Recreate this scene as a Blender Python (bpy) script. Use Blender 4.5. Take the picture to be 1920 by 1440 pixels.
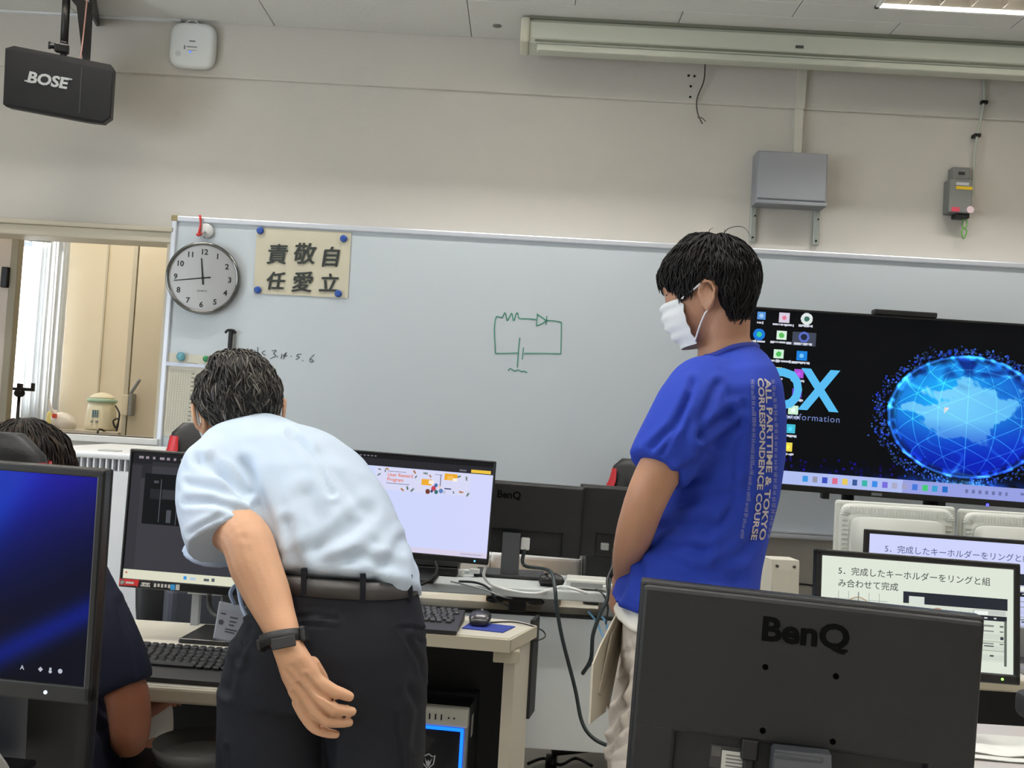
import bpy, bmesh, math, random
import numpy as np
from mathutils import Vector, Matrix, Euler
from mathutils.bvhtree import BVHTree
random.seed(7); RNG = np.random.default_rng(7)
SC = bpy.context.scene
for o in list(bpy.data.objects): bpy.data.objects.remove(o)
COL = SC.collection
R = math.radians
V = Vector

# ---------------------------------------------------------------- camera
FPX = 1850.0
CAMP = V((0, 0, 1.30))
_y, _p, _r = R(0.66), R(2.21), R(3.33)
AF = V((-math.sin(_y)*math.cos(_p), math.cos(_y)*math.cos(_p), math.sin(_p)))
_ar = V((math.cos(_y), math.sin(_y), 0)); _au = _ar.cross(AF)
AR = math.cos(_r)*_ar + math.sin(_r)*_au
AU = -math.sin(_r)*_ar + math.cos(_r)*_au
cam = bpy.data.cameras.new('camera'); camo = bpy.data.objects.new('camera', cam); COL.objects.link(camo)
cam.sensor_width = 36.0; cam.lens = FPX/1920*36; cam.clip_start = 0.05; cam.clip_end = 60
camo.matrix_world = Matrix(((AR.x, AU.x, -AF.x, CAMP.x), (AR.y, AU.y, -AF.y, CAMP.y), (AR.z, AU.z, -AF.z, CAMP.z), (0, 0, 0, 1)))
SC.camera = camo

def ray(px, py): return AF + AR*((px-960)/FPX) - AU*((py-720)/FPX)
def PY(px, py, Y):
    d = ray(px, py); return CAMP + d*(Y/d.y)
def PZ(px, py, z):
    d = ray(px, py); return CAMP + d*((z-CAMP.z)/d.z)
def proj(p):
    q = V(p)-CAMP; w = q.dot(AF); return (960+FPX*q.dot(AR)/w, 720-FPX*q.dot(AU)/w)

# ---------------------------------------------------------------- world, exposure
w = bpy.data.worlds.new('world'); SC.world = w; w.use_nodes = True
bg = w.node_tree.nodes['Background']; bg.inputs[0].default_value = (0.80, 0.90, 1.0, 1); bg.inputs[1].default_value = 1.0
SC.view_settings.view_transform = 'Standard'; SC.view_settings.look = 'None'
SC.view_settings.gamma = 1.0; SC.view_settings.use_curve_mapping = False
SC.view_settings.exposure = 0.0
CEIL = 3.06; WALL = 4.5
LUM_P = 33.0     # watts of one ceiling luminaire
DAY_P = 93.0     # watts of one classroom window's daylight
PREP_P = 230.0    # daylight of the preparation room window

# ---------------------------------------------------------------- materials
def lin(c):
    c = np.array(c, float)/255.0
    return np.where(c <= 0.04045, c/12.92, ((c+0.055)/1.055)**2.4)
_M = {}
def mat(name, rgb, rough=0.5, metal=0.0, var=0.06, vscale=6.0, bump=0.0, bscale=120.0, spec=0.5, sss=0.0, coat=0.0, trans=0.0, stretch=None):
    if name in _M: return _M[name]
    m = bpy.data.materials.new(name); m.use_nodes = True; nt = m.node_tree; b = nt.nodes['Principled BSDF']
    c = lin(rgb)
    b.inputs['Roughness'].default_value = rough; b.inputs['Metallic'].default_value = metal
    b.inputs['Specular IOR Level'].default_value = spec
    b.inputs['Coat Weight'].default_value = coat; b.inputs['Transmission Weight'].default_value = trans
    if sss: b.inputs['Subsurface Weight'].default_value = sss; b.inputs['Subsurface Radius'].default_value = (.012, .004, .002)
    tc = nt.nodes.new('ShaderNodeTexCoord')
    src = tc.outputs['Object']
    if stretch:
        mp = nt.nodes.new('ShaderNodeMapping'); mp.inputs['Scale'].default_value = stretch
        nt.links.new(src, mp.inputs[0]); src = mp.outputs[0]
    n = nt.nodes.new('ShaderNodeTexNoise'); n.inputs['Scale'].default_value = vscale; n.inputs['Detail'].default_value = 4
    nt.links.new(src, n.inputs['Vector'])
    mx = nt.nodes.new('ShaderNodeMix'); mx.data_type = 'RGBA'
    mx.inputs[6].default_value = (*np.clip(c*(1-var), 0, 1), 1); mx.inputs[7].default_value = (*np.clip(c*(1+var), 0, 1), 1)
    nt.links.new(n.outputs['Fac'], mx.inputs[0]); nt.links.new(mx.outputs[2], b.inputs['Base Color'])
    if bump:
        n2 = nt.nodes.new('ShaderNodeTexNoise'); n2.inputs['Scale'].default_value = bscale; n2.inputs['Detail'].default_value = 3
        nt.links.new(src, n2.inputs['Vector'])
        bp = nt.nodes.new('ShaderNodeBump'); bp.inputs['Strength'].default_value = bump; bp.inputs['Distance'].default_value = 0.004
        nt.links.new(n2.outputs['Fac'], bp.inputs['Height']); nt.links.new(bp.outputs[0], b.inputs['Normal'])
    _M[name] = m; return m
def emi(name, rgb, s=1.0):
    if name in _M: return _M[name]
    m = bpy.data.materials.new(name); m.use_nodes = True; nt = m.node_tree; nt.nodes.clear()
    e = nt.nodes.new('ShaderNodeEmission'); e.inputs[0].default_value = (*lin(rgb), 1); e.inputs[1].default_value = s
    o = nt.nodes.new('ShaderNodeOutputMaterial'); nt.links.new(e.outputs[0], o.inputs[0]); _M[name] = m; return m
def emi_attr(name, s=1.0):
    """a lit display: emits the picture held in the colour attribute, under a glossy front"""
    if name in _M: return _M[name]
    m = bpy.data.materials.new(name); m.use_nodes = True; nt = m.node_tree; b = nt.nodes['Principled BSDF']
    a = nt.nodes.new('ShaderNodeAttribute'); a.attribute_name = 'col'
    b.inputs['Base Color'].default_value = (.004, .004, .004, 1); b.inputs['Roughness'].default_value = .4; b.inputs['Specular IOR Level'].default_value = .06
    nt.links.new(a.outputs['Color'], b.inputs['Emission Color']); b.inputs['Emission Strength'].default_value = s
    _M[name] = m; return m

# ---------------------------------------------------------------- mesh building
class B:
    def __init__(s): s.v = []; s.f = []; s.sm = []
    def addm(s, vs, fs, smooth=False):
        k = len(s.v); s.v += [tuple(p) for p in vs]; s.f += [tuple(i+k for i in f) for f in fs]; s.sm += [smooth]*len(fs); return s
    def box(s, x0, x1, y0, y1, z0, z1, bev=0.0, seg=2, mtx=None):
        if bev <= 0:
            vs = [V((x, y, z)) for x in (x0, x1) for y in (y0, y1) for z in (z0, z1)]
            fs = [(0, 1, 3, 2), (4, 6, 7, 5), (0, 4, 5, 1), (2, 3, 7, 6), (0, 2, 6, 4), (1, 5, 7, 3)]
        else:
            bm = bmesh.new(); bmesh.ops.create_cube(bm, size=1)
            for q in bm.verts: q.co = V(((x0+x1)/2+q.co.x*(x1-x0), (y0+y1)/2+q.co.y*(y1-y0), (z0+z1)/2+q.co.z*(z1-z0)))
            bmesh.ops.bevel(bm, geom=bm.edges[:], offset=bev, segments=seg, affect='EDGES', profile=.5)
            bm.verts.ensure_lookup_table(); vs = [q.co.copy() for q in bm.verts]; fs = [[q.index for q in f.verts] for f in bm.faces]; bm.free()
        if mtx: vs = [mtx @ q for q in vs]
        return s.addm(vs, fs)
    def prism(s, poly, axis, a, b, mtx=None):
        """poly of 2D points in the plane across `axis`, from a to b"""
        def mk(p, t): return V((t, p[0], p[1])) if axis == 'x' else V((p[0], t, p[1])) if axis == 'y' else V((p[0], p[1], t))
        n = len(poly); vs = [mk(p, a) for p in poly]+[mk(p, b) for p in poly]
        fs = [tuple(range(n))[::-1], tuple(range(n, 2*n))]+[(i, (i+1) % n, n+(i+1) % n, n+i) for i in range(n)]
        if mtx: vs = [mtx @ q for q in vs]
        return s.addm(vs, fs)
    def cyl(s, p0, p1, r0, r1=None, n=16, smooth=True):
        r1 = r0 if r1 is None else r1; p0, p1 = V(p0), V(p1); d = (p1-p0).normalized()
        a = d.orthogonal().normalized(); b = d.cross(a); vs = []
        for p, r in ((p0, r0), (p1, r1)):
            for i in range(n):
                t = 2*math.pi*i/n; vs.append(p+a*(r*math.cos(t))+b*(r*math.sin(t)))
        s.addm(vs, [(i, (i+1) % n, n+(i+1) % n, n+i) for i in range(n)], smooth)
        k = len(s.v)-2*n; s.f += [tuple(range(k, k+n))[::-1], tuple(range(k+n, k+2*n))]; s.sm += [False, False]; return s
    def tube(s, pts, r, n=8, smooth_path=True, sub=6, ends=None):
        pts = [V(p) for p in pts]
        if smooth_path and len(pts) > 2: pts = catmull(pts, sub)
        m = len(pts); rad = [r]*m if not hasattr(r, '__len__') else list(np.interp(np.linspace(0, 1, m), np.linspace(0, 1, len(r)), r))
        t = (pts[1]-pts[0]).normalized(); a = t.orthogonal().normalized(); vs = []
        for i, p in enumerate(pts):
            t2 = (pts[min(i+1, m-1)]-pts[max(i-1, 0)]).normalized()
            if t2.length == 0: t2 = t
            a = (a-t2*a.dot(t2)).normalized(); b = t2.cross(a)
            for k in range(n):
                q = 2*math.pi*k/n; vs.append(p+a*(rad[i]*math.cos(q))+b*(rad[i]*math.sin(q)))
        fs = [(i*n+k, i*n+(k+1) % n, (i+1)*n+(k+1) % n, (i+1)*n+k) for i in range(m-1) for k in range(n)]
        fs += [tuple(range(n))[::-1], tuple(range((m-1)*n, m*n))]
        return s.addm(vs, fs, True)
    def ribbon(s, pts, w, d=0.0006, nrm=(0, -1, 0), sub=6):
        """a flat drawn stroke"""
        pts = catmull([V(p) for p in pts], sub) if len(pts) > 2 else [V(p) for p in pts]
        nrm = V(nrm); vs = []; m = len(pts)
        for i, p in enumerate(pts):
            t = (pts[min(i+1, m-1)]-pts[max(i-1, 0)]).normalized(); q = t.cross(nrm).normalized()*(w/2)
            vs += [p+q+nrm*d, p-q+nrm*d]
        return s.addm(vs, [(2*i, 2*i+1, 2*i+3, 2*i+2) for i in range(m-1)])
    def loft(s, rings, n=24, cap=True):
        """rings of (centre, u, v, exponent): superellipse c+u cos+v sin"""
        vs = []
        for c, u, v, e in rings:
            c, u, v = V(c), V(u), V(v)
            for k in range(n):
                t = 2*math.pi*k/n; cc, ss = math.cos(t), math.sin(t)
                vs.append(c+u*(math.copysign(abs(cc)**(2/e), cc))+v*(math.copysign(abs(ss)**(2/e), ss)))
        m = len(rings); fs = [(i*n+k, i*n+(k+1) % n, (i+1)*n+(k+1) % n, (i+1)*n+k) for i in range(m-1) for k in range(n)]
        if cap: fs += [tuple(range(n))[::-1], tuple(range((m-1)*n, m*n))]
        return s.addm(vs, fs, True)
    def ell(s, c, r, mtx=None, nu=20, nv=12):
        vs = [V((0, 0, 1))]; fs = []
        for j in range(1, nv):
            p = math.pi*j/nv
            for i in range(nu):
                t = 2*math.pi*i/nu; vs.append(V((math.sin(p)*math.cos(t), math.sin(p)*math.sin(t), math.cos(p))))
        vs.append(V((0, 0, -1))); L = len(vs)-1
        for i in range(nu): fs += [(0, 1+i, 1+(i+1) % nu), (L, L-nu+(i+1) % nu, L-nu+i)]
        for j in range(nv-2):
            for i in range(nu): a = 1+j*nu+i; b = 1+j*nu+(i+1) % nu; fs.append((a, a+nu, b+nu, b))
        vs = [V((c[0]+q.x*r[0], c[1]+q.y*r[1], c[2]+q.z*r[2])) for q in vs]
        if mtx: vs = [mtx @ q for q in vs]
        return s.addm(vs, fs, True)
    def lathe(s, prof, c=(0, 0, 0), n=32, axis='z', mtx=None, cap=True):
        vs = []
        for r, h in prof:
            for k in range(n):
                t = 2*math.pi*k/n; x, y = r*math.cos(t), r*math.sin(t)
                vs.append(V((c[0]+x, c[1]+y, c[2]+h)) if axis == 'z' else V((c[0]+x, c[1]+h, c[2]+y)))
        m = len(prof); fs = [(i*n+k, i*n+(k+1) % n, (i+1)*n+(k+1) % n, (i+1)*n+k) for i in range(m-1) for k in range(n)]
        if cap: fs += [tuple(range(n))[::-1], tuple(range((m-1)*n, m*n))]
        if mtx: vs = [mtx @ q for q in vs]
        return s.addm(vs, fs, True)
    def quad(s, a, b, c, d): return s.addm([a, b, c, d], [(0, 1, 2, 3)])
    def text(s, body, size, mtx, align='CENTER', bold=0.0, ext=0.0, xscale=1.0, sp=1.0):
        """flat lettering lying in the local xy plane of mtx"""
        vs, fs = text_geo(body, align, bold, ext, sp)
        return s.addm([mtx @ V((p[0]*size*xscale, p[1]*size, p[2]*size)) for p in vs], fs)
    def mesh(s, name='m'):
        me = bpy.data.meshes.new(name); me.from_pydata([tuple(p) for p in s.v], [], s.f)
        me.polygons.foreach_set('use_smooth', s.sm); me.update()
        bm = bmesh.new(); bm.from_mesh(me); bmesh.ops.recalc_face_normals(bm, faces=bm.faces); bm.to_mesh(me); bm.free()
        return me
def catmull(p, sub):
    out = []; n = len(p)
    for i in range(n-1):
        a, b, c, d = p[max(i-1, 0)], p[i], p[i+1], p[min(i+2, n-1)]
        for k in range(sub):
            t = k/sub; out.append(0.5*((2*b)+(c-a)*t+(2*a-5*b+4*c-d)*t*t+(3*b-a-3*c+d)*t**3))
    out.append(p[-1]); return out
_T = {}
def text_geo(body, align, bold, ext, sp):
    k = (body, align, bold, ext, sp)
    if k not in _T:
        c = bpy.data.curves.new('t', 'FONT'); c.body = body; c.align_x = align; c.offset = bold; c.extrude = ext; c.resolution_u = 3; c.space_character = sp; c.size = 1
        o = bpy.data.objects.new('t', c); COL.objects.link(o); dg = bpy.context.evaluated_depsgraph_get()
        m = bpy.data.meshes.new_from_object(o.evaluated_get(dg))
        _T[k] = ([tuple(q.co) for q in m.vertices], [tuple(f.vertices) for f in m.polygons])
        bpy.data.objects.remove(o); bpy.data.curves.remove(c); bpy.data.meshes.remove(m)
    return _T[k]
def TM(o, right=(1, 0, 0), up=(0, 0, 1)):
    r, u = V(right).normalized(), V(up).normalized(); n = r.cross(u)
    return Matrix(((r.x, u.x, n.x, o[0]), (r.y, u.y, n.y, o[1]), (r.z, u.z, n.z, o[2]), (0, 0, 0, 1)))

def tagit(o, label, cat, group=None):
    o['label'] = label; o['category'] = cat
    if group: o['group'] = group
def MX(loc, rz=0, rx=0, ry=0): return Matrix.Translation(V(loc)) @ Euler((rx, ry, rz), 'XYZ').to_matrix().to_4x4()
class Thing:
    """an Empty at the base with its parts; parts are given in local coordinates, or in world ones with world=True"""
    def __init__(s, name, label, cat, loc=(0, 0, 0), rz=0, rx=0, ry=0, group=None, structure=False):
        s.o = bpy.data.objects.new(name, None); COL.objects.link(s.o); s.o.empty_display_size = .1
        s.M = MX(loc, rz, rx, ry); s.o.matrix_world = s.M; s.Mi = s.M.inverted()
        if structure: s.o['kind'] = 'structure'; s.o['label'] = label
        else: tagit(s.o, label, cat, group)
    def add(s, name, b, m, parent=None, world=False, label=None, stuff=False):
        me = b.mesh(name) if isinstance(b, B) else b
        if world: me.transform(s.Mi)
        me.materials.clear(); me.materials.append(m)
        o = bpy.data.objects.new(name, me); COL.objects.link(o); o.parent = parent or s.o
        if label: o['label'] = label
        if stuff: o['kind'] = 'stuff'
        return o
def single(name, b, m, label, cat, loc=None, group=None):
    """a thing that is one mesh, given in world coordinates"""
    me = b.mesh(name) if isinstance(b, B) else b
    loc = V(loc) if loc else V(me.vertices[0].co)
    me.transform(Matrix.Translation(-loc)); me.materials.append(m)
    o = bpy.data.objects.new(name, me); COL.objects.link(o); o.location = loc; tagit(o, label, cat, group); return o
def struct(name, b, m, label, parent=None):
    me = b.mesh(name) if isinstance(b, B) else b
    me.materials.append(m); o = bpy.data.objects.new(name, me); COL.objects.link(o)
    if parent: o.parent = parent
    else: o['kind'] = 'structure'; o['label'] = label
    return o
def copy_tree(o, mtx, label, group=None):
    def rec(a, par):
        c = a.copy(); COL.objects.link(c); c.parent = par
        for ch in list(a.children): rec(ch, c)
        return c
    c = rec(o, None); c.matrix_world = mtx; c['label'] = label
    if group: c['group'] = group
    return c

def picture(nx, ny, W, H, fn, mtx=None):
    """a display picture: a grid W x H in the local xz plane, colours fn(u, v) with v down, as a colour attribute"""
    u = (np.arange(nx)+.5)/nx; v = (np.arange(ny)+.5)/ny
    U, Vv = np.meshgrid(u, v); C = fn(U, Vv)
    X, Z = np.meshgrid(np.linspace(-W/2, W/2, nx+1), np.linspace(H/2, -H/2, ny+1))
    vs = np.stack([X.ravel(), np.zeros(X.size), Z.ravel()], 1)
    i = np.arange(ny)[:, None]*(nx+1)+np.arange(nx)[None]; i = i.ravel()
    fs = np.stack([i, i+nx+1, i+nx+2, i+1], 1)
    me = bpy.data.meshes.new('picture'); me.vertices.add(len(vs)); me.vertices.foreach_set('co', vs.ravel())
    me.loops.add(4*len(fs)); me.loops.foreach_set('vertex_index', fs.ravel().astype(np.int32))
    me.polygons.add(len(fs)); me.polygons.foreach_set('loop_start', np.arange(0, 4*len(fs), 4, dtype=np.int32))
    me.update(calc_edges=True)
    a = me.color_attributes.new('col', 'FLOAT_COLOR', 'CORNER')
    L = np.ones((len(fs), 4, 4)); L[:, :, :3] = lin(np.clip(C, 0, 255)).reshape(-1, 1, 3)
    a.data.foreach_set('color', L.ravel().astype(np.float32))
    if mtx: me.transform(mtx)
    return me
# ================================================================ lights of the place
def area(name, loc, sx, sy, power, color, rot, spread=None):
    l = bpy.data.lights.new(name, 'AREA'); l.shape = 'RECTANGLE'; l.size = sx; l.size_y = sy; l.energy = power; l.color = color
    if spread: l.spread = spread
    o = bpy.data.objects.new(name, l); COL.objects.link(o); o.location = loc; o.rotation_euler = rot; return o
LX = PZ(1640, 13, CEIL)              # back left corner of the luminaire seen at the top right
LUMS = [(LX.x+.63+dx, LX.y-.15+dy) for dy in (0, -1.8, -3.6, -5.4) for dx in (0, -1.95, -3.9)]
for i, (x, y) in enumerate(LUMS):
    area('luminaire_light', (x, y, CEIL+.15), 1.15, .06, LUM_P, (1.0, .985, .955), (0, 0, 0))
XL, XR, YF = -3.9, 4.2, -3.6
WINS = [(-2.6, -.6), (.2, 2.2)]       # daylight windows of the left wall, behind and beside the camera
for a, b_ in WINS:
    area('window_daylight', (XL-.25, (a+b_)/2, 1.65), b_-a, 1.5, DAY_P, (.86, .93, 1.0), (0, R(-90), 0))

# ================================================================ room shell
m_wall = mat('wall_paint', (200, 196, 188), .75, var=.025, vscale=1.5, bump=.25, bscale=260)
m_ceil = mat('ceiling_board', (212, 213, 208), .85, var=.03, vscale=8, bump=.3, bscale=90)
m_floor = mat('floor_vinyl', (200, 195, 186), .45, var=.08, vscale=14)
m_trim = mat('door_trim', (196, 188, 168), .5, var=.03)
m_cream = mat('prep_wall_paint', (220, 208, 184), .75, var=.03, vscale=2, bump=.2, bscale=200)
m_white = mat('white_plastic', (226, 226, 222), .4, var=.02)
m_black = mat('black_plastic', (22, 22, 23), .45, var=.1, bump=.08, bscale=500)
m_blackm = mat('black_metal', (20, 20, 20), .4, metal=.3)
m_grey = mat('grey_metal', (150, 152, 152), .45, metal=.2, var=.04)
m_alu = mat('anodised_frame', (214, 218, 226), .35, metal=.35, var=.03)
m_steel = mat('steel', (190, 192, 195), .3, metal=.9, var=.03)

struct('floor', B().box(XL-.2, XR+.2, YF-.2, 6.6, -.1, 0), m_floor, 'grey beige vinyl floor of the computer room')
cslab = struct('ceiling', B().box(XL-.2, XR+.2, YF-.2, 6.6, CEIL+.24, CEIL+.34), m_ceil, 'white boarded classroom ceiling')

OX0, OX1 = -3.05, PY(311, 600, WALL).x          # opening to the preparation room
OZ1 = PY(160, 440, WALL).z; OZ0 = PY(200, 817, WALL).z
GZ = PY(973, 178, WALL).z                        # groove under the upper band
bw = B()
bw.box(OX1, XR+.2, WALL, WALL+.12, 0, GZ); bw.box(XL-.2, OX0, WALL, WALL+.12, 0, GZ)
bw.box(OX0, OX1, WALL, WALL+.12, OZ1, GZ); bw.box(OX0, OX1, WALL, WALL+.12, 0, OZ0)
bw.box(XL-.2, XR+.2, WALL-.018, WALL+.12, GZ, CEIL+.24, bev=.006)
wall_b = struct('wall_back', bw, m_wall, 'beige painted wall behind the whiteboard')
struct('wall_right', B().box(XR, XR+.12, YF, WALL, 0, CEIL+.24), m_wall, 'beige wall on the right')
struct('wall_front', B().box(XL, XR, YF-.12, YF, 0, CEIL+.24), m_wall, 'beige wall behind the viewer')
wl = B(); ys = [YF-.12]+[q for p in WINS for q in p]+[WALL]
for i in range(0, len(ys), 2): wl.box(XL-.12, XL, ys[i], ys[i+1], 0, CEIL+.24)
for a, b_ in WINS: wl.box(XL-.12, XL, a, b_, 0, .9).box(XL-.12, XL, a, b_, 2.4, CEIL+.24)
struct('wall_left', wl, m_wall, 'beige wall with daylight windows on the left')
for i, (a, b_) in enumerate(WINS):
    fr = B()
    for y in (a, (a+b_)/2-.03, b_-.06): fr.box(XL-.09, XL-.03, y, y+.06, .9, 2.4)
    fr.box(XL-.09, XL-.03, a, b_, .9, .96).box(XL-.09, XL-.03, a, b_, 2.34, 2.4)
    struct('window_%d' % (i+1), fr, m_alu, 'aluminium window frame in the left wall')

# trim of the opening: stepped header, right jamb
hd = B(); hd.box(OX0-.1, OX1+.015, WALL-.028, WALL+.13, OZ1-.02, OZ1+.028, bev=.004).box(OX0-.1, OX1+.015, WALL-.045, WALL, OZ1+.028, OZ1+.05, bev=.004)
struct('trim_1', hd, m_trim, 'stepped beige head trim of the opening to the back room')
struct('trim_2', B().box(OX1-.012, OX1+.018, WALL-.02, WALL+.13, OZ0-.02, OZ1-.02, bev=.003), m_trim, 'beige jamb trim beside the whiteboard')
struct('trim_3', B().box(OX0-.1, OX1+.02, WALL-.05, WALL+.16, OZ0-.03, OZ0, bev=.004), m_white, 'white sill board of the opening')

# ceiling boards in running bond, 0.91 x 0.455, cut round the luminaires
tb = PZ(1720, 45, CEIL).y; tx = PZ(513, 45, CEIL).x
holes = [(x-.63, x+.63, y-.15, y+.15) for x, y in LUMS]
def cut(r, hs):
    out = [r]
    for hx0, hx1, hy0, hy1 in hs:
        nxt = []
        for x0, x1, y0, y1 in out:
            if hx1 <= x0 or hx0 >= x1 or hy1 <= y0 or hy0 >= y1: nxt.append((x0, x1, y0, y1)); continue
            if y0 < hy0: nxt.append((x0, x1, y0, hy0))
            if y1 > hy1: nxt.append((x0, x1, hy1, y1))
            c0, c1 = max(y0, hy0), min(y1, hy1)
            if x0 < hx0: nxt.append((x0, hx0, c0, c1))
            if x1 > hx1: nxt.append((hx1, x1, c0, c1))
        out = nxt
    return [r for r in out if r[1]-r[0] > .004 and r[3]-r[2] > .004]
G = .0016; base_tile = None; row = 0; y1 = WALL-.018; y0 = tb
while y1 > YF:
    y0 = max(y0, YF); x = tx-6*.91+(.455 if row % 2 else 0)
    while x < XR:
        r = (max(x+G, XL), min(x+.91-G, XR), y0+G, y1-G)
        if r[1]-r[0] > .05:
            rs = cut(r, holes); bt = B()
            if len(rs) == 1 and rs[0] == r and abs(r[1]-r[0]-.91+2*G) < 1e-6 and row > 0 and y0 > YF:
                if base_tile is None:
                    base_tile = B().box(0, .91-2*G, 0, .455-2*G, 0, .015, bev=.0022, seg=1).mesh('ceiling_board'); base_tile.materials.append(m_ceil)
                t = bpy.data.objects.new('ceiling_board', base_tile); COL.objects.link(t); t.parent = cslab; t.location = (r[0], r[2], CEIL)
            elif rs:
                for q in rs: bt.box(q[0], q[1], q[2], q[3], CEIL, CEIL+.015, bev=.0022, seg=1)
                struct('ceiling_board', bt, m_ceil, '', cslab)
        x += .91
    y1 = y0; y0 = y1-.455; row += 1

# luminaires: white lip, mirrored trough, two tubes, blades
m_lamp = emi('fluorescent_tube', (255, 250, 238), 6.0)
m_mirror = mat('mirror_reflector', (205, 200, 192), .16, metal=1.0, var=.02)
m_lip = mat('luminaire_lip', (240, 240, 236), .4, var=.01)
def luminaire(x, y, label):
    t = Thing('ceiling_luminaire', label, 'ceiling light', (x, y, CEIL), group='recessed ceiling luminaires')
    f = B(); a, c = .63, .15
    for q in ((-a, a, -c, -c+.014), (-a, a, c-.014, c), (-a, -a+.014, -c, c), (a-.014, a, -c, c)): f.box(*q, -.008, .012)
    t.add('frame', f, m_lip)
    h = B()
    h.quad((-a+.014, -c+.014, .01), (-a+.014, -.10, .2), (a-.014, -.10, .2), (a-.014, -c+.014, .01))
    h.quad((-a+.014, c-.014, .01), (-a+.014, .10, .2), (a-.014, .10, .2), (a-.014, c-.014, .01))
    h.quad((-a+.014, -.10, .2), (a-.014, -.10, .2), (a-.014, .10, .2), (-a+.014, .10, .2))
    for s in (-1, 1): h.quad((s*(a-.014), -c+.014, .01), (s*(a-.014), -.1, .2), (s*(a-.014), .1, .2), (s*(a-.014), c-.014, .01))
    h.quad((-a+.014, -.012, .06), (-a+.014, 0, .15), (a-.014, 0, .15), (a-.014, -.012, .06))
    t.add('reflector', h, m_mirror)
    for s in (-1, 1): t.add('fluorescent_tube', B().cyl((-.58, s*.05, .16), (.58, s*.05, .16), .0125, n=10), m_lamp)
    bl = B()
    for k in range(9):
        q = -.5+k*.125; bl.box(q-.0015, q+.0015, -.125, .125, .012, .06)
    t.add('louvre', bl, m_mirror)
for i, (x, y) in enumerate(LUMS):
    luminaire(x, y, 'recessed mirrored fluorescent ceiling light at the top right corner' if i == 0 else 'recessed fluorescent ceiling light, %s of the %s row from the whiteboard, above the view' % (['right one', 'middle one', 'left one'][i % 3], ['first', 'second', 'third', 'fourth'][i//3]))

# ================================================================ preparation room behind the opening
PYB = 6.3
pr = B()
pw0, pw1 = PY(-60, 600, PYB).x, PY(101, 600, PYB).x
pr.box(pw1, -.9, PYB, PYB+.12, 0, CEIL); pr.box(-5.2, pw0, PYB, PYB+.12, 0, CEIL)
pr.box(pw0, pw1, PYB, PYB+.12, 0, 1.2).box(pw0, pw1, PYB, PYB+.12, 2.35, CEIL)
struct('wall_far', pr, m_cream, 'cream wall of the back room seen through the opening')
c0, c1 = PY(252, 600, 5.75).x, PY(330, 600, 5.75).x
struct('wall_pillar', B().box(c0, c1+.6, 5.75, PYB, 0, CEIL, bev=.004), m_cream, 'cream corner pillar in the back room')
struct('wall_side', B().box(OX1+.55, OX1+.65, WALL+.12, PYB, 0, CEIL).box(-5.3, -5.2, WALL+.12, PYB, 0, CEIL), m_cream, 'cream side walls of the back room')
struct('trim_4', B().box(c0-.03, c0-.006, 5.745, 5.775, 0, CEIL).box(PY(192, 600, 6.29).x, PY(195, 600, 6.29).x, 6.285, 6.3, 0, CEIL), m_trim, 'pale vertical wall trims in the back room')
pf = B()
for x in (pw0, pw1-.05): pf.box(x, x+.05, PYB+.02, PYB+.08, 1.2, 2.35)
pf.box(pw0, pw1, PYB+.02, PYB+.08, 1.2, 1.25).box(pw0, pw1, PYB+.02, PYB+.08, 2.3, 2.35)
struct('window_3', pf, m_alu, 'window of the back room behind a white curtain')
area('back_room_daylight', ((pw0+pw1)/2, PYB+.35, 1.8), pw1-pw0+.2, 1.3, PREP_P, (1.0, .97, .92), (R(-90), 0, 0))
area('back_room_fill', (-2.6, 5.3, 3.0), 1.0, .3, 18, (1.0, .93, .80), (0, 0, 0))  # added warm fill without a fixture, brightens the cream walls
m_curt = bpy.data.materials.new('curtain_cloth'); m_curt.use_nodes = True
nt = m_curt.node_tree; pb = nt.nodes['Principled BSDF']; pb.inputs['Base Color'].default_value = (.9, .9, .88, 1); pb.inputs['Roughness'].default_value = .9
tr = nt.nodes.new('ShaderNodeBsdfTranslucent'); tr.inputs[0].default_value = (.8, .82, .84, 1); mx = nt.nodes.new('ShaderNodeMixShader'); mx.inputs[0].default_value = .75
nt.links.new(pb.outputs[0], mx.inputs[1]); nt.links.new(tr.outputs[0], mx.inputs[2]); nt.links.new(mx.outputs[0], nt.nodes['Material Output'].inputs[0])
def curtain(px0, px1, py0, py1, Y, label):
    a = PY(px0, py0, Y); b_ = PY(px1, py1, Y); k = B(); n = 60; vs = []; nz = 10
    for j in range(nz+1):
        for i in range(n+1):
            t = i/n; vs.append((a.x+(b_.x-a.x)*t, Y+.018*math.sin(t*9*2*math.pi)+.01*math.sin(t*31+j*.15), a.z+(b_.z-a.z)*j/nz))
    k.addm(vs, [(j*(n+1)+i, j*(n+1)+i+1, (j+1)*(n+1)+i+1, (j+1)*(n+1)+i) for j in range(nz) for i in range(n)], True)
    k.addm([(q[0], q[1]+.003, q[2]) for q in vs], [(j*(n+1)+i, j*(n+1)+i+1, (j+1)*(n+1)+i+1, (j+1)*(n+1)+i) for j in range(nz) for i in range(n)], True)
    return single('curtain', k, m_curt, label, 'curtain', loc=(a.x, Y, b_.z))
curtain(-80, 70, 455, 820, 6.24, 'broad white curtain over the back room window')
curtain(62, 106, 448, 805, 6.21, 'narrow white curtain fold at the right edge of the back room window')
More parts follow.
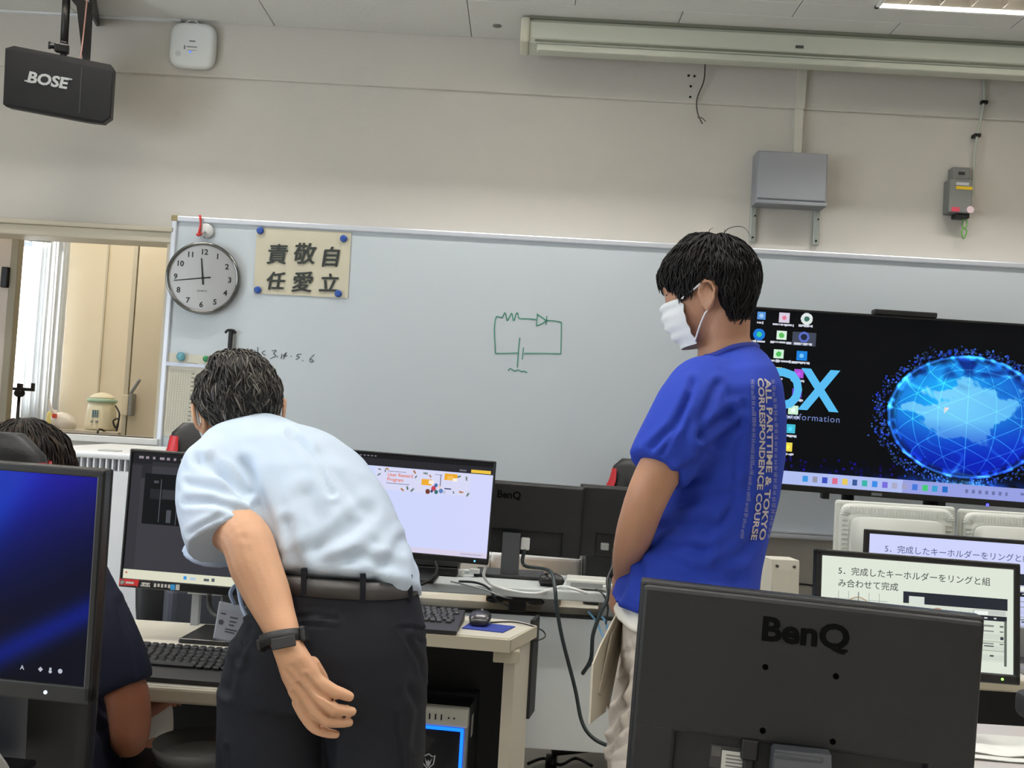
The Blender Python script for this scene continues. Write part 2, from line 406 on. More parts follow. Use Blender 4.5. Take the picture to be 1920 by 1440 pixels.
# grey door edge with hinge at the far left of the opening
t = Thing('sliding_door', 'pale door edge with a dark latch at the far left of the opening', 'door', PY(18, 800, 4.75))
q0, q1, q2 = PY(-60, 600, 4.75), PY(16, 600, 4.75), PY(30, 600, 4.75)
t.add('leaf', B().box(q0.x, q1.x, 4.73, 4.77, .9, 2.2, bev=.004), mat('door_leaf', (206, 192, 180), .5), world=True)
t.add('stile', B().box(q1.x, q2.x, 4.725, 4.775, .9, 2.2, bev=.004), mat('door_stile', (150, 142, 122), .5), world=True)
l0 = PY(8, 520, 4.72); t.add('latch', B().box(l0.x-.01, l0.x+.022, 4.705, 4.73, l0.z-.05, l0.z+.05, bev=.004), m_blackm, world=True)
# dark curtain bracket and hook
t = Thing('curtain_bracket', 'dark curtain rail bracket at the top of the back room window', 'bracket', PY(60, 450, 6.0))
a = PY(35, 436, 6.0); b_ = PY(96, 453, 6.0)
t.add('mount', B().prism([(a.x, a.z), (PY(68, 438, 6).x, a.z-.005), (PY(55, 452, 6).x, PY(55, 452, 6).z), (PY(42, 452, 6).x, PY(42, 452, 6).z)], 'y', 5.97, 6.03), m_blackm, world=True)
t.add('rail', B().cyl((PY(45, 449, 6).x, 6.0, PY(45, 449, 6).z), (b_.x, 6.0, b_.z), .008), m_grey, world=True)
a = PY(118, 455, 6.25); single('wall_hook', B().tube([a+V((0, .04, .06)), a+V((0, -.01, .05)), a+V((0, -.03, -.02)), a+V((0, -.005, -.05)), a+V((0, -.02, -.06))], .009), m_blackm, 'dark metal hook high on the cream back room wall', 'hook', loc=a)
# counter, water heater, bottles
cz = PY(180, 806, 5.9).z
k0, k1 = PY(60, 800, 5.75).x, c0-.035
t = Thing('counter', 'narrow grey shelf counter in the back room under the water heater', 'counter', ((k0+k1)/2, 5.9, 0))
t.add('counter_top', B().box(k0, k1, 5.72, 6.28, cz-.035, cz, bev=.006), mat('counter_top', (186, 176, 158), .4), world=True)
t.add('counter_body', B().box(k0+.03, k1-.03, 5.8, 6.28, 0, cz-.035, bev=.004), m_cream, world=True)
hp = PY(188, 804, 5.9)
t = Thing('water_heater', 'cream electric water heater with a pale green band on the back room counter', 'water heater', (hp.x, 5.9, cz))
m_pot = mat('heater_cream', (232, 224, 196), .35, var=.02); m_grn = mat('heater_green', (166, 196, 172), .4, var=.02)
t.add('body', B().lathe([(.06, 0), (.088, .004), (.09, .02), (.088, .06), (.082, .12), (.076, .165)], n=36), m_pot)
t.add('band', B().lathe([(.076, .165), (.086, .17), (.087, .182), (.074, .188)], n=36), m_grn)
t.add('lid', B().lathe([(.074, .188), (.068, .2), (.05, .214), (.02, .224), (.003, .226)], n=36), m_pot)
t.add('gauge', B().box(-.016, -.010, -.092, -.084, .075, .12).box(-.003, .003, -.092, -.084, .075, .12).box(.010, .016, -.092, -.084, .075, .12), mat('gauge_blue', (90, 130, 150), .3))
t.add('tap', B().box(-.022, -.008, -.095, -.084, .045, .058, bev=.002).box(.006, .020, -.095, -.084, .045, .058, bev=.002), m_grey)
hc = V((hp.x+.1, 5.86, cz))
single('cord_bundle', B().tube([hc+V((-.01, .02, .15)), hc+V((.025, 0, .10)), hc+V((.02, -.02, .02)), hc+V((0, -.02, .06)), hc+V((.03, -.02, .07)), hc+V((.01, -.02, -.02)), hc+V((-.01, -.19, .01)), hc+V((.0, -.2, -.09))], .0055), m_black, 'black bundled cord hanging beside the cream water heater', 'cord', loc=hc)
bp_ = PY(103, 790, 5.85)
t = Thing('bottle', 'small bottle with a blue green label on the back room counter', 'bottle', (bp_.x, 5.85, cz))
t.add('body', B().lathe([(.015, 0), (.017, .004), (.017, .07), (.010, .082)], n=16), mat('bottle_teal', (96, 160, 168), .3)); t.add('cap', B().lathe([(.009, .082), (.011, .084), (.011, .104), (.004, .106)], n=16), m_white)
bp_ = PY(92, 790, 5.95); single('sponge_bottle', B().lathe([(.014, 0), (.016, .005), (.016, .08), (.008, .095), (.004, .096)], (bp_.x, 5.95, cz), 16), mat('bottle_yellow', (222, 206, 130), .35), 'pale yellow bottle behind the blue green bottle', 'bottle', loc=(bp_.x, 5.95, cz))
bp_ = PY(88, 797, 5.6); bag = B().ell((0, 0, .04), (.075, .05, .055), MX((bp_.x, 5.78, cz), 0, 0, R(18)), 16, 10)
bag.v = [(x+RNG.normal(0, .004), y+RNG.normal(0, .004), z+RNG.normal(0, .004)) for x, y, z in bag.v]
t = Thing('plastic_bag', 'white knotted plastic bag with a red tie beside the seated head', 'bag', (bp_.x, 5.78, cz)); t.add('pouch', bag, mat('bag_white', (232, 224, 214), .35, var=.05), world=True)
t.add('knot', B().tube([(bp_.x-.03, 5.76, cz+.08), (bp_.x-.06, 5.75, cz+.12), (bp_.x-.07, 5.75, cz+.17)], [.012, .008, .004]), _M['bag_white'], world=True)
t.add('tie', B().box(bp_.x-.03, bp_.x-.01, 5.71, 5.74, cz+.06, cz+.085, bev=.004), mat('tie_red', (214, 70, 50), .4), world=True)
sp = PY(242, 760, 5.74)
t = Thing('lever_switch', 'white wall switch box with a grey raised lever handle in the back room', 'switch box', sp)
t.add('box', B().box(-.028, .012, -.05, .01, -.06, .06, bev=.005), mat('switch_box', (228, 216, 190), .45)); t.add('side_plate', B().box(.014, .034, -.05, .01, -.06, .07, bev=.004), m_grey)
t.add('lever', B().tube([V((.024, -.03, .055)), V((.024, -.04, .075)), V((.085, -.09, .15))], .010, smooth_path=False), m_grey)
# phone tripod
tp = PY(35, 790, 5.0)
t = Thing('tripod_holder', 'black phone tripod holder in front of the white curtain', 'tripod', (tp.x, 5.0, 0))
hz = PY(37, 728, 5.0)
t.add('pole', B().cyl((tp.x-.004, 5.0, .35), (hz.x, 5.0, hz.z-.04), .008), m_blackm, world=True)
t.add('clamp', B().box(hz.x-.075, hz.x+.075, 4.99, 5.01, hz.z-.012, hz.z+.004, bev=.003).box(hz.x-.075, hz.x-.065, 4.985, 5.015, hz.z, hz.z+.035, bev=.003).box(hz.x+.062, hz.x+.072, 4.985, 5.015, hz.z-.01, hz.z+.03, bev=.003).box(hz.x-.01, hz.x+.01, 4.985, 5.015, hz.z, hz.z+.025, bev=.003), m_blackm, world=True)
t.add('ball_head', B().ell((hz.x, 5.0, hz.z-.025), (.028, .022, .022)), m_blackm, world=True)
for k in range(3):
    q = k*2.094+.4; t.add('leg', B().cyl((tp.x-.004, 5, .42), (tp.x+.3*math.cos(q), 5+.3*math.sin(q), 0), .009), m_blackm, world=True)

# ================================================================ things on the back wall and ceiling
def wallp(px, py, off=.0): return PY(px, py, WALL-off)
# screen case along the ceiling
sy = 4.27
a = PY(978, 71, sy); b_ = PY(1960, 120, sy); zt, zb = CEIL-.012, PY(985, 88, sy).z
m_case = mat('screen_case', (196, 200, 186), .45, var=.02); m_cased = mat('screen_slot', (120, 122, 108), .6)
t = Thing('projection_screen_case', 'long pale green retracted projection screen case under the ceiling', 'screen case', ((a.x+3.4)/2, sy, zb))
x1 = 3.5
prof = [(sy+.09, zt), (sy-.055, zt), (sy-.065, zt-.015), (sy-.065, zb+.02), (sy-.05, zb), (sy+.09, zb)]
t.add('housing', B().prism(prof, 'x', a.x+.035, x1), m_case, world=True)
t.add('end_cap', B().box(a.x-.005, a.x+.035, sy-.075, sy+.10, zb-.004, zt+.004, bev=.01), mat('screen_end', (206, 204, 186), .45), world=True)
t.add('top_rail', B().box(a.x+.03, x1, sy-.07, sy-.03, zt, CEIL-.001), m_cased, world=True)
t.add('slot', B().box(a.x+.06, x1, sy-.0665, sy-.06, zb+.004, zb+.012), m_cased, world=True)
t.add('bottom_bar', B().box(a.x+.07, x1, sy-.055, sy-.02, zb-.03, zb-.002, bev=.005), m_case, world=True)
q = PY(1499, 88, sy-.066); t.add('label_plate', B().box(q.x-.017, q.x+.017, sy-.068, sy-.064, q.z-.006, q.z+.006), mat('plate_dark', (70, 74, 70), .5), world=True)
# ceiling stain mark and trunking
q = PZ(932, 48, CEIL); single('sprinkler_cap', B().lathe([(.018, -.004), (.02, -.002), (.02, 0)], (q.x, q.y, CEIL), 20), mat('cap_grey', (120, 118, 112), .5), 'tiny grey ceiling cap left of the screen case', 'cap', loc=(q.x, q.y, CEIL))
a = wallp(-40, 22); b_ = wallp(346, 43)
t = Thing('cable_trunking', 'white cable trunking running along the ceiling edge to the access point', 'trunking', (b_.x-.6, WALL-.03, CEIL-.04))
t.add('duct', B().box(-3.6, b_.x, WALL-.045, WALL-.018, b_.z-.008, b_.z+.022, bev=.003), mat('duct_white', (222, 226, 230), .45), world=True)
# access point
q = wallp(368, 93)
t = Thing('access_point', 'white rounded square wireless access point mounted high on the wall', 'access point', (q.x, WALL-.018, q.z), ry=0)
s_ = .105
t.add('body', B().loft([((0, -.002, 0), (s_*.9, 0, 0), (0, 0, s_*.9), 5), ((0, -.01, 0), (s_, 0, 0), (0, 0, s_), 4.2), ((0, -.03, 0), (s_, 0, 0), (0, 0, s_), 4.2), ((0, -.042, 0), (s_*.93, 0, 0), (0, 0, s_*.93), 4.5), ((0, -.045, 0), (s_*.8, 0, 0), (0, 0, s_*.8), 4.5)], 48), mat('ap_white', (224, 228, 226), .35, var=.01))
bt = B(); F = lambda x, z: TM((x, -.0455, z))
bt.box(-.012, .016, -.0458, -.0452, .012, .018); bt.box(-.022, .026, -.0458, -.0452, -.014, -.009); bt.box(-.035, -.028, -.0458, -.0452, -.024, -.006); bt.box(-.02, .024, -.0458, -.0452, -.028, -.026)
t.add('marking', bt, mat('print_grey', (120, 122, 124), .5))
t.add('status_light', B().cyl((-.005, -.0468, -.035), (-.005, -.045, -.035), .0045), emi('led_blue', (60, 110, 255), 2.0))
t.add('sticker', B().cyl((-.06, -.0462, -.045), (-.06, -.0448, -.045), .012), mat('sticker_grey', (190, 196, 196), .4))
t.add('cable', B().tube([V((-.045, -.02, .10)), V((-.03, -.02, .118)), V((0, -.015, .122)), V((.02, -.02, .10))], .004), m_white)
# speaker
Ysp = 4.06
c = PY(97, 150, Ysp); sx = (PY(192, 146, Ysp).x-PY(8, 146, Ysp).x)/2; sz = (PY(100, 92, Ysp).z-PY(100, 203, Ysp).z)/2
m_spk = mat('speaker_cloth', (16, 16, 19), .8, var=.15, bump=.3, bscale=900)
t = Thing('wall_speaker', 'black loudspeaker with slanted corners hung from the ceiling bracket', 'speaker', (c.x+.005, Ysp+.08, c.z+.0), rz=R(20), rx=R(12))
ch = .03
t.add('cabinet', B().prism([(-sx, -sz+.012), (-sx+.012, -sz+.004), (sx-.09, -sz-.01), (sx-.03, -sz-.008), (sx, -sz+.02), (sx, sz-.025), (sx-.012, sz-.012), (-sx+.03, sz), (-sx, sz-.015)], 'y', -.10, .06), mat('speaker_box', (30, 29, 28), .6, bump=.2, bscale=300))
t.add('grille', B().prism([(-sx+.004, -sz+.016), (sx-.03, -sz+.0), (sx-.004, -sz+.024), (sx-.004, sz-.04), (-sx+.004, sz-.02)], 'y', -.118, -.10), m_spk)
t.add('grille_seam', B().box(sx*.40, sx*.41+.002, -.119, -.117, -sz+.02, sz-.04), mat('seam_grey', (58, 58, 58), .5))
lo = B().text('BOSE', .062, TM((-.075*.6, -.119, -.012), (1, 0, -.02), (.18, 0, 1)), bold=.035, xscale=1.05)
lo.box(-.128, -.085, -.1195, -.1185, -.010, -.0045).box(.006, .05, -.1195, -.1185, .024, .0295)
t.add('logo', lo, mat('logo_silver', (196, 198, 198), .4, metal=.3))
bk = B().box(-.012, .012, -.02, .03, sz-.01, sz+.06, bev=.003).cyl((0, 0, sz+.02), (0, 0, CEIL-c.z-.05), .016).box(-.035, .02, -.03, .03, sz+.012, sz+.05, bev=.006)
bk.cyl((-.055, 0, sz+.035), (-.03, 0, sz+.035), .012).box(-.06, -.05, -.004, .004, sz+.02, sz+.05)
t.add('swivel', bk, m_blackm)
br = B().box(-.03, .02, -.03, .06, CEIL-c.z-.055, CEIL-c.z-.03).prism([(-.02, CEIL-c.z-.05), (.30, CEIL-c.z-.08), (.30, CEIL-c.z-.22), (.27, CEIL-c.z-.22), (.06, CEIL-c.z-.09)], 'y', .02, .03)
br2 = B().prism([(-.02, CEIL-c.z-.045), (.10, CEIL-c.z-.085), (.10, sz+.0), (.075, sz+.0), (.04, CEIL-c.z-.105)], 'y', .0, .012).prism([(-.02, CEIL-c.z-.045), (.10, CEIL-c.z-.085), (.10, sz+.0), (.085, sz+.0), (.05, CEIL-c.z-.095)], 'y', .05, .062)
br2.box(-.035, .10, -.01, .07, CEIL-c.z-.05, CEIL-c.z-.03).box(.088, .10, 0, .42, CEIL-c.z-.12, CEIL-c.z-.03)
t.add('bracket', br2, m_blackm)
t.add('speaker_wire', B().tube([V((.085, -.01, CEIL-c.z)), V((.082, -.015, CEIL-c.z-.06)), V((.07, -.012, sz+.03)), V((.06, .0, sz-.01))], .003), mat('wire_pink', (170, 130, 120), .5))
# grey box with legs
a = wallp(1421, 284, .10); b_ = wallp(1549, 381, .10)
t = Thing('junction_cabinet', 'grey wall mounted steel box with two mounting rails on the right wall', 'box', ((a.x+b_.x)/2, WALL, (a.z+b_.z)/2))
hx, hzz = (b_.x-a.x)/2, .115
m_cab = mat('cabinet_grey', (138, 141, 146), .45, metal=.15, var=.03)
t.add('body', B().box(-hx, hx, -.10, 0, -hzz, hzz, bev=.005), m_cab)
t.add('lid', B().box(-hx+.006, hx-.006, -.108, -.10, -hzz+.012, hzz-.004, bev=.004), mat('cabinet_lid', (146, 149, 155), .4, metal=.15, var=.02))
t.add('lower_lip', B().box(-hx-.002, hx+.002, -.112, -.02, -hzz-.012, -hzz+.004, bev=.003), m_cab)
for s in (-1, 1):
    r_ = t.add('mounting_rail', B().box(s*(hx-.014)-.016, s*(hx-.014)+.016, -.018, -.001, -hzz-.17, -hzz+.05, bev=.006), mat('rail_zinc', (168, 174, 168), .4, metal=.4))
    t.add('screw', B().cyl((s*(hx-.014), -.021, -hzz-.15), (s*(hx-.014), -.017, -hzz-.15), .005).cyl((s*(hx-.014)+.006, -.021, -hzz-.05), (s*(hx-.014)+.006, -.017, -hzz-.05), .004), m_blackm, parent=r_)
# conduit above the box
q0, q1, q2 = wallp(1505, 126, .03), wallp(1499, 205, .03), wallp(1495, 283, .03)
t = Thing('wall_duct', 'beige cable duct dropping from the screen case to the grey wall box', 'duct', (q2.x, WALL, q2.z))
m_duct = mat('duct_beige', (202, 200, 188), .45, var=.02)
t.add('upper_duct', B().prism([(q0.x-.02, q0.z), (q0.x+.02, q0.z), (q1.x+.02, q1.z), (q1.x-.02, q1.z)], 'y', WALL-.04, WALL-.018), m_duct, world=True)
t.add('lower_duct', B().prism([(q1.x-.02, q1.z+.002), (q1.x+.018, q1.z+.002), (q2.x+.018, q2.z-.02), (q2.x-.018, q2.z-.02)], 'y', WALL-.034, WALL), m_duct, world=True)
t.add('elbow', B().box(q0.x-.05, q0.x+.045, WALL-.055, WALL-.018, q0.z-.01, q0.z+.025, bev=.006), m_duct, world=True)
# sensor box
q = wallp(1800, 362, .05)
t = Thing('alarm_box', 'small dark grey alarm box with yellow and red stickers on the right wall', 'alarm box', (q.x, WALL, q.z))
m_al = mat('alarm_grey', (112, 114, 112), .5, var=.04)
t.add('case', B().box(-.056, .048, -.07, 0, -.095, .06, bev=.006), m_al)
t.add('top_module', B().box(-.038, .042, -.055, 0, .06, .118, bev=.005), m_al)
t.add('window_slot', B().box(-.012, .016, -.0565, -.054, .082, .096), m_black)
t.add('yellow_sticker', B().box(-.028, .046, -.0715, -.069, .012, .026), mat('sticker_yellow', (232, 196, 40), .5))
t.add('white_sticker', B().box(-.028, .03, -.0715, -.069, .030, .044), mat('sticker_pale', (196, 198, 204), .5))
t.add('red_sticker', B().box(-.044, -.008, -.0715, -.069, -.09, -.07), mat('sticker_red', (196, 62, 84), .5))
t.add('round_sticker', B().cyl((.04, -.0725, -.078), (.04, -.069, -.078), .016), mat('sticker_pink', (222, 196, 200), .5))
t.add('lower_module', B().box(-.02, .044, -.06, -.01, -.115, -.095, bev=.004), m_black)
g = V((.022, -.04, -.115))
t.add('green_cord', B().tube([g+V((.016, 0, .005)), g+V((.018, 0, -.03)), g+V((-.004, -.003, -.055)), g+V((.006, 0, -.09)), g+V((.02, 0, -.055)), g+V((.0, .003, -.03)), g+V((.004, 0, .005))], .0028), mat('cord_green', (96, 160, 64), .5))
w0 = [wallp(1844, 130, .03), wallp(1845, 190, .03), wallp(1833, 250, .03), wallp(1827, 300, .02), wallp(1823, 365, .02)]
t = Thing('sensor_conduit', 'thin grey green conduit from the screen case down to the alarm box', 'conduit', w0[-1])
t.add('pipe', B().tube(w0, .006), mat('pipe_green', (176, 182, 170), .45), world=True)
for x, y in ((1845, 192), (1832, 254)):
    q = wallp(x, y, .03); t.add('clip', B().box(q.x-.014, q.x+.014, WALL-.04, WALL-.001, q.z-.007, q.z+.007), m_blackm, world=True)
w1 = [wallp(1322, 108, .05), wallp(1320, 150, .04), wallp(1307, 185, .03), wallp(1308, 212, .03), wallp(1317, 232, .03)]
t = Thing('loose_wire', 'loose dark wire hanging from the screen case on the wall', 'wire', w1[0])
t.add('strand', B().tube(w1, .0032), mat('wire_brown', (74, 62, 56), .5), world=True); t.add('strand_end', B().tube([w1[3]+V((0, 0, -.02)), wallp(1316, 221, .03), wallp(1323, 228, .03)], .002), _M['wire_brown'], world=True)
for i, (x, y) in enumerate(((1291, 142), (1302, 143), (1295, 162), (1294, 182))):
    q = wallp(x, y, .018); single('wall_plug', B().cyl((q.x, WALL-.021, q.z), (q.x, WALL-.01, q.z), .0055), m_blackm, ['upper left', 'upper right', 'middle', 'lowest'][i]+' dark screw hole plug beside the loose wire', 'screw', loc=q, group='screw plugs beside the loose wire')
# ================================================================ whiteboard and what hangs on it
BT = wallp(323, 404, .03); BX1 = 2.75; BZ0 = wallp(1500, 1000, .03).z
m_board = mat('whiteboard_enamel', (200, 208, 213), .38, var=.015, vscale=2, coat=.15)
t = Thing('whiteboard', 'long grey white wall whiteboard with an aluminium frame', 'whiteboard', ((BT.x+BX1)/2, WALL, BZ0))
t.add('panel', B().box(BT.x+.01, BX1, WALL-.022, WALL-.001, BZ0, BT.z-.01), m_board, world=True)
FY = WALL-.036
t.add('top_frame', B().box(BT.x+.02, BX1, FY, WALL-.001, BT.z-.026, BT.z, bev=.005), m_alu, world=True)
t.add('side_frame', B().box(BT.x, BT.x+.026, FY, WALL-.001, BZ0, BT.z-.02, bev=.005), m_alu, world=True)
t.add('corner_cap', B().box(BT.x-.002, BT.x+.028, FY-.002, WALL-.001, BT.z-.026, BT.z+.002, bev=.004), mat('cap_brass', (150, 138, 96), .5), world=True)
t.add('pen_tray', B().box(BT.x, BX1, WALL-.075, WALL-.001, BZ0-.022, BZ0, bev=.006).box(BT.x, BX1, WALL-.075, WALL-.068, BZ0, BZ0+.012, bev=.003), m_alu, world=True)
BS = .0235
def bp(px, py): return wallp(px, py, BS)
def strokes(lst, w):
    k = B()
    for s in lst: k.ribbon([bp(*p) for p in s], w)
    return k
zc = lambda x, y: (900+x/9.6, 560+y/9.6)
cir = [[zc(400, 345), zc(345, 330), zc(290, 335), zc(262, 500), zc(262, 700), zc(280, 985)], [zc(280, 985), zc(480, 985), zc(690, 975)],
       [zc(400, 345), zc(440, 262), zc(462, 275), zc(490, 395), zc(530, 330), zc(572, 265), zc(605, 395), zc(650, 275), zc(680, 265), zc(705, 350), zc(860, 360), zc(1010, 375)],
       [zc(1035, 265), zc(1015, 490)], [zc(1035, 285), zc(1120, 340), zc(1185, 390)], [zc(1015, 490), zc(1110, 450), zc(1185, 400)], [zc(1203, 310), zc(1188, 475)],
       [zc(1190, 390), zc(1330, 400), zc(1465, 425)], [zc(1465, 425), zc(1462, 700), zc(1455, 992)], [zc(1455, 992), zc(1100, 985), zc(795, 985)],
       [zc(716, 700), zc(690, 950), zc(672, 1240)], [zc(782, 880), zc(760, 1095)], [zc(505, 1300), zc(545, 1260), zc(620, 1300), zc(690, 1285), zc(740, 1312), zc(790, 1305), zc(850, 1335)]]
t.add('circuit_sketch', strokes(cir, .0048), mat('marker_green', (62, 140, 116), .6, var=.12, vscale=60), world=True, label='green marker circuit drawing with resistor, diode and battery', stuff=True)
z4 = lambda x, y: (300+x/4, 620+y/4)
wr = [[z4(688, 150), z4(712, 150), z4(700, 172)], [z4(733, 122), z4(733, 190)], [z4(790, 150), z4(765, 166), z4(792, 186)],
      [z4(838, 152), z4(872, 148), z4(852, 172), z4(868, 188), z4(826, 212)], [z4(915, 172), z4(908, 212)], [z4(950, 162), z4(925, 190), z4(958, 188)], [z4(945, 170), z4(925, 214)],
      [z4(1032, 180), z4(1025, 192), z4(1046, 198), z4(1018, 218)], [z4(1030, 178), z4(1062, 176)], [z4(1158, 178), z4(1124, 214), z4(1132, 236), z4(1152, 228), z4(1130, 214)],
      [z4(876, 192), z4(884, 197)], [z4(980, 190), z4(988, 195)], [z4(1066, 222), z4(1075, 227)]]
t.add('handwriting', strokes(wr, .0034), mat('marker_black', (70, 74, 78), .6, var=.15, vscale=60), world=True, label='faint black handwritten numbers', stuff=True)
# calligraphy sheet
c4 = [wallp(x, y, BS+.001) for x, y in ((482, 426), (659, 436), (652, 559), (475, 550))]
sh = B(); n = 14; vs = []
for j in range(n+1):
    for i in range(n+1):
        p = c4[0].lerp(c4[1], i/n).lerp(c4[3].lerp(c4[2], i/n), j/n); e = min(i, n-i, j, n-j)/n
        vs.append(p+V((0, -.0013*math.sin(i*.9+1)*math.sin(j*.5)*min(1, e*6)-.002, 0)))
fs = [(j*(n+1)+i, j*(n+1)+i+1, (j+1)*(n+1)+i+1, (j+1)*(n+1)+i) for j in range(n) for i in range(n)]
sh.addm(vs, fs, True); sh.addm([q+V((0, .0008, 0)) for q in vs], fs, True)
t = Thing('calligraphy_sheet', 'cream paper sheet with six brushed kanji pinned to the whiteboard', 'poster', c4[3])
t.add('paper', sh, mat('cream_paper', (206, 200, 178), .8, var=.03, vscale=9), world=True)
ink = B()
for ch, x, y, s in (('責', 519, 477, .098), ('敬', 570, 476, .104), ('自', 619, 482, .098), ('任', 516, 527, .088), ('愛', 566, 529, .1), ('立', 616, 531, .092)):
    p = wallp(x, y, BS+.0075)
    for q, (ox, oz) in enumerate(((0, 0), (.0022, 0), (-.0022, 0), (0, .002), (0, -.002))): ink.text(ch, s, TM((p.x+ox, p.y-.0002*q, p.z-s*.36+oz), (1, 0, .04), (.10, 0, 1)))
t.add('brush_lettering', ink, mat('sumi_ink', (44, 50, 46), .6), world=True)
m_mag = mat('magnet_blue', (38, 78, 160), .35, var=.03)
for nm, x, y in (('top left', 489, 433), ('top right', 645, 448), ('bottom left', 484, 544), ('bottom right', 635, 551)):
    q = wallp(x, y, BS); single('magnet', B().lathe([(.0165, -.007), (.0165, -.012), (.015, -.0155), (.008, -.0165), (.001, -.0165)], (q.x, WALL-BS, q.z), 24, 'y'), m_mag, 'round blue magnet on the %s corner of the kanji sheet' % nm, 'magnet', loc=(q.x, WALL-BS-.007, q.z), group='blue magnets of the kanji sheet')
# clock
q = wallp(379, 521, .06); rc = (PY(447, 521, WALL-.06).x-PY(312, 521, WALL-.06).x)/2
t = Thing('wall_clock', 'round white wall clock with a chrome rim on the whiteboard corner', 'clock', (q.x, WALL-BS, q.z), rz=R(7), rx=R(2))
t.add('rim', B().lathe([(rc*.97, 0), (rc, -.004), (rc, -.045), (rc*.985, -.052), (rc*.93, -.054), (rc*.91, -.048), (rc*.905, -.036)], n=72, axis='y', cap=False), mat('chrome_rim', (120, 120, 118), .12, metal=.95, var=.02))
t.add('dial', B().cyl((0, -.043, 0), (0, -.03, 0), rc*.91, n=64), mat('dial_white', (250, 251, 252), .5, var=.01))
nb = B()
for k in range(1, 13):
    a = math.pi/2-k*math.pi/6; s = .034; nb.text(str(k), s, TM((rc*.73*math.cos(a), -.0435, rc*.73*math.sin(a)-s*.36)), bold=.028)
nb.text('QUARTZ', .011, TM((0, -.0435, -rc*.38)), bold=.01)
t.add('numerals', nb, mat('dial_ink', (52, 54, 56), .5))
def hand(a, l0, l1, w):
    d = V((math.sin(a), 0, math.cos(a))); s = V((d.z, 0, -d.x))*w; k = B(); y = V((0, -.0455, 0))
    return k.addm([y-d*l0+s, y-d*l0-s, y+d*l1-s*.6, y+d*l1+s*.6, y-d*l0+s+V((0, .001, 0)), y-d*l0-s+V((0, .001, 0)), y+d*l1-s*.6+V((0, .001, 0)), y+d*l1+s*.6+V((0, .001, 0))], [(0, 1, 2, 3), (7, 6, 5, 4), (0, 4, 5, 1), (1, 5, 6, 2), (2, 6, 7, 3), (3, 7, 4, 0)])
m_hand = mat('hand_black', (28, 30, 32), .4)
t.add('hour_hand', hand(R(-7), .03, rc*.55, .0042), m_hand); t.add('minute_hand', hand(R(261), .035, rc*.78, .0032), m_hand)
t.add('hub', B().cyl((0, -.048, 0), (0, -.04, 0), .006), m_hand)
m_glass = bpy.data.materials.new('clock_glass'); m_glass.use_nodes = True
nt = m_glass.node_tree; nt.nodes.clear(); tr = nt.nodes.new('ShaderNodeBsdfTransparent'); gl = nt.nodes.new('ShaderNodeBsdfGlossy'); gl.inputs['Roughness'].default_value = .04
fr = nt.nodes.new('ShaderNodeFresnel'); fr.inputs[0].default_value = 1.35; mx = nt.nodes.new('ShaderNodeMixShader'); ou = nt.nodes.new('ShaderNodeOutputMaterial')
nt.links.new(fr.outputs[0], mx.inputs[0]); nt.links.new(tr.outputs[0], mx.inputs[1]); nt.links.new(gl.outputs[0], mx.inputs[2]); nt.links.new(mx.outputs[0], ou.inputs[0])
t.add('glass', B().lathe([(rc*.92, -.0475), (rc*.7, -.0505), (rc*.35, -.053), (.002, -.054)], n=48, axis='y', cap=False), m_glass)
# round hook magnet with red ribbon, black hook
q = wallp(388, 434, BS)
t = Thing('magnet_hook', 'white round magnet hook above the clock', 'magnet hook', (q.x, WALL-BS, q.z))
t.add('disc', B().lathe([(.034, 0), (.035, -.004), (.035, -.014), (.031, -.019), (.001, -.020)], n=32, axis='y'), mat('disc_white', (214, 214, 212), .35))
t.add('hook', B().tube([V((-.004, -.019, -.006)), V((-.004, -.03, -.012)), V((-.002, -.034, -.026)), V((0, -.028, -.034))], .004), m_grey)
r0 = [wallp(375, 404, .045), wallp(376, 420, .05), wallp(372, 440, .05)]
single('red_ribbon', B().tube(r0, [.006, .004, .006]).ell(tuple(r0[-1]), (.011, .006, .008)).tube([r0[-1], r0[-1]+V((.022, -.003, .008))], [.004, .003], smooth_path=False), mat('ribbon_red', (206, 52, 48), .5), 'small red ribbon dangling beside the white magnet hook', 'ribbon', loc=r0[-1])
q = wallp(435, 622, BS)
t = Thing('hook_stand', 'black hook with a long stem on the whiteboard above the grey haired man', 'hook', (q.x, WALL-BS, q.z))
t.add('stem', B().box(-.007, .009, -.03, -.016, -.13, .0, bev=.003), m_blackm); t.add('cross_bar', B().tube([V((-.024, -.02, -.008)), V((-.012, -.022, .004)), V((.012, -.022, .004)), V((.024, -.02, -.008))], .006), m_blackm)
t.add('plate', B().box(-.01, .018, -.016, 0, -.14, .0, bev=.002), m_grey)
# year planner
Q = [wallp(x, y, BS+.001) for x, y in ((313, 661), (420, 669), (404, 830), (300, 816))]
t = Thing('wall_planner', 'cream planner sheet with a printed table at the whiteboard lower left', 'planner', Q[3])
k = B(); k.addm(Q+[p+V((0, .0008, 0)) for p in Q], [(0, 1, 2, 3), (7, 6, 5, 4), (0, 4, 5, 1), (1, 5, 6, 2), (2, 6, 7, 3), (3, 7, 4, 0)])
t.add('paper', k, mat('planner_paper', (210, 206, 190), .75, var=.02), world=True)
t.add('clip_bar', B().prism([(wallp(316, 679).x, wallp(316, 679).z), (wallp(420, 687).x, wallp(420, 687).z), (wallp(420, 692).x, wallp(420, 692).z), (wallp(315, 686).x, wallp(315, 686).z)], 'y', WALL-BS-.012, WALL-BS-.001), mat('bar_pale', (205, 214, 232), .3), world=True)
k = B(); kk = B()
def pl(u, v):
    p = Q[0].lerp(Q[1], u).lerp(Q[3].lerp(Q[2], u), v); return p+V((0, -.001, 0))
for u in [.05]+[.1+.045*i for i in range(10)]+[.56]: k.ribbon([pl(u, .19), pl(u, .95)], .0012)
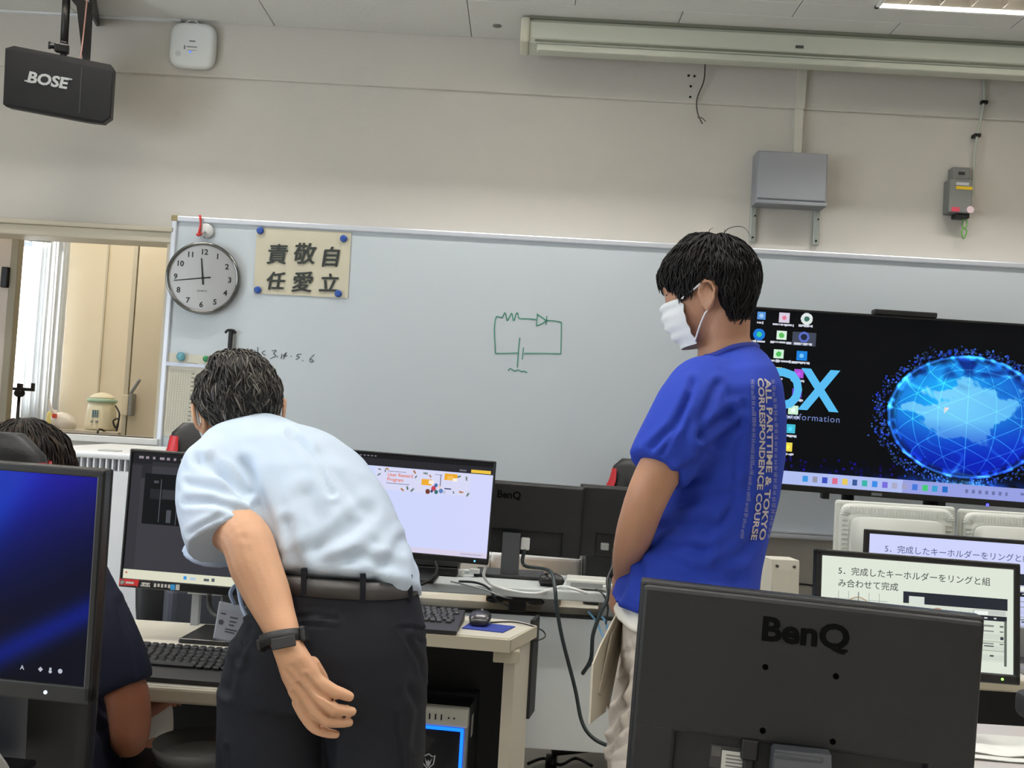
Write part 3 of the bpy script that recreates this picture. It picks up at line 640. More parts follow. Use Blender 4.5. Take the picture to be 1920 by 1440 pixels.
for i in range(26): k.ribbon([pl(.1, .2+.028*i), pl(.55, .2+.028*i)], .0006)
for i in range(13): kk.quad(pl(.47, .22+.05*i), pl(.52, .22+.05*i), pl(.52, .235+.05*i), pl(.47, .235+.05*i))
for i in range(8): kk.quad(pl(.36+.025*i, .10), pl(.378+.025*i, .10), pl(.378+.025*i, .125), pl(.36+.025*i, .125))
t.add('ruled_table', k, mat('rule_grey', (160, 156, 142), .7), world=True); t.add('printed_figures', kk, mat('figure_grey', (130, 130, 122), .7), world=True)
k = B(); k.quad(pl(.62, .22), pl(.8, .22), pl(.8, .5), pl(.62, .5)); t.add('pink_column', k, mat('column_pink', (206, 110, 128), .7), world=True)
q = wallp(341, 669, BS+.002); single('magnet_gem', B().ell((q.x, WALL-BS-.016, q.z), (.021, .015, .021), None, 7, 6), mat('gem_teal', (96, 160, 176), .12, var=.05, coat=.5), 'faceted teal crystal magnet on the planner', 'magnet', loc=(q.x, WALL-BS, q.z))
q = wallp(387, 673, BS+.002); single('magnet_button', B().lathe([(.014, -.001), (.0145, -.008), (.012, -.012), (.001, -.013)], (q.x, WALL-BS-.001, q.z), 24, 'y'), mat('magnet_green', (40, 132, 80), .35), 'round green magnet on the planner', 'magnet', loc=(q.x, WALL-BS, q.z))
# white fan coil unit under the opening
uy = 3.62
a = PY(128, 850, uy); b_ = PY(332, 862, uy); uz = PY(200, 849, uy).z
t = Thing('air_conditioner', 'white floor standing air conditioner with a dark vent row below the opening', 'air conditioner', ((a.x+b_.x)/2, 4.0, 0))
x0, x1 = PY(40, 850, uy).x, b_.x
m_ac = mat('ac_white', (232, 234, 236), .4, var=.015)
t.add('cabinet', B().box(x0, x1, uy, 4.40, .0, uz-.065, bev=.008), m_ac, world=True)
t.add('top_cover', B().box(x0, x1, uy-.01, 4.40, uz-.022, uz, bev=.008), m_ac, world=True)
t.add('vent_recess', B().box(x0+.01, x1-.01, uy+.05, 4.38, uz-.066, uz-.021), m_black, world=True)
for i in range(24):
    x = x0+.01+i*(x1-x0-.02)/24; t.add('vent_fin', B().box(x, x+.006, uy+.004, uy+.06, uz-.066, uz-.021), m_ac, world=True)
q = PY(190, 839, 3.75); t.add('control_panel', B().box(q.x, q.x+.07, 3.72, 3.78, uz, uz+.004, bev=.001), mat('panel_grey', (176, 178, 176), .5), world=True)
k = B().text('* 0 0 0 0 0 0 0', .02, TM((PY(160, 832, 3.9).x, 3.9, uz+.001), (1, 0, 0), (0, 1, 0))); 
q = PY(203, 870, uy); t.add('wind_flap', B().prism([(q.x-.02, uz-.072), (q.x+.012, uz-.078), (q.x-.004, uz-.092)], 'y', uy-.006, uy-.001), m_grey, world=True)
# ================================================================ displays
PIC = emi_attr('lit_display', 1.0)
def rect(C, U, Vv, u0, u1, v0, v1, c, a=1.0):
    k = (U >= u0) & (U <= u1) & (Vv >= v0) & (Vv <= v1); C[k] = C[k]*(1-a)+np.array(c, float)*a
m_shell = mat('monitor_shell', (20, 20, 21), .5, var=.08, bump=.15, bscale=700)
m_bez = mat('monitor_bezel', (20, 20, 21), .38, var=.05)
m_stand = mat('stand_grey', (66, 68, 72), .5, var=.04)
def monitor(name, label, loc, W, H, z0, rz=0, tilt=0, roll=0, bez=.014, chin=.018, pic=None, res=(120, 68), back='plain', led=None, base=(.2, .16), neck=.05, group=None, th=.028, necky=.09):
    """local frame: display faces -y, centre of the foot at the origin"""
    t = Thing(name, label, 'monitor', loc, rz, group=group)
    P = MX((0, 0, z0+H/2), 0, tilt, roll)
    def par(b): 
        b.v = [tuple(P @ V(q)) for q in b.v]; return b
    h2, w2 = H/2, W/2
    fr = B()
    fr.box(-w2, w2, -th, -th+.02, h2-bez, h2, bev=.003).box(-w2, w2, -th, -th+.02, -h2, -h2+chin, bev=.003)
    fr.box(-w2, -w2+bez, -th, -th+.02, -h2+.003, h2-.003, bev=.003).box(w2-bez, w2, -th, -th+.02, -h2+.003, h2-.003, bev=.003)
    t.add('bezel', par(fr), m_bez)
    sw, sh = W-2*bez, H-bez-chin
    if pic is not None:
        me = picture(res[0], res[1], sw, sh, pic, P @ Matrix.Translation(V((0, -th+.004, (chin-bez)/2))))
        t.add('screen', me, PIC)
    else: t.add('screen', par(B().box(-sw/2, sw/2, -th+.003, -th+.006, -h2+chin, h2-bez)), mat('dark_glass', (8, 8, 9), .2))
    sb = B()
    if back == 'bay':      # smooth back with a recessed connector bay
        bw_, bt_ = W*.36, -h2+.085
        sb.box(-w2, w2, -th+.02, 0, -h2, h2, bev=.004)
        sb.box(-w2+.004, w2-.004, 0, .016, bt_, h2-.004, bev=.006).box(-w2+.004, -bw_, 0, .016, -h2+.003, bt_+.01, bev=.006).box(bw_, w2-.004, 0, .016, -h2+.003, bt_+.01, bev=.006)
    else:
        sb.box(-w2, w2, -th+.018, 0, -h2, h2, bev=.004)
        sb.loft([((0, -.001, 0), (w2*.97, 0, 0), (0, 0, h2*.95), 9), ((0, .012, 0), (w2*.93, 0, 0), (0, 0, h2*.9), 8), ((0, .026, -.01), (w2*.6, 0, 0), (0, 0, h2*.6), 6), ((0, .03, -.01), (w2*.52, 0, 0), (0, 0, h2*.5), 6)], 40)
    t.add('back_shell', par(sb), m_shell)
    zc_ = z0+H*.3
    t.add('stand_neck', B().prism([(necky, .008), (necky+.022, .008), (.04, zc_), (.006, zc_)], 'x', -neck/2, neck/2), m_stand)
    t.add('stand_base', B().box(-base[0]/2, base[0]/2, necky-base[1]*.62, necky+base[1]*.38, 0, .012, bev=.005), m_bez)
    if led: t.add('power_light', par(B().cyl((led[0], -th-.001, -h2+chin*.5), (led[0], -th+.002, -h2+chin*.5), .0026, n=10)), emi('led_'+led[1], led[2], 4.0))
    t.P = P; t.par = par; t.th = th; return t

# ---- picture painters
def pic_bloom(U, Vv):
    C = np.zeros(U.shape+(3,)); x, y = U, 1-Vv
    base = np.clip(1.15*y-.15+.25*np.sin(3*x+1), 0, 1)
    g = .5+.5*np.sin(7.0*(x*.75+y*.55)+2.2*np.sin(2.3*y+1.2*x)); g2 = np.exp(-((x-.62-.25*(y-.5))/.09)**2)
    d = np.clip((1.1*x-1.15*y+.1)*1.3, 0, 1)
    lum = np.clip(.18+.75*g*base+.3*g2*base, 0, 1)*(1-.92*d*(1-.15*g))
    C[..., 0] = 4+44*np.clip(y-.6, 0, 1)*lum*1.5; C[..., 1] = 4+48*lum*np.clip(.25+.6*g2+.2*y, 0, 1); C[..., 2] = 16+158*lum
    st = np.exp(-((y-(.98*x-.62))/.075)**2)*np.clip((x-.4)*3, 0, 1); C[..., 2] += 90*st; C[..., 1] += 18*st
    return C
def pic_editor(U, Vv):
    C = np.zeros(U.shape+(3,)); C[:] = (58, 58, 64); r = lambda *a: rect(C, U, Vv, *a)
    r(0, 1, 0, .085, (30, 30, 33)); r(0, .10, .085, .2, (40, 40, 44)); r(.1, .3, .07, .1, (46, 46, 50))
    r(0, .05, .1, .93, (52, 52, 58))
    r(.07, .66, .16, .56, (16, 17, 19)); r(.10, .5, .28, .36, (34, 36, 40)); r(.16, .30, .28, .35, (50, 52, 56))
    for u, a, b_ in ((.15, .2, .54), (.235, .22, .55), (.33, .2, .5), (.45, .18, .56)): r(u, u+.004, a, b_, (80, 84, 90))
    for u, v0, v1 in ((.115, .215, .235), (.19, .44, .54), (.26, .25, .27), (.36, .42, .5)): r(u, u+.022, v0, v1, (74, 78, 84))
    for k in range(9): r(.03+.035*k, .052+.035*k-.006*(k % 3), .028, .048, (150, 140, 150))
    r(0, 1, .928, 1, (218, 218, 196)); r(.012, .02, .945, .958, (200, 60, 50)); r(.30, .315, .95, .975, (60, 150, 220)); r(.33, .36, .955, .97, (180, 200, 220)); r(.4, .425, .955, .97, (90, 96, 100)); r(.44, .452, .95, .975, (90, 96, 100))
    return C
def pic_reward(U, Vv):
    C = np.zeros(U.shape+(3,)); C[:] = (206, 214, 252); r = lambda *a: rect(C, U, Vv, *a)
    C[..., 0] += 10*(U-.5); r(0, 1, 0, .125, (40, 40, 46)); r(0, 1, 0, .045, (24, 24, 27)); r(.87, .985, .085, .12, (236, 196, 70)); r(.80, .84, .095, .112, (110, 112, 124))
    r(.30, .87, .135, .37, (216, 217, 245))
    for k in range(8): r(.135+.022*k, .147+.022*k, .02, .03, (150, 146, 156))
    rs = np.random.default_rng(3)
    for k, (u, v) in enumerate(((.325, .16), (.325, .215), (.37, .15), (.36, .17), (.315, .34), (.345, .345), (.50, .335), (.53, .35), (.535, .16), (.545, .21), (.60, .165), (.63, .19), (.80, .17), (.845, .185), (.82, .33), (.775, .34), (.86, .35), (.47, .355))):
        a = rs.uniform(0, 3.1); du, dv = (U-u)*1.75, Vv-v; p = du*math.cos(a)+dv*math.sin(a); q = -du*math.sin(a)+dv*math.cos(a); s_ = rs.uniform(.5, 1)
        m = (abs(p) < .026*s_) & (abs(q) < .011*s_); C[m] = [(120, 140, 132), (150, 165, 165), (206, 140, 90)][k % 3]
        m = (abs(p) < .010*s_) & (abs(q) < .006*s_); C[m] = (70, 92, 88)
    r(.715, .79, .15, .215, (236, 170, 40)); r(.73, .765, .17, .215, (244, 190, 90)); r(.765, .79, .19, .225, (250, 240, 225)); r(.58, .64, .225, .29, (238, 172, 50)); r(.625, .655, .235, .27, (244, 236, 226))
    r(.69, .695, .17, .3, (90, 90, 110)); r(.66, .70, .165, .17, (90, 90, 110))
    for (u, v, s, c) in ((.622, .352, .024, (110, 60, 46)), (.655, .315, .024, (196, 70, 86)), (.668, .28, .018, (70, 110, 170)), (.69, .30, .014, (236, 206, 180)), (.70, .335, .022, (96, 130, 190)), (.672, .35, .02, (50, 110, 110)), (.645, .345, .014, (60, 70, 120)), (.72, .345, .016, (190, 196, 220))):
        m = ((U-u)*1.75)**2+((Vv-v)*.9)**2 < s*s; C[m] = c
    r(.72, .76, .30, .312, (70, 74, 110))
    r(0, 1, .945, 1, (216, 208, 232))
    for k in range(8): r(.30+.026*k, .314+.026*k, .96, .985, [(80, 80, 90), (230, 190, 80), (220, 120, 60), (70, 110, 90), (90, 150, 230), (230, 230, 240), (240, 170, 60), (60, 70, 90)][k])
    r(.84, .97, .966, .98, (180, 178, 206))
    return C
def pic_slide(tint):
    def f(U, Vv):
        C = np.zeros(U.shape+(3,)); C[:] = tint; r = lambda *a: rect(C, U, Vv, *a)
        dk = np.array((40, 44, 52)); g = (170, 178, 172)
        for k in range(5): u = .09+.053*k; r(u, u+.0035, .33, .75, g)
        for v in (.40, .56, .70): r(.07, .35, v, v+.004, g)
        m = abs(np.sqrt(((U-.195)*1.75)**2+((Vv-.50)*.98)**2)-.115) < .0055; C[m] = (178, 150, 120)
        r(.195, .198, .33, .75, (110, 120, 110))
        r(.43, .97, .29, .42, dk); r(.46, .54, .33, .40, (214, 222, 214)); r(.43, .97, .40, .9, np.array(tint)*.97)
        for k in range(9): r(.45+.04*k, .452+.04*k, .42, .9, (196, 204, 198))
        m = abs(np.sqrt(((U-.61)*1.75)**2+(Vv-.48)**2)-.05) < .008; C[m] = (190, 150, 120)
        r(.44, .455, .43, .45, dk); r(.79, .96, .405, .455, (196, 200, 196)); r(.80, .87, .415, .45, (240, 244, 240)); r(.79, .965, .46, .505, dk)
        for k in range(3): r(.8+.05*k, .815+.05*k, .478, .488, (230, 230, 230))
        for k, v in enumerate((.55, .60, .66, .72)): r(.84, .9, v, v+.012, (130, 136, 130)); r(.93, .95, v, v+.012, (110, 116, 116))
        for v in (.70, .785, .875): r(.79, .96, v, v+.007, (150, 160, 140))
        for v in (.64, .75, .84): r(.79, .96, v-.01, v+.04, np.array(tint)*.93)
        r(.85, .9, .74, .755, (80, 90, 90)); r(.88, .9, .83, .845, (80, 90, 90)); r(.955, .965, .50, .93, (96, 104, 98)); r(.935, .95, .655, .68, (60, 66, 72))
        return C
    return f
TVW, TVH = 1.262, .722
def pic_desktop(U, Vv):
    X = 1388+U*572; Y = 578+Vv*322+0*U        # picture painted in measured units
    C = np.zeros(U.shape+(3,)); C[:] = (7, 8, 11)
    gx, gy, rx, ry = 1812, 752, 147, 114
    a = (X-gx)/rx; b_ = (Y-gy)/ry; rr = np.sqrt(a*a+b_*b_); ins = rr < 1
    zz = np.sqrt(np.clip(1-rr*rr, 0, 1))
    li = np.clip(1.05-.55*np.hypot(a+.25, b_+.28), 0, 1)
    def nz(k, s, seed):
        rs = np.random.default_rng(seed); o = np.zeros_like(X)
        for i in range(9):
            kx, ky, p = rs.normal(0, k), rs.normal(0, k), rs.uniform(0, 6.28); o += np.sin(a*kx+b_*ky+p)*s
        return o/3
    land = 1.05*np.exp(-((a+.1)/.6)**2-((b_+.12)/.52)**2)+.3*nz(5, 1, 5)+.24*nz(12, 1, 8)+.12*nz(27, 1, 18)-.35*np.clip(a-.25, 0, 1)
    lm = np.clip((land-.42)*7, 0, 1)
    col = np.stack([10+20*li, 30+150*li**1.3, 150+105*li], -1)
    col = col*(1-lm[..., None])+np.stack([60+60*li, 150+60*li, 235+18*li], -1)*lm[..., None]
    low = np.clip((b_-.05)*1.5, 0, 1)[..., None]; col = col*(1-.75*low)+np.stack([0*a+4, 0*a+18, 190+20*nz(3, 1, 2)], -1)*.75*low
    # triangulated net
    lon = np.arctan2(a, zz+1e-3); lat = np.arcsin(np.clip(-b_, -1, 1))
    net = np.zeros_like(X)
    for an in (0, math.pi/3, -math.pi/3):
        q = (lon*math.cos(an)+lat*math.sin(an))*2.7+.2*an
        net = np.maximum(net, np.clip(1-abs((q+.5) % 1-.5)*(1.0/.022), 0, 1))
    net *= np.clip(zz*2, 0, 1)
    col += (net*(1-.65*lm))[..., None]*np.array((50, 105, 75))
    mot = np.clip(nz(14, 1, 77)*.9+nz(30, 1, 78)*.6, 0, 1)*np.clip((-b_-.35)*2.2, 0, 1); col = col*(1-.75*mot[..., None])+np.array((6, 20, 110))*.75*mot[..., None]
    vein = np.exp(-(nz(9, 1, 91)/.09)**2)*np.clip((rr-.45)*2, 0, 1)*ins; col += vein[..., None]*np.array((40, 80, 70))
    edge = np.clip((rr-.86)/.14, 0, 1)*ins; tex = nz(26, 1, 11)
    col *= (1-edge*np.clip(.6-tex, 0, 1)*.9)[..., None]; col += (edge*np.clip(tex, 0, 1)*120)[..., None]*np.array((.3, .5, 1))
    rim = np.exp(-((rr-.97)/.018)**2); col += rim[..., None]*np.array((40, 90, 160))
    C[ins] = col[ins]
    rs = np.random.default_rng(21)
    for i in range(900):
        t = rs.uniform(0, 2*math.pi); d = 1+abs(rs.normal(0, .06))+.06*(math.cos(t-2.6)+1)*rs.random(); px, py = gx+rx*d*math.cos(t), gy+ry*d*math.sin(t)
        s = rs.uniform(.7, 2.0); m = (abs(X-px) < s) & (abs(Y-py) < s); C[m] = np.array((30, 60, 220))*rs.uniform(.25, 1)+np.array((40, 60, 20))*rs.random()
    # ripple and horizon glow
    gl = np.exp(-((Y-897)/24)**2)*(.15+np.exp(-((X-1800)/170)**2)); C += (gl*(1-ins*.8))[..., None]*np.array((10, 70, 235))*np.clip(.75+.5*nz(22, 1, 31), .15, 1.6)[..., None]
    rp = np.exp(-((Y-884)/14)**2)*np.exp(-((X-1800)/62)**2); C += rp[..., None]*np.array((60, 120, 150))*np.clip(.8+.6*nz(30, 1, 14), 0, 1.5)[..., None]
    for i in range(70):
        px, py = rs.uniform(1470, 1700), rs.uniform(848, 890); m = (abs(X-px) < 2.2) & (abs(Y-py) < 2.2); C[m] = np.array((30, 20, 150))*rs.uniform(.2, .9)
    def icon(x, y, c, sh='r', s=10):
        d = np.hypot(X-x, (Y-y)*1.0); m = (d < s) if sh == 'c' else (abs(X-x) < s) & (abs(Y-y) < s*.92); C[m] = c; return m
    def lab(x, y, n):
        for k in range(n):
            w_ = rs.uniform(1.0, 2.2); u = x-n*1.6+k*3.3; m = (abs(X-u) < w_) & (abs(Y-y) < 1.9+rs.uniform(-.6, .6)); C[m] = (205, 208, 220)
    yo = lambda x, y: y-(x-1388)*.066        # the picture is level, the photograph is not
    J = lambda x, y: (x, yo(x, y))
    def I(x, y, c, sh='r', s=10, n=10, c2=None, s2=5, sh2='c'):
        x, y = J(x, y); icon(x, y, c, sh, s)
        if c2 is not None: icon(x, y, c2, sh2, s2)
        lab(x, y+13, n)
    sel = (abs(X-1504) < 22) & (abs(Y-yo(1504, 636)) < 13); C[sel] = (66, 72, 88)
    I(1421, 592, (90, 150, 220), 'r', 8, 4, (160, 200, 240), 4); I(1464, 596, (216, 206, 224), 'r', 10, 12, (230, 120, 150), 4); I(1506, 598, (224, 232, 230), 'c', 11, 8, (60, 110, 96), 5)
    I(1419, 627, (30, 120, 220), 'c', 11, 8, (60, 200, 150), 5); I(1461, 629, (216, 240, 222), 'r', 9, 12, (90, 190, 90), 5); I(1503, 632, (90, 110, 200), 'c', 10, 10, (36, 40, 60), 6)
    I(1458, 664, (206, 240, 214), 'r', 9, 15, (80, 190, 90), 5); I(1501, 667, (30, 130, 220), 'r', 10, 10, (120, 200, 250), 4)
    for (x, y, c) in ((1457, 697, (220, 210, 90)), (1498, 701, (170, 80, 210)), (1497, 737, (110, 80, 220)), (1492, 769, (206, 240, 214)), (1489, 804, (70, 190, 216)), (1486, 838, (236, 214, 80))):
        I(x, y, c, 'r', 9, 8, np.clip(np.array(c)*1.15, 0, 255), 4)
    # taskbar
    tb_ = Vv > .925; C[tb_] = (176, 190, 240)
    C[tb_ & (U > .55)] = (150, 160, 226)
    cols = [(60, 150, 225), (150, 150, 170), (60, 80, 190), (220, 110, 140), (230, 200, 90), (60, 90, 150), (60, 180, 170), (60, 140, 230), (120, 110, 220), (170, 170, 200), (160, 160, 200), (70, 120, 220), (70, 200, 120), (60, 160, 210), (40, 110, 200)]
    for k, c in enumerate(cols): m = (abs(U-(.235+k*.0322)) < .0085) & (abs(Vv-.962) < .017); C[m] = c
    for k in range(7): m = (abs(U-(.755+k*.021)) < .0045) & (abs(Vv-.962) < .010); C[m] = (110, 116, 170)
    m = (abs(U-.955) < .03) & (abs(Vv-.955) < .006); C[m] = (110, 116, 170)
    # pointer
    m = (X > 1770) & (X < 1779) & (Y > 737) & (Y < 737+(1779-X)*1.2); C[m] = (235, 225, 225)
    return C

# ---- large television
tvY = 4.12; tc = PY(1672, 759, tvY)
t = Thing('television', 'large flat television showing a blue globe desktop in front of the whiteboard', 'television', (tc.x, tvY, 0), rz=R(-3.5))
Pm = MX((0, 0, tc.z), 0, R(1), R(.9))
pw = lambda b: (setattr(b, 'v', [tuple(Pm @ V(q)) for q in b.v]), b)[1]
f = B(); w2, h2, bz = TVW/2+.010, TVH/2, .010
f.box(-w2, w2, -.012, .02, h2, h2+bz, bev=.003).box(-w2, w2, -.012, .02, -h2-.026, -h2, bev=.003).box(-w2-.004, -w2+bz, -.012, .02, -h2-.02, h2+bz, bev=.003).box(w2-bz, w2+.004, -.012, .02, -h2-.02, h2+bz, bev=.003)
t.add('bezel', pw(f), m_bez)
t.add('screen', picture(520, 292, TVW, TVH, pic_desktop, Pm @ Matrix.Translation(V((0, -.006, 0)))), PIC)
t.add('back_cover', pw(B().box(-w2, w2, .0, .035, -h2-.02, h2+bz, bev=.006).box(-w2*.6, w2*.6, .03, .07, -h2+.05, h2-.15, bev=.02)), m_shell)
t.add('top_camera_bar', pw(B().box(-.10, .155, -.02, .03, h2+bz, h2+bz+.022, bev=.004)), m_black)
def tvu(x, y): return ((x-1674)/572*TVW, -(y-(x-1388)*.066-739)/322*TVH)      # measured place on the picture
dx = B()
for ch, x, y, s in (('D', 1473, 765, .235), ('X', 1538, 767, .235)):
    u, v = tvu(x, y); dx.text(ch, s, TM((u, -.0075, v)), bold=.03, xscale=.86)
t.add('letters', pw(dx), emi('dx_cyan', (92, 190, 242), 1.0))
u, v = tvu(1519, 788); t.add('caption', pw(B().text('Transformation', .038, TM((u, -.0075, v)), sp=1.12)), emi('caption_blue', (120, 140, 200), .9))
q = (.10, -h2-.012); t.add('maker_plate', pw(B().box(-.062, -.02, -.0135, -.011, -h2-.02, -h2-.008)), mat('plate_grey', (120, 122, 126), .4))
t.add('power_light', pw(B().cyl((.405, -.0145, -h2-.022), (.405, -.010, -h2-.022), .006)), emi('led_violet', (60, 60, 255), 5.0))
for s, x in (('a', 1590), ('b', 1741)):
    q = PY(x, 940, tvY+.05); t.add('stand_post', B().cyl((q.x-tc.x, .06, .06), (q.x-tc.x, .06, tc.z), .026), m_blackm)
t.add('stand_foot', B().box(-.55, .55, -.25, .33, .03, .07, bev=.01), m_blackm)
for x in (1553, 1767):
    q = PY(x, 928, tvY); t.add('wall_clip', pw(B().box(q.x-tc.x-.015, q.x-tc.x+.015, -.01, .03, -h2-.05, -h2-.024, bev=.003)), m_blackm)
t.add('signal_cable', B().tube([V((.26, .06, tc.z-h2-.0)), V((.25, .08, tc.z-h2-.05)), V((.2, .1, tc.z-h2-.13)), V((.18, .12, .6))], .006), m_black)
# ================================================================ desks
DZ = .70
m_top = mat('desk_top', (214, 208, 192), .4, var=.02, vscale=4); m_edge = mat('desk_edge', (196, 188, 166), .45, var=.03)
m_legw = mat('desk_leg_beige', (206, 200, 184), .45, var=.03); m_panel = mat('panel_grey_white', (226, 231, 232), .5, var=.02)
def desk(name, label, x0, x1, y0, y1, rz=0, panel=True):
    """front edge faces -y"""
    t = Thing(name, label, 'desk', ((x0+x1)/2, y0, 0), rz)
    w2, d = (x1-x0)/2, y1-y0
    t.add('desktop', B().box(-w2, w2, .012, d, DZ-.028, DZ, bev=.003), m_top)
    t.add('front_edge', B().box(-w2, w2, 0, .014, DZ-.034, DZ-.001, bev=.006), m_edge)
    for s in (-1, 1):
        t.add('leg', B().box(s*(w2-.05)-.022, s*(w2-.05)+.022, .06, .10, .03, DZ-.028, bev=.004).box(s*(w2-.05)-.022, s*(w2-.05)+.022, d-.1, d-.06, .03, DZ-.028, bev=.004).box(s*(w2-.05)-.025, s*(w2-.05)+.025, .04, d-.04, 0, .035, bev=.006), m_legw)
    if panel: t.add('modesty_panel', B().box(-w2+.03, w2-.03, d-.03, d-.012, .12, DZ-.03), mat('panel_black', (24, 25, 27), .6))
    t.add('cable_channel', B().box(-w2+.08, w2-.08, d-.12, d-.04, DZ-.1, DZ-.03), m_grey)
    return t
# desk A: in front of the seated person and the bending man
pa = PZ(345, 1287, DZ); desk('computer_desk', 'beige computer desk under the black keyboard at the left', -2.3, -.52, pa.y, pa.y+.62, rz=R(-1.2))
# desk B: mouse and blue pad, angled right end
fl, frr, brr = PZ(640, 1174, DZ), PZ(957, 1199, DZ), PZ(1005, 1173, DZ)
bl = V((fl.x, brr.y+.12, DZ))
t = Thing('computer_desk', 'beige computer desk with an angled right end and blue mouse pad', 'desk', (frr.x-.6, frr.y, 0))
t.add('desktop', B().prism([(fl.x, fl.y+.012), (frr.x-.004, frr.y+.012), (brr.x, brr.y), (brr.x-.05, brr.y+.05), (bl.x, bl.y+.04)], 'z', DZ-.03, DZ), m_top, world=True)
t.add('front_edge', B().prism([(fl.x, fl.y-.004), (frr.x, frr.y-.004), (frr.x-.002, frr.y+.014), (fl.x, fl.y+.014)], 'z', DZ-.036, DZ-.002), m_edge, world=True)
t.add('end_edge', B().prism([(frr.x-.006, frr.y+.002), (frr.x+.002, frr.y-.002), (brr.x+.004, brr.y), (brr.x-.004, brr.y+.004)], 'z', DZ-.034, DZ-.001), m_edge, world=True)
la, lb, lc = PY(940, 1320, frr.y+.06), PY(961, 1320, frr.y+.06), PY(989, 1320, brr.y+.02)
t.add('leg', B().prism([(la.x, la.y), (lb.x, lb.y), (lc.x, lc.y), (lc.x-.035, lc.y+.02), (la.x, la.y+.05)], 'z', .0, DZ-.03), m_legw, world=True)
ba = PY(925, 1225, frr.y+.03); t.add('leg_bracket', B().box(ba.x, lb.x+.012, frr.y+.025, frr.y+.11, DZ-.072, DZ-.036, bev=.004), m_edge, world=True)
pp = PY(989, 1260, brr.y+.03); t.add('side_panel', B().prism([(pp.x, brr.y+.012), (pp.x+.012, brr.y+.012), (pp.x+.03, brr.y+.10), (pp.x+.018, brr.y+.10)], 'z', PY(985, 1350, brr.y).z, DZ+.012), mat('panel_black', (24, 25, 27), .6), world=True)
t.add('modesty_panel', B().box(fl.x, la.x, bl.y-.02, bl.y, .12, DZ-.03), _M['panel_black'], world=True)
for x in (fl.x+.04,): t.add('leg', B().box(x, x+.045, frr.y+.05, bl.y, 0, DZ-.03, bev=.004), m_legw, world=True)
# desk C: opposite row seen from behind, grey panel, raised shelf
PC = 3.34
c0 = PY(560, 1150, PC).x; c1 = PY(1330, 1170, PC).x
ptop = PY(1000, 1149, PC).z; pbot = PY(1100, 1410, PC).z
t = Thing('computer_desk', 'grey back panel of the opposite computer desk with cables in front', 'desk', ((c0+c1)/2, PC, 0), rz=R(-.6))
cx = (c0+c1)/2; w2 = (c1-c0)/2
t.add('back_panel', B().box(-w2, w2, 0, .018, pbot, ptop-.008, bev=.003), m_panel)
t.add('panel_cap', B().box(-w2, w2, -.004, .022, ptop-.010, ptop, bev=.002), m_black)
t.add('desktop', B().box(-w2, w2, .024, .66, ptop-.04, ptop-.012, bev=.003), m_top)
for s in (-1, 1): t.add('leg', B().box(s*(w2-.06)-.02, s*(w2-.06)+.02, .03, .6, 0, .05, bev=.005).box(s*(w2-.06)-.02, s*(w2-.06)+.02, .06, .11, .05, ptop-.04).box(s*(w2-.06)-.02, s*(w2-.06)+.02, .5, .55, .05, ptop-.04), m_legw)
SZ = PY(960, 1102, 3.22).z
s0, s1 = PY(640, 1090, 3.22).x, PY(1160, 1115, 3.22).x
t = Thing('monitor_shelf', 'pale grey raised shelf board carrying monitors, cables and a router', 'shelf', ((s0+s1)/2, 3.22, SZ-.03), rz=R(-1))
sw = (s1-s0)/2
t.add('board', B().box(-sw, sw, 0, .34, 0, .03, bev=.004), mat('shelf_grey', (198, 202, 200), .45, var=.03))
hgt = SZ-.03-(ptop-.012)
for s in (-.72, .52, .97): t.add('support', B().box(s*sw-.03, s*sw+.03, .15, .30, -hgt, 0, bev=.003), mat('support_grey', (176, 178, 180), .5))

# far right desk D and near right desk E
pd = PZ(1880, 1277, DZ); desk('computer_desk', 'beige desk edge behind the monitor showing the cream slide', .95, 3.4, pd.y, pd.y+.75, rz=R(-1.5))
t = Thing('computer_desk', 'near desk with papers under the black monitor seen from behind', 'desk', (1.15, 1.25, 0), rz=0)
L_ = [(-.88, 0), (.95, 0), (.95, .95), (-.50, .95), (-.50, .56), (-.88, .56)]
t.add('desktop', B().prism(L_, 'z', DZ-.03, DZ), mat('desk_top_pale', (206, 200, 196), .4, var=.03)); t.add('front_edge', B().box(-.88, .95, -.012, .002, DZ-.034, DZ-.002, bev=.005), m_edge)
for s, d in ((-.84, .52), (.9, .9)): t.add('leg', B().box(s-.02, s+.02, .05, d, 0, .05, bev=.005).box(s-.02, s+.02, .1, .15, .05, DZ-.03).box(s-.02, s+.02, d-.1, d-.05, .05, DZ-.03), m_legw)
# near left desk F under the blue wallpaper monitor
t = Thing('computer_desk', 'near desk under the blue wallpaper monitor, mostly below the view', 'desk', (-1.35, 1.12, 0), rz=0)
t.add('desktop', B().box(-.7, .40, 0, .50, DZ-.03, DZ, bev=.004), m_top); t.add('front_edge', B().box(-.7, .40, -.012, .002, DZ-.034, DZ-.002, bev=.005), m_edge)
for s in (-.66, .36): t.add('leg', B().box(s-.02, s+.02, .03, .47, 0, .05, bev=.005).box(s-.02, s+.02, .06, .11, .05, DZ-.03).box(s-.02, s+.02, .38, .43, .05, DZ-.03), m_legw)

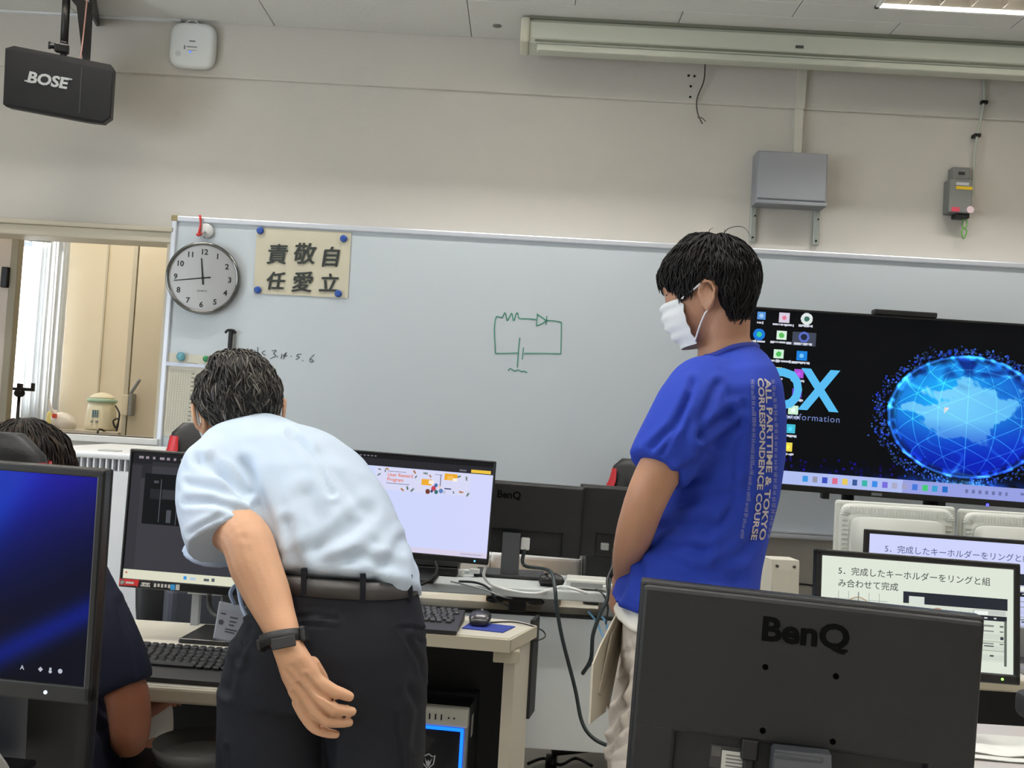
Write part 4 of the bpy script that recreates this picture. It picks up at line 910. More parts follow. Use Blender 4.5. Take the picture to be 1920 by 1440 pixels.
# ================================================================ monitors
# left foreground, blue wallpaper
Y = 1.47; q = PY(215, 1090, Y); W_, H_ = .545, .338; cxp = q.x-W_/2
zc_ = PY(100, 1080, Y).z
t = monitor('desk_monitor', 'large monitor with dark blue wallpaper at the left foreground', (cxp, Y, DZ), W_, H_, zc_-H_/2-DZ, rz=R(-5), tilt=R(2.0), roll=R(.6), bez=.012, chin=.026, pic=pic_bloom, res=(220, 130), led=(.205, 'white', (190, 215, 255)))
k = B()
for s, x in (('A', .36), ('□', .385), ('8', .41), ('○', .435)): pass
sw = W_-.024; zt_ = -H_/2+.026+.018
for u, ty in ((.165, 'A'), (.193, 'Q'), (.208, 'B'), (.223, 'O')):
    if ty == 'A': k.text('A', .009, TM((u, -.0245, zt_-.003)), bold=.02)
    elif ty == 'O': k.lathe([(.0035, 0), (.0026, 0)], (u, -.0245, zt_), 14, 'y')
    elif ty == 'Q': k.lathe([(.0038, 0), (.0028, 0)], (u, -.0245, zt_), 4, 'y')
    else: k.lathe([(.002, 0), (.001, 0)], (u, -.0245, zt_+.002), 10, 'y').lathe([(.0026, 0), (.0014, 0)], (u, -.0245, zt_-.002), 10, 'y')
t.add('tray_icons', t.par(k), emi('tray_white', (200, 205, 220), .8))
# dark editor monitor in front of the bending man
Y = 2.5; q0 = PY(246, 841, Y); q1 = PY(229, 1100, Y); H_ = .347; W_ = .535
t = monitor('desk_monitor', 'monitor with a dark editing program left of the bending man', ((q0.x+q1.x)/2+W_/2, Y, DZ), W_, H_, (q0.z+q1.z)/2-H_/2-DZ-.002, rz=R(-3), roll=R(.7), bez=.008, chin=.022, pic=pic_editor, res=(260, 150), base=(.22, .18), neck=.06)
k = B(); w2, h2 = W_/2, H_/2
t.add('red_sticker', t.par(B().prism([(-w2+.002, -h2+.021), (-w2+.053, -h2+.021), (-w2+.050, -h2+.003), (-w2+.047, -h2+.006), (-w2+.002, -h2+.004)], 'y', -.0295, -.0285)), mat('sticker_bright_red', (206, 40, 40), .4))
k = B(); k.lathe([(.0065, 0), (.0035, 0)], (-w2+.010, -.0298, -h2+.0125), 16, 'y').box(-w2+.019, -w2+.04, -.0299, -.0296, -h2+.010, -h2+.015)
for i in range(5): k.box(-w2+.058+i*.005, -w2+.062+i*.005, -.0299, -.0296, -h2+.006, -h2+.010+.002*(i % 2))
k.box(-w2+.06, -w2+.082, -.0299, -.0296, -h2+.012, -h2+.016); k.box(-w2+.148, -w2+.158, -.0299, -.0296, -h2+.004, -h2+.018)
for i in range(5): k.box(-w2+.092+i*.009, -w2+.098+i*.009, -.0299, -.0296, -h2+.007+.001*(i % 2), -h2+.016)
t.add('white_sticker_print', t.par(k), mat('sticker_print', (206, 200, 190), .5)); t.add('blue_sticker', t.par(B().box(-w2+.135, -w2+.146, -.0299, -.0285, -h2+.003, -h2+.017)), mat('sticker_blue', (60, 160, 220), .4))
# white page monitor right of the bending man
Y = 3.2; q0 = PY(931, 867, Y); q1 = PY(917, 1058, Y); H_ = q0.z-q1.z; W_ = .556
t = monitor('desk_monitor', 'monitor with a pale web page banner right of the bending man', ((q0.x+q1.x)/2-W_/2, Y, SZ), W_, H_+.002, (q0.z+q1.z)/2-H_/2-SZ+.008, rz=R(-3), roll=R(1.2), bez=.006, chin=.020, pic=pic_reward, res=(420, 236), led=(.235, 'sky', (90, 190, 255)), base=(.2, .14), necky=.09)
def onscreen(t, W_, H_, bez, chin, u, v): return (-W_/2+bez+u*(W_-2*bez), -t.th+.0032, H_/2-bez-v*(H_-bez-chin))
k = B()
for s, v in (('User Reward', .222), ('Program', .272)):
    p = onscreen(t, W_, H_, .006, .02, .375, v); k.text(s, .0155, TM(p), 'LEFT', bold=.022)
t.add('banner_title', t.par(k), emi('title_orange', (226, 130, 110), 1.0))
k = B(); p = onscreen(t, W_, H_, .006, .02, .372, .30); k.box(p[0], p[0]+.075, p[1], p[1]+.0002, p[2], p[2]+.002); p = onscreen(t, W_, H_, .006, .02, .375, .172); k.box(p[0], p[0]+.06, p[1], p[1]+.0002, p[2], p[2]+.0016)
t.add('banner_subtitle', t.par(k), emi('subtitle_grey', (120, 120, 150), 1.0))
# monitors seen from behind, middle row
def back_monitor(label, px_r, py_top, py_bot, Y, W_, rz, group, name='desk_monitor'):
    a, b_ = PY(px_r, py_top, Y), PY(px_r-8, py_bot, Y); H_ = a.z-b_.z
    base_z = SZ
    t = monitor(name, label, ((a.x+b_.x)/2-W_/2, Y, base_z), W_, H_, b_.z-base_z, rz=R(180+rz), roll=R(-1.0), base=(.24, .16), back='bay', neck=.062, group=group, necky=.045)
    return t, H_
t, H_ = back_monitor('black monitor seen from behind with a white cable plug beside the blue shirt', 1096, 911, 1046, 3.5, .49, -2, 'monitors seen from behind on the shelf')
k = B().text('BenQ', .036, TM((0.02, .0175, H_/2-.058), (-1, 0, 0)), bold=.03); t.add('logo', t.par(k), mat('logo_black', (5, 5, 5), .6, spec=.08))
t.add('video_plug', t.par(B().box(-.066, -.034, .004, .03, -H_/2+.02, -H_/2+.062, bev=.004)), m_white)
t.add('bay_floor', t.par(B().box(-.17, .17, .0002, .0012, -H_/2+.004, -H_/2+.083)), m_black)
plug = t.M @ t.P @ V((-.05, .024, -H_/2+.022))
t, H_ = back_monitor('black monitor seen from behind partly covered by the bare forearm', 1347, 925, 1060, 3.52, .49, -2, 'monitors seen from behind on the shelf')
t.add('video_plug', t.par(B().box(.13, .16, .004, .03, -H_/2+.03, -H_/2+.055, bev=.004)), m_grey)
t.add('bay_floor', t.par(B().box(-.17, .17, .0002, .0012, -H_/2+.004, -H_/2+.083)), m_black)
# foreground BenQ back
Y = 1.42; a, b_ = PY(1199, 1093, Y), PY(1824, 1150, Y); W_ = (b_-a).length; H_ = .292
c = (a+b_)/2
t = monitor('desk_monitor', 'black monitor seen from behind with dark lettering in the right foreground', (c.x, Y, DZ), W_, H_, c.z-H_-DZ, rz=R(180-8), roll=R(-1.6), base=(.22, .18), back='bay', neck=.075, th=.034)
Pv = lambda px, py: (t.P.inverted() @ t.Mi @ PY(px, py, Y-.016))
k = B(); p = Pv(1508, 1208); k.text('BenQ', .046, TM((p.x, .0165, p.z), (-1, 0, 0)), bold=.035, xscale=1.12, ext=.012); t.add('logo', t.par(k), mat('logo_black', (5, 5, 5), .6, spec=.08))
for px, py in ((1436, 1253), (1566, 1266), (1431, 1373), (1560, 1388)):
    p = Pv(px, py); t.add('screw_hole', t.par(B().cyl((p.x, .0155, p.z), (p.x, .0172, p.z), .0042, n=14)), mat('hole_black', (2, 2, 2), .8, spec=.02))
h2 = H_/2
t.add('bay_floor', t.par(B().box(-W_*.355, W_*.355, .0002, .0012, -h2+.004, -h2+.083)), m_shell)
p = Pv(1372, 1428); k = B().box(p.x-.028, p.x+.028, .001, .0022, p.z-.02, p.z+.012)
t.add('rating_label', t.par(k), mat('label_dark', (52, 52, 52), .5))
k = B().box(p.x-.022, p.x+.012, .0022, .0027, p.z-.02, p.z+.006)
t.add('barcode_label', t.par(k), mat('label_white', (196, 194, 186), .5))
k = B()
for i in range(8): k.box(p.x+.014+.0016*i, p.x+.0148+.0016*i, .0022, .0027, p.z-.004, p.z+.010)
for i in range(4): k.box(p.x-.018, p.x+.006, .0027, .003, p.z-.016+.005*i, p.z-.014+.005*i)
t.add('label_print', t.par(k), mat('label_ink', (110, 108, 104), .5))
p = Pv(1407, 1415); t.add('video_plug', t.par(B().box(p.x-.012, p.x+.012, .001, .018, p.z-.012, p.z+.018, bev=.003).box(p.x-.008, p.x+.008, .003, .016, p.z-.05, p.z-.01, bev=.004)), mat('plug_dark', (14, 14, 15), .5))
p = Pv(1492, 1420); t.add('stand_cover', t.par(B().box(p.x-.034, p.x+.034, .002, .045, p.z-.06, p.z+.012, bev=.004)), mat('stand_cover', (62, 64, 68), .5))
# slide monitors
def slide_text(t, W_, H_, bez, chin, col, nm, s):
    k = B()
    for line, v in (('5．完成したキーホルダーをリングと組', .165), ('み合わせて完成', .285)):
        p = onscreen(t, W_, H_, bez, chin, .085, v); k.text(line, s, TM((p[0], p[1]-.0006, p[2])), 'LEFT', bold=.006)
    t.add('slide_heading', t.par(k), emi(nm, col, 1.0))
Y = 2.07; a, b_ = PY(1529, 1030, Y), PY(1902, 1056, Y); W_ = b_.x-a.x; H_ = a.z-PY(1529, 1251, Y).z
c = (a+b_)/2
t = monitor('slide_monitor', 'black monitor with a cream Japanese slide behind the foreground monitor', (c.x, Y, DZ), W_, H_, c.z-H_-DZ, rz=R(-3), tilt=R(-6), roll=R(.6), bez=.013, chin=.020, pic=pic_slide((222, 230, 216)), res=(300, 170), base=(.20, .16), necky=.05, led=(.17, 'green', (120, 230, 80)))
slide_text(t, W_, H_, .013, .020, (74, 78, 74), 'slide_ink', (W_-.026)*.80/17.6)
Y = 2.95; a, b_ = PY(1622, 990, Y), PY(1968, 1018, Y); W_ = b_.x-a.x; H_ = W_*.61
c = (a+b_)/2
t = monitor('slide_monitor', 'monitor with a bluish white Japanese slide behind the cream slide', (c.x, Y, DZ), W_, H_, c.z-H_-DZ, rz=R(-3), tilt=R(-2), roll=R(.5), bez=.012, chin=.022, pic=pic_slide((206, 212, 252)), res=(240, 136), base=(.22, .16))
slide_text(t, W_, H_, .012, .022, (96, 100, 140), 'slide_ink_blue', (W_-.024)*.80/17.4)
# white monitors seen from behind under the television
m_wm = mat('ivory_monitor', (206, 208, 200), .5, var=.02)
def white_back(label, px0, px1, py0, Y):
    a, b_ = PY(px0, py0, Y), PY(px1, py0+(px1-px0)*.075, Y); W_ = b_.x-a.x; H_ = W_*.82
    t = Thing('flat_monitor', label, 'monitor', ((a.x+b_.x)/2, Y, ptop if False else DZ), rz=R(-2), group='ivory monitors seen from behind')
    zt_ = (a.z+b_.z)/2-DZ; z0 = zt_-H_; w2 = W_/2
    t.add('shell', B().box(-w2, w2, 0, .03, z0, zt_, bev=.01).loft([((0, .002, z0+H_/2), (w2*.96, 0, 0), (0, 0, H_*.48), 12), ((0, -.012, z0+H_/2), (w2*.92, 0, 0), (0, 0, H_*.46), 10)], 48), m_wm)
    t.add('inner_panel', B().loft([((0, -.010, z0+H_/2), (w2*.80, 0, 0), (0, 0, H_*.36), 9), ((0, -.03, z0+H_/2), (w2*.78, 0, 0), (0, 0, H_*.345), 9)], 48), m_wm)
    rb = B(); m = 46
    def edge(tt, f):        # points along a rounded rectangle
        e = 10; ct, st = math.cos(tt), math.sin(tt); return V((math.copysign(abs(ct)**(2/e), ct)*w2*f, 0, z0+H_/2+math.copysign(abs(st)**(2/e), st)*H_*.5*f))
    for i in range(-15, 16):
        x = i*w2*.88*.9/15; dv = 0; rb.box(x-.0022, x+.0022, -.016, -.008, z0+H_*.875, z0+H_*.945)
    for s in (-1, 1):
        for i in range(16): z = z0+H_*.1+i*H_*.75/16; rb.box(s*w2*.86-.010, s*w2*.86+.010, -.016, -.008, z, z+.0035)
        for i in range(6):
            an = R(10+14*i); d = V((s*math.cos(an), 0, math.sin(an))); c_ = V((s*w2*.78, -.012, z0+H_*.85)); q = c_+d*.006; r_ = c_+d*.034
            rb.tube([q, r_], .0026, 5, smooth_path=False)
    t.add('vent_ribs', rb, mat('rib_pale', (224, 226, 220), .5), stuff=True)
    t.add('neck', B().box(-.05, .05, .0, .05, .01, z0+.05, bev=.008), m_wm); t.add('foot', B().box(-.12, .12, -.09, .12, 0, .015, bev=.006), m_wm)
Z = DZ
white_back('ivory monitor seen from behind left of its twin, under the television', 1570, 1792, 936, 3.32)
white_back('ivory monitor seen from behind at the right image edge', 1801, 2020, 953, 3.32)
# ================================================================ small things on and round the desks
m_key = mat('keyboard_plastic', (40, 40, 42), .5, var=.05); m_cap = mat('keycap', (52, 53, 55), .45, var=.06)
def keyboard(label, loc, rz, W_=.44, D=.155, rows=6, cols=20, skip=None):
    t = Thing('keyboard', label, 'keyboard', loc, rz)
    t.add('case', B().prism([(-.055, 0), (D, 0), (D, .030), (D-.02, .031), (.0, .018), (-.055, .010)], 'x', -W_/2, W_/2), m_key)
    cap = B().box(-.0085, .0085, -.0085, .0085, 0, .010, bev=.0025, seg=1); caps = {}
    for r_ in range(rows):
        y = .014+r_*.0222+(.006 if r_ == rows-1 else 0); z = .018+.013*(y/D)
        x = -W_/2+.012; c = 0
        while x < W_/2-.02:
            if r_ == 0 and 3 <= c <= 3: w_ = .11
            elif c == 0: w_ = .018+.006*((rows-r_) % 4)
            else: w_ = .0185
            if x+w_ > W_/2-.008: break
            key = round(w_, 4)
            if key not in caps:
                caps[key] = B().box(-w_/2+.001, w_/2-.001, -.0095, .0095, 0, .011, bev=.0028, seg=1).mesh('keycap'); caps[key].materials.append(m_cap)
            gap = .008 if (c in (13, 16)) else 0
            o = bpy.data.objects.new('keycap', caps[key]); COL.objects.link(o); o.parent = t.o; o.location = (x+w_/2, y, z-.003); o.rotation_euler = (R(5), 0, 0)
            x += w_+.0005+gap; c += 1
    return t
pk = PZ(345, 1283, DZ+.01); keyboard('black keyboard on the left desk before the dark editor monitor', (pk.x+.02, pk.y+.085, DZ+.0005), R(-3))
pk = PZ(712, 1178, DZ+.01); keyboard('black keyboard partly hidden by the dark trousers beside the mouse', (pk.x, pk.y+.085, DZ+.0005), R(-3), W_=.43)
def mouse(label, loc, rz, s=1.0):
    t = Thing('computer_mouse', label, 'mouse', loc, rz)
    sh = B().loft([((0, -.052*s, .006), (.018*s, 0, 0), (0, 0, .006), 2.5), ((0, -.048*s, .010), (.026*s, 0, 0), (0, 0, .010), 2.6), ((0, -.02*s, .017), (.032*s, 0, 0), (0, 0, .017), 2.5), ((0, .01*s, .018), (.031*s, 0, 0), (0, 0, .018), 2.5), ((0, .04*s, .013), (.029*s, 0, 0), (0, 0, .013), 2.6), ((0, .054*s, .008), (.022*s, 0, 0), (0, 0, .008), 2.6)], 28)
    t.add('shell', sh, mat('mouse_black', (38, 38, 42), .32, coat=.3)); t.add('wheel', B().cyl((-.003, .036*s, .026), (.003, .036*s, .026), .008), m_grey)
    t.add('button_seam', B().box(-.0007, .0007, .015*s, .052*s, .024, .0335), m_black)
    return t
pm = PZ(899, 1177, DZ)
mouse('black computer mouse on the blue pad', (pm.x, pm.y+.05, DZ+.004), R(-4), 1.0)
k = B(); pts = [PZ(x, y, DZ) for x, y in ((866, 1179), (943, 1187), (966, 1176), (884, 1167))]
k.prism([(p.x, p.y) for p in pts], 'z', DZ, DZ+.003); single('mouse_pad', k, mat('pad_blue', (44, 62, 150), .6), 'flat blue mouse pad at the desk corner', 'mouse pad', loc=(pm.x, pm.y, DZ))
mt = V((pm.x, pm.y+.10, DZ+.012))
single('mouse_cable', B().tube([mt, mt+V((-.02, .05, .0)), mt+V((-.12, .08, -.006)), PZ(800, 1140, DZ+.004)], .0022), m_black, 'thin black cable behind the mouse and keyboard', 'cable', loc=mt)
c_ = [PZ(920, 1167, DZ+.003), PZ(960, 1166, DZ+.003), PZ(995, 1173, DZ+.004), PY(1018, 1183, brr.y+.06), PY(1022, 1194, brr.y+.04), PY(1008, 1201, brr.y+.02), PY(998, 1203, brr.y+.03)]
single('side_cable', B().tube(c_, .0022), m_black, 'thin black cable looping over the desk end', 'cable', loc=c_[0])
# tower PC
tf = 2.86; a, b_ = PY(752, 1320, tf), PY(880, 1330, tf); tz = PY(850, 1326, tf).z
t = Thing('tower_computer', 'black tower computer with a silver top and blue light strip under the desk', 'computer', ((a.x+b_.x)/2, tf, 0), rz=R(-6))
w2 = (b_.x-a.x)/2
t.add('case', B().box(-w2, w2, .02, .42, .01, tz, bev=.004), mat('tower_black', (24, 25, 28), .3))
t.add('front_panel', B().box(-w2, w2-.012, 0, .022, .01, tz-.062, bev=.006), mat('tower_front', (12, 14, 20), .25, coat=.3))
t.add('silver_top', B().box(-w2, w2, -.006, .025, tz-.055, tz, bev=.006), mat('tower_silver', (214, 216, 206), .4, metal=.2))
t.add('silver_side', B().box(w2-.012, w2, -.004, .025, .01, tz-.05, bev=.004), m_grey)
t.add('light_strip', B().box(-w2, w2-.012, -.008, .002, tz-.064, tz-.056, bev=.002).box(w2-.02, w2-.012, -.008, .002, .012, tz-.056, bev=.002), emi('strip_blue', (20, 100, 255), 2.6))
pt = B()
for i in range(4): pt.box(-.03+i*.017-.002, -.03+i*.017+.002, -.008, -.004, tz-.036, tz-.020)
for i in range(2): pt.cyl((.042+i*.016, -.008, tz-.028), (.042+i*.016, -.004, tz-.028), .0026)
t.add('front_ports', pt, m_blackm)
sh = B(); s_ = .020; zc_ = .315
poly = [(-s_, s_*.9), (-s_*.6, s_*.75), (0, s_*1.1), (s_*.6, s_*.75), (s_, s_*.9), (s_*.85, -s_*.4), (0, -s_*1.25), (-s_*.85, -s_*.4)]
inn = [(x*.8, z*.8) for x, z in poly]; n = len(poly); sx_ = -w2+.088
pz = PY(809, 1427, tf).z
sh.addm([(sx_+x, -.0015, pz+z) for x, z in poly]+[(sx_+x, -.0015, pz+z) for x, z in inn], [(i, (i+1) % n, n+(i+1) % n, n+i) for i in range(n)])
sh.addm([(sx_+x, -.0016, pz+z) for x, z in ((-.011, .010), (-.004, -.002), (0, .004), (.004, -.002), (.011, .010), (.006, -.010), (0, -.018), (-.006, -.010))], [tuple(range(8))])
t.add('shield_emblem', sh, mat('emblem_silver', (180, 182, 186), .3, metal=.3))
q = PY(896, 1350, tf+.06); t.add('asset_label', B().box(w2-.0005, w2+.001, .07, .10, tz-.10, tz-.04), m_white)
# things on the shelf
def on(px, Y=3.32): return PY(px, 1090, Y).x
x = on(822); t = Thing('docking_station', 'low black docking box with white plugs on the shelf', 'docking box', (x, 3.43, SZ), rz=R(-2))
t.add('lower_case', B().box(-.12, .06, -.06, .06, 0, .028, bev=.004), m_black); t.add('upper_case', B().box(-.12, .065, -.05, .06, .03, .056, bev=.005), mat('dock_grey', (66, 66, 64), .5))
t.add('plug', B().box(.062, .082, -.05, -.03, .004, .024, bev=.003), m_white); t.add('plug', B().box(.10, .135, -.04, -.025, .012, .028, bev=.003), m_white)
x = on(1062); t = Thing('network_hub', 'small white network hub with plugs on the shelf beside the blue shirt', 'hub', (on(1103), 3.30, SZ), rz=R(-3))
t.add('case', B().box(-.075, .062, -.05, .05, .004, .034, bev=.006), mat('hub_white', (206, 206, 198), .4)); t.add('port_row', B().box(-.06, .05, -.052, -.049, .010, .024), m_grey)
for i, c in enumerate(((206, 206, 200), (180, 190, 120), (206, 206, 200))): t.add('plug', B().box(.045+.014*i, .057+.014*i, -.075, -.045, .008, .022, bev=.002), mat('plug_%d' % i, c, .4))
x = on(1033); t = Thing('headset_puck', 'rounded black disc shaped device standing on the shelf', 'device', (x, 3.30, SZ))
t.add('body', B().loft([((0, -.012, .0), (.035, 0, 0), (0, 0, .002), 2.2), ((0, -.012, .02), (.045, 0, 0), (0, .02, 0), 2.2), ((0, 0, .034), (.036, 0, 0), (0, .016, 0), 2.2), ((0, .004, .042), (.016, 0, 0), (0, .008, 0), 2.2)], 24), mat('puck_black', (34, 33, 32), .4))
# wrapped white box and cartons behind the shelf, on the opposite desk
zz = ptop-.011
bx0, bx1 = PY(918, 1060, 3.78).x, PY(1088, 1070, 3.78).x
wb = B().box(bx0, bx1, 3.72, 3.90, zz, PY(1000, 1035, 3.78).z, bev=.02, seg=4)
t = Thing('wrapped_box', 'white box in shiny crumpled plastic behind the slanted monitor stand', 'box', ((bx0+bx1)/2, 3.8, zz))
t.add('carton', wb, mat('wrap_white', (246, 246, 246), .22, var=.04, bump=.9, bscale=22, coat=.4), world=True)
x0, x1 = PY(803, 1120, 3.8).x, PY(915, 1120, 3.8).x
single('white_carton', B().box(x0, x1, 3.70, 3.95, zz, PY(860, 1040, 3.8).z, bev=.004), mat('carton_white', (242, 238, 232), .7), 'plain white carton behind the shelf under the pale web page monitor', 'carton', loc=((x0+x1)/2, 3.8, zz))
x0, x1 = PY(912, 1120, 3.62).x, PY(1050, 1130, 3.62).x
t = Thing('cardboard_box', 'brown cardboard box seen through the gap under the shelf', 'carton', ((x0+x1)/2, 3.6, zz))
t.add('body', B().box(x0, x1, 3.56, 3.68, zz, SZ-.02, bev=.003), mat('cardboard', (214, 178, 130), .8, var=.06, vscale=12), world=True)
t.add('tape', B().box((x0+x1)/2-.02, (x0+x1)/2+.02, 3.558, 3.57, zz, SZ-.02), mat('box_tape', (206, 182, 140), .3), world=True)
x = PY(970, 1130, 3.36).x; t = Thing('cable_clamp', 'black clamp with cables hanging under the shelf board', 'clamp', (x, 3.30, SZ-.03))
t.add('plate', B().box(-.085, .08, -.02, .05, -.026, -.010, bev=.005), m_black); t.add('block', B().box(-.03, .03, 0, .04, -.062, -.02, bev=.004), m_black)
[t.add('pad', B().ell((x_, .0, -.025), (.03, .02, .012)), m_black) for x_ in (-.075, .06)]
# dark case and pc behind, at the right of the shelf
x = PY(1128, 1080, 3.6).x; single('small_tower', B().box(x-.06, x+.12, 3.62, 3.8, zz, SZ+.12, bev=.006), mat('case_grey', (70, 72, 74), .5), 'dark grey small computer standing behind the network hub', 'computer', loc=(x, 3.7, zz))
# cables
def cable(name, label, pts, r=.004, m=None): single(name, B().tube(pts, r), m or m_black, label, 'cable', loc=pts[0])
m_cabg = mat('cable_dark_green', (44, 54, 56), .5)
cable('monitor_cable', 'long dark cable hanging from the white plug down the grey panel', [plug, plug+V((0, -.03, -.05)), PY(1030, 1070, 3.27), PY(1040, 1100, 3.17), PY(1044, 1140, 3.16), PY(1055, 1200, 3.18), PY(1078, 1290, 3.2), PY(1090, 1350, 3.2), PY(1108, 1380, 3.18), PY(1140, 1398, 3.15), PY(1200, 1410, 3.1)], .0062, m_cabg)
cable('power_cable', 'thick dark cable bent back on itself beside the folders', [PY(1142, 1085, 3.2), PY(1140, 1120, 3.17), PY(1126, 1150, 3.17), PY(1112, 1190, 3.18), PY(1108, 1235, 3.2), PY(1093, 1262, 3.2), PY(1100, 1252, 3.19), PY(1112, 1240, 3.18), PY(1135, 1225, 3.16)], .0065, m_cabg)
cable('white_cable', 'white cable sweeping along the shelf edge', [PY(920, 1040, 3.19), PY(910, 1065, 3.19), PY(908, 1082, 3.19), PY(925, 1098, 3.2), PY(970, 1110, 3.205), PY(1010, 1112, 3.2), PY(1050, 1100, 3.25), PY(1075, 1104, 3.2), PY(1100, 1112, 3.2)], .0048, m_white)
cable('black_cable', 'black curved cable from the pale web page monitor', [PY(810, 1045, 3.26), PY(818, 1060, 3.24), PY(818, 1075, 3.22), PY(806, 1088, 3.2), PY(788, 1096, 3.2)], .0055)
cable('shelf_cable', 'thin black cable drooping over the shelf front to the clamp', [PY(860, 1090, 3.21), PY(890, 1092, 3.205), PY(912, 1100, 3.20), PY(925, 1116, 3.19), PY(933, 1128, 3.2), PY(952, 1136, 3.27)], .0038)
cable('shelf_cable', 'grey looping cable in front of the shelf', [PY(845, 1090, 3.21), PY(880, 1098, 3.2), PY(915, 1108, 3.19), PY(940, 1118, 3.19), PY(960, 1122, 3.27)], .0028, m_grey)
cable('hub_cable', 'black cables crossing behind the blue shirt hem', [PY(1150, 1030, 3.3), PY(1148, 1060, 3.25), PY(1138, 1090, 3.18), PY(1145, 1120, 3.16), PY(1152, 1150, 3.2)], .0042)
cable('hub_cable', 'dark cable dangling below the network hub', [PY(1118, 1105, 3.22), PY(1132, 1116, 3.19), PY(1140, 1140, 3.2), PY(1136, 1170, 3.25)], .003)
cable('network_cable', 'pale blue network cable strand in the gap left of the folders', [PY(1103, 1146, 3.3), PY(1118, 1165, 3.28), PY(1132, 1195, 3.25), PY(1150, 1215, 3.22)], .004, mat('cable_blue', (120, 176, 216), .4))
cable('network_cable', 'pale blue network cable loop right beside the folders', [PY(1122, 1150, 3.3), PY(1135, 1165, 3.28), PY(1142, 1190, 3.25), PY(1152, 1206, 3.22)], .004, _M['cable_blue'])
cable('floor_cable', 'black cables lying on the floor under the grey panel', [PZ(990, 1432, .02), PZ(1020, 1422, .02), PZ(1050, 1434, .02), PZ(1080, 1422, .02), PZ(1110, 1436, .02)], .006)
# behind left: cables near dark editor monitor, white strip and socket bar
x0 = PY(372, 1115, 2.72).x; x1 = PY(430, 1115, 2.72).x
t = Thing('power_strip', 'white power strip boxes under the dark editor monitor', 'power strip', ((x0+x1)/2, 2.68, DZ))
for i in range(2): t.add('adapter', B().box(-.055+.06*i, -.002+.06*i, 0, .04, .10, .125, bev=.003), m_white)
t.add('rail', B().box(-.06, .065, 0, .04, .085, .099, bev=.002), m_grey); [t.add('stand', B().box(q_, q_+.02, .01, .03, 0, .085), m_grey) for q_ in (-.05, .03)]
cable('editor_cable', 'black cable curving under the dark editor monitor', [PY(397, 1100, 2.56), PY(392, 1120, 2.5), PY(396, 1145, 2.45), PY(420, 1160, 2.42), PY(450, 1166, 2.42)], .006)
# white speaker on the far right desk
sY = 2.92; q = PY(1470, 1108, sY)
zs = PY(1470, 1050, sY).z
t = Thing('desk_speaker', 'small cream desk speaker between the blue shirt and the slide monitors', 'speaker', (q.x, sY, DZ), rz=R(6))
hs = zs-DZ
t.add('cabinet', B().prism([(-.02, 0), (.08, 0), (.08, hs), (.0, hs)], 'x', -.042, .042), mat('speaker_cream', (216, 212, 196), .5))
t.add('grille', B().prism([(-.026, .01), (-.018, .008), (.0, hs-.03), (-.006, hs-.03)], 'x', -.039, .039), mat('grille_cream', (206, 202, 186), .7, bump=.3, bscale=600))
for s in (-1, 1): t.add('screw', B().cyl((s*.026, -.008, hs-.018), (s*.026, .004, hs-.018), .0042), mat('screw_dark', (70, 66, 60), .5))
cable('wall_cable', 'thin dark cable along the wall behind the cream speaker', [PY(x_, y_, 4.494) for x_, y_ in ((1412, 1075), (1440, 1090), (1462, 1095), (1500, 1095), (1540, 1100))], .004)
x = PY(1435, 1112, 2.9).x; single('paper_pad', B().box(x-.05, x+.03, 2.86, 3.0, DZ, DZ+.012, bev=.002), m_white, 'white paper pad left of the cream desk speaker', 'paper', loc=(x, 2.9, DZ))
x = PY(1512, 1112, 2.9).x; single('paper_pad', B().box(x-.035, x+.06, 2.84, 2.98, DZ, DZ+.014, bev=.002), m_white, 'white paper pad right of the cream desk speaker', 'paper', loc=(x, 2.9, DZ))
# laptop at the right edge, papers, dark object
q = PZ(1915, 1262, DZ); t = Thing('laptop_base', 'grey laptop keyboard deck at the right edge below the bluish slide', 'laptop', (q.x+.16, q.y+.06, DZ), rz=R(-4))
t.add('deck', B().box(-.16, .16, -.10, .06, 0, .018, bev=.005), mat('laptop_grey', (150, 150, 150), .4, metal=.4)); t.add('key_area', B().box(-.14, .14, -.03, .05, .018, .0195), mat('laptop_keys', (60, 60, 62), .5))
t.add('lid', B().box(-.16, .16, .06, .07, .01, .10, bev=.004), _M['laptop_grey'])
def paper(label, pxs, dz, wob):
    p = [PZ(x, y, DZ+dz) for x, y in pxs]; k = B(); n = 10; vs = []
    for j in range(n+1):
        for i in range(n+1):
            q = p[0].lerp(p[1], i/n).lerp(p[3].lerp(p[2], i/n), j/n); vs.append(q+V((0, 0, .004+wob*math.sin(i*.8+1)*math.sin(j*.7)**2)))
    fs = [(j*(n+1)+i, j*(n+1)+i+1, (j+1)*(n+1)+i+1, (j+1)*(n+1)+i) for j in range(n) for i in range(n)]
    k.addm(vs, fs, True); k.addm([q-V((0, 0, .0015)) for q in vs], fs, True)
    single('paper_sheet', k, mat('sheet_white', (238, 238, 232), .7, var=.02), label, 'paper', loc=p[3], group='papers on the near right desk')
paper('upper loose white paper sheet on the near right desk', ((1815, 1378), (1960, 1388), (1965, 1425), (1812, 1415)), .004, .006)
paper('lower white paper sheet at the bottom right image edge', ((1812, 1395), (1990, 1408), (2010, 1440), (1806, 1424)), .0005, .002)
q = PZ(2002, 1380, DZ); single('dark_cushion', B().box(q.x-.045, q.x+.08, q.y+.02, q.y+.15, DZ, DZ+.062, bev=.018, seg=3), mat('cushion_dark', (46, 47, 52), .6), 'rounded dark grey box at the lower right edge', 'box', loc=(q.x, q.y+.05, DZ))
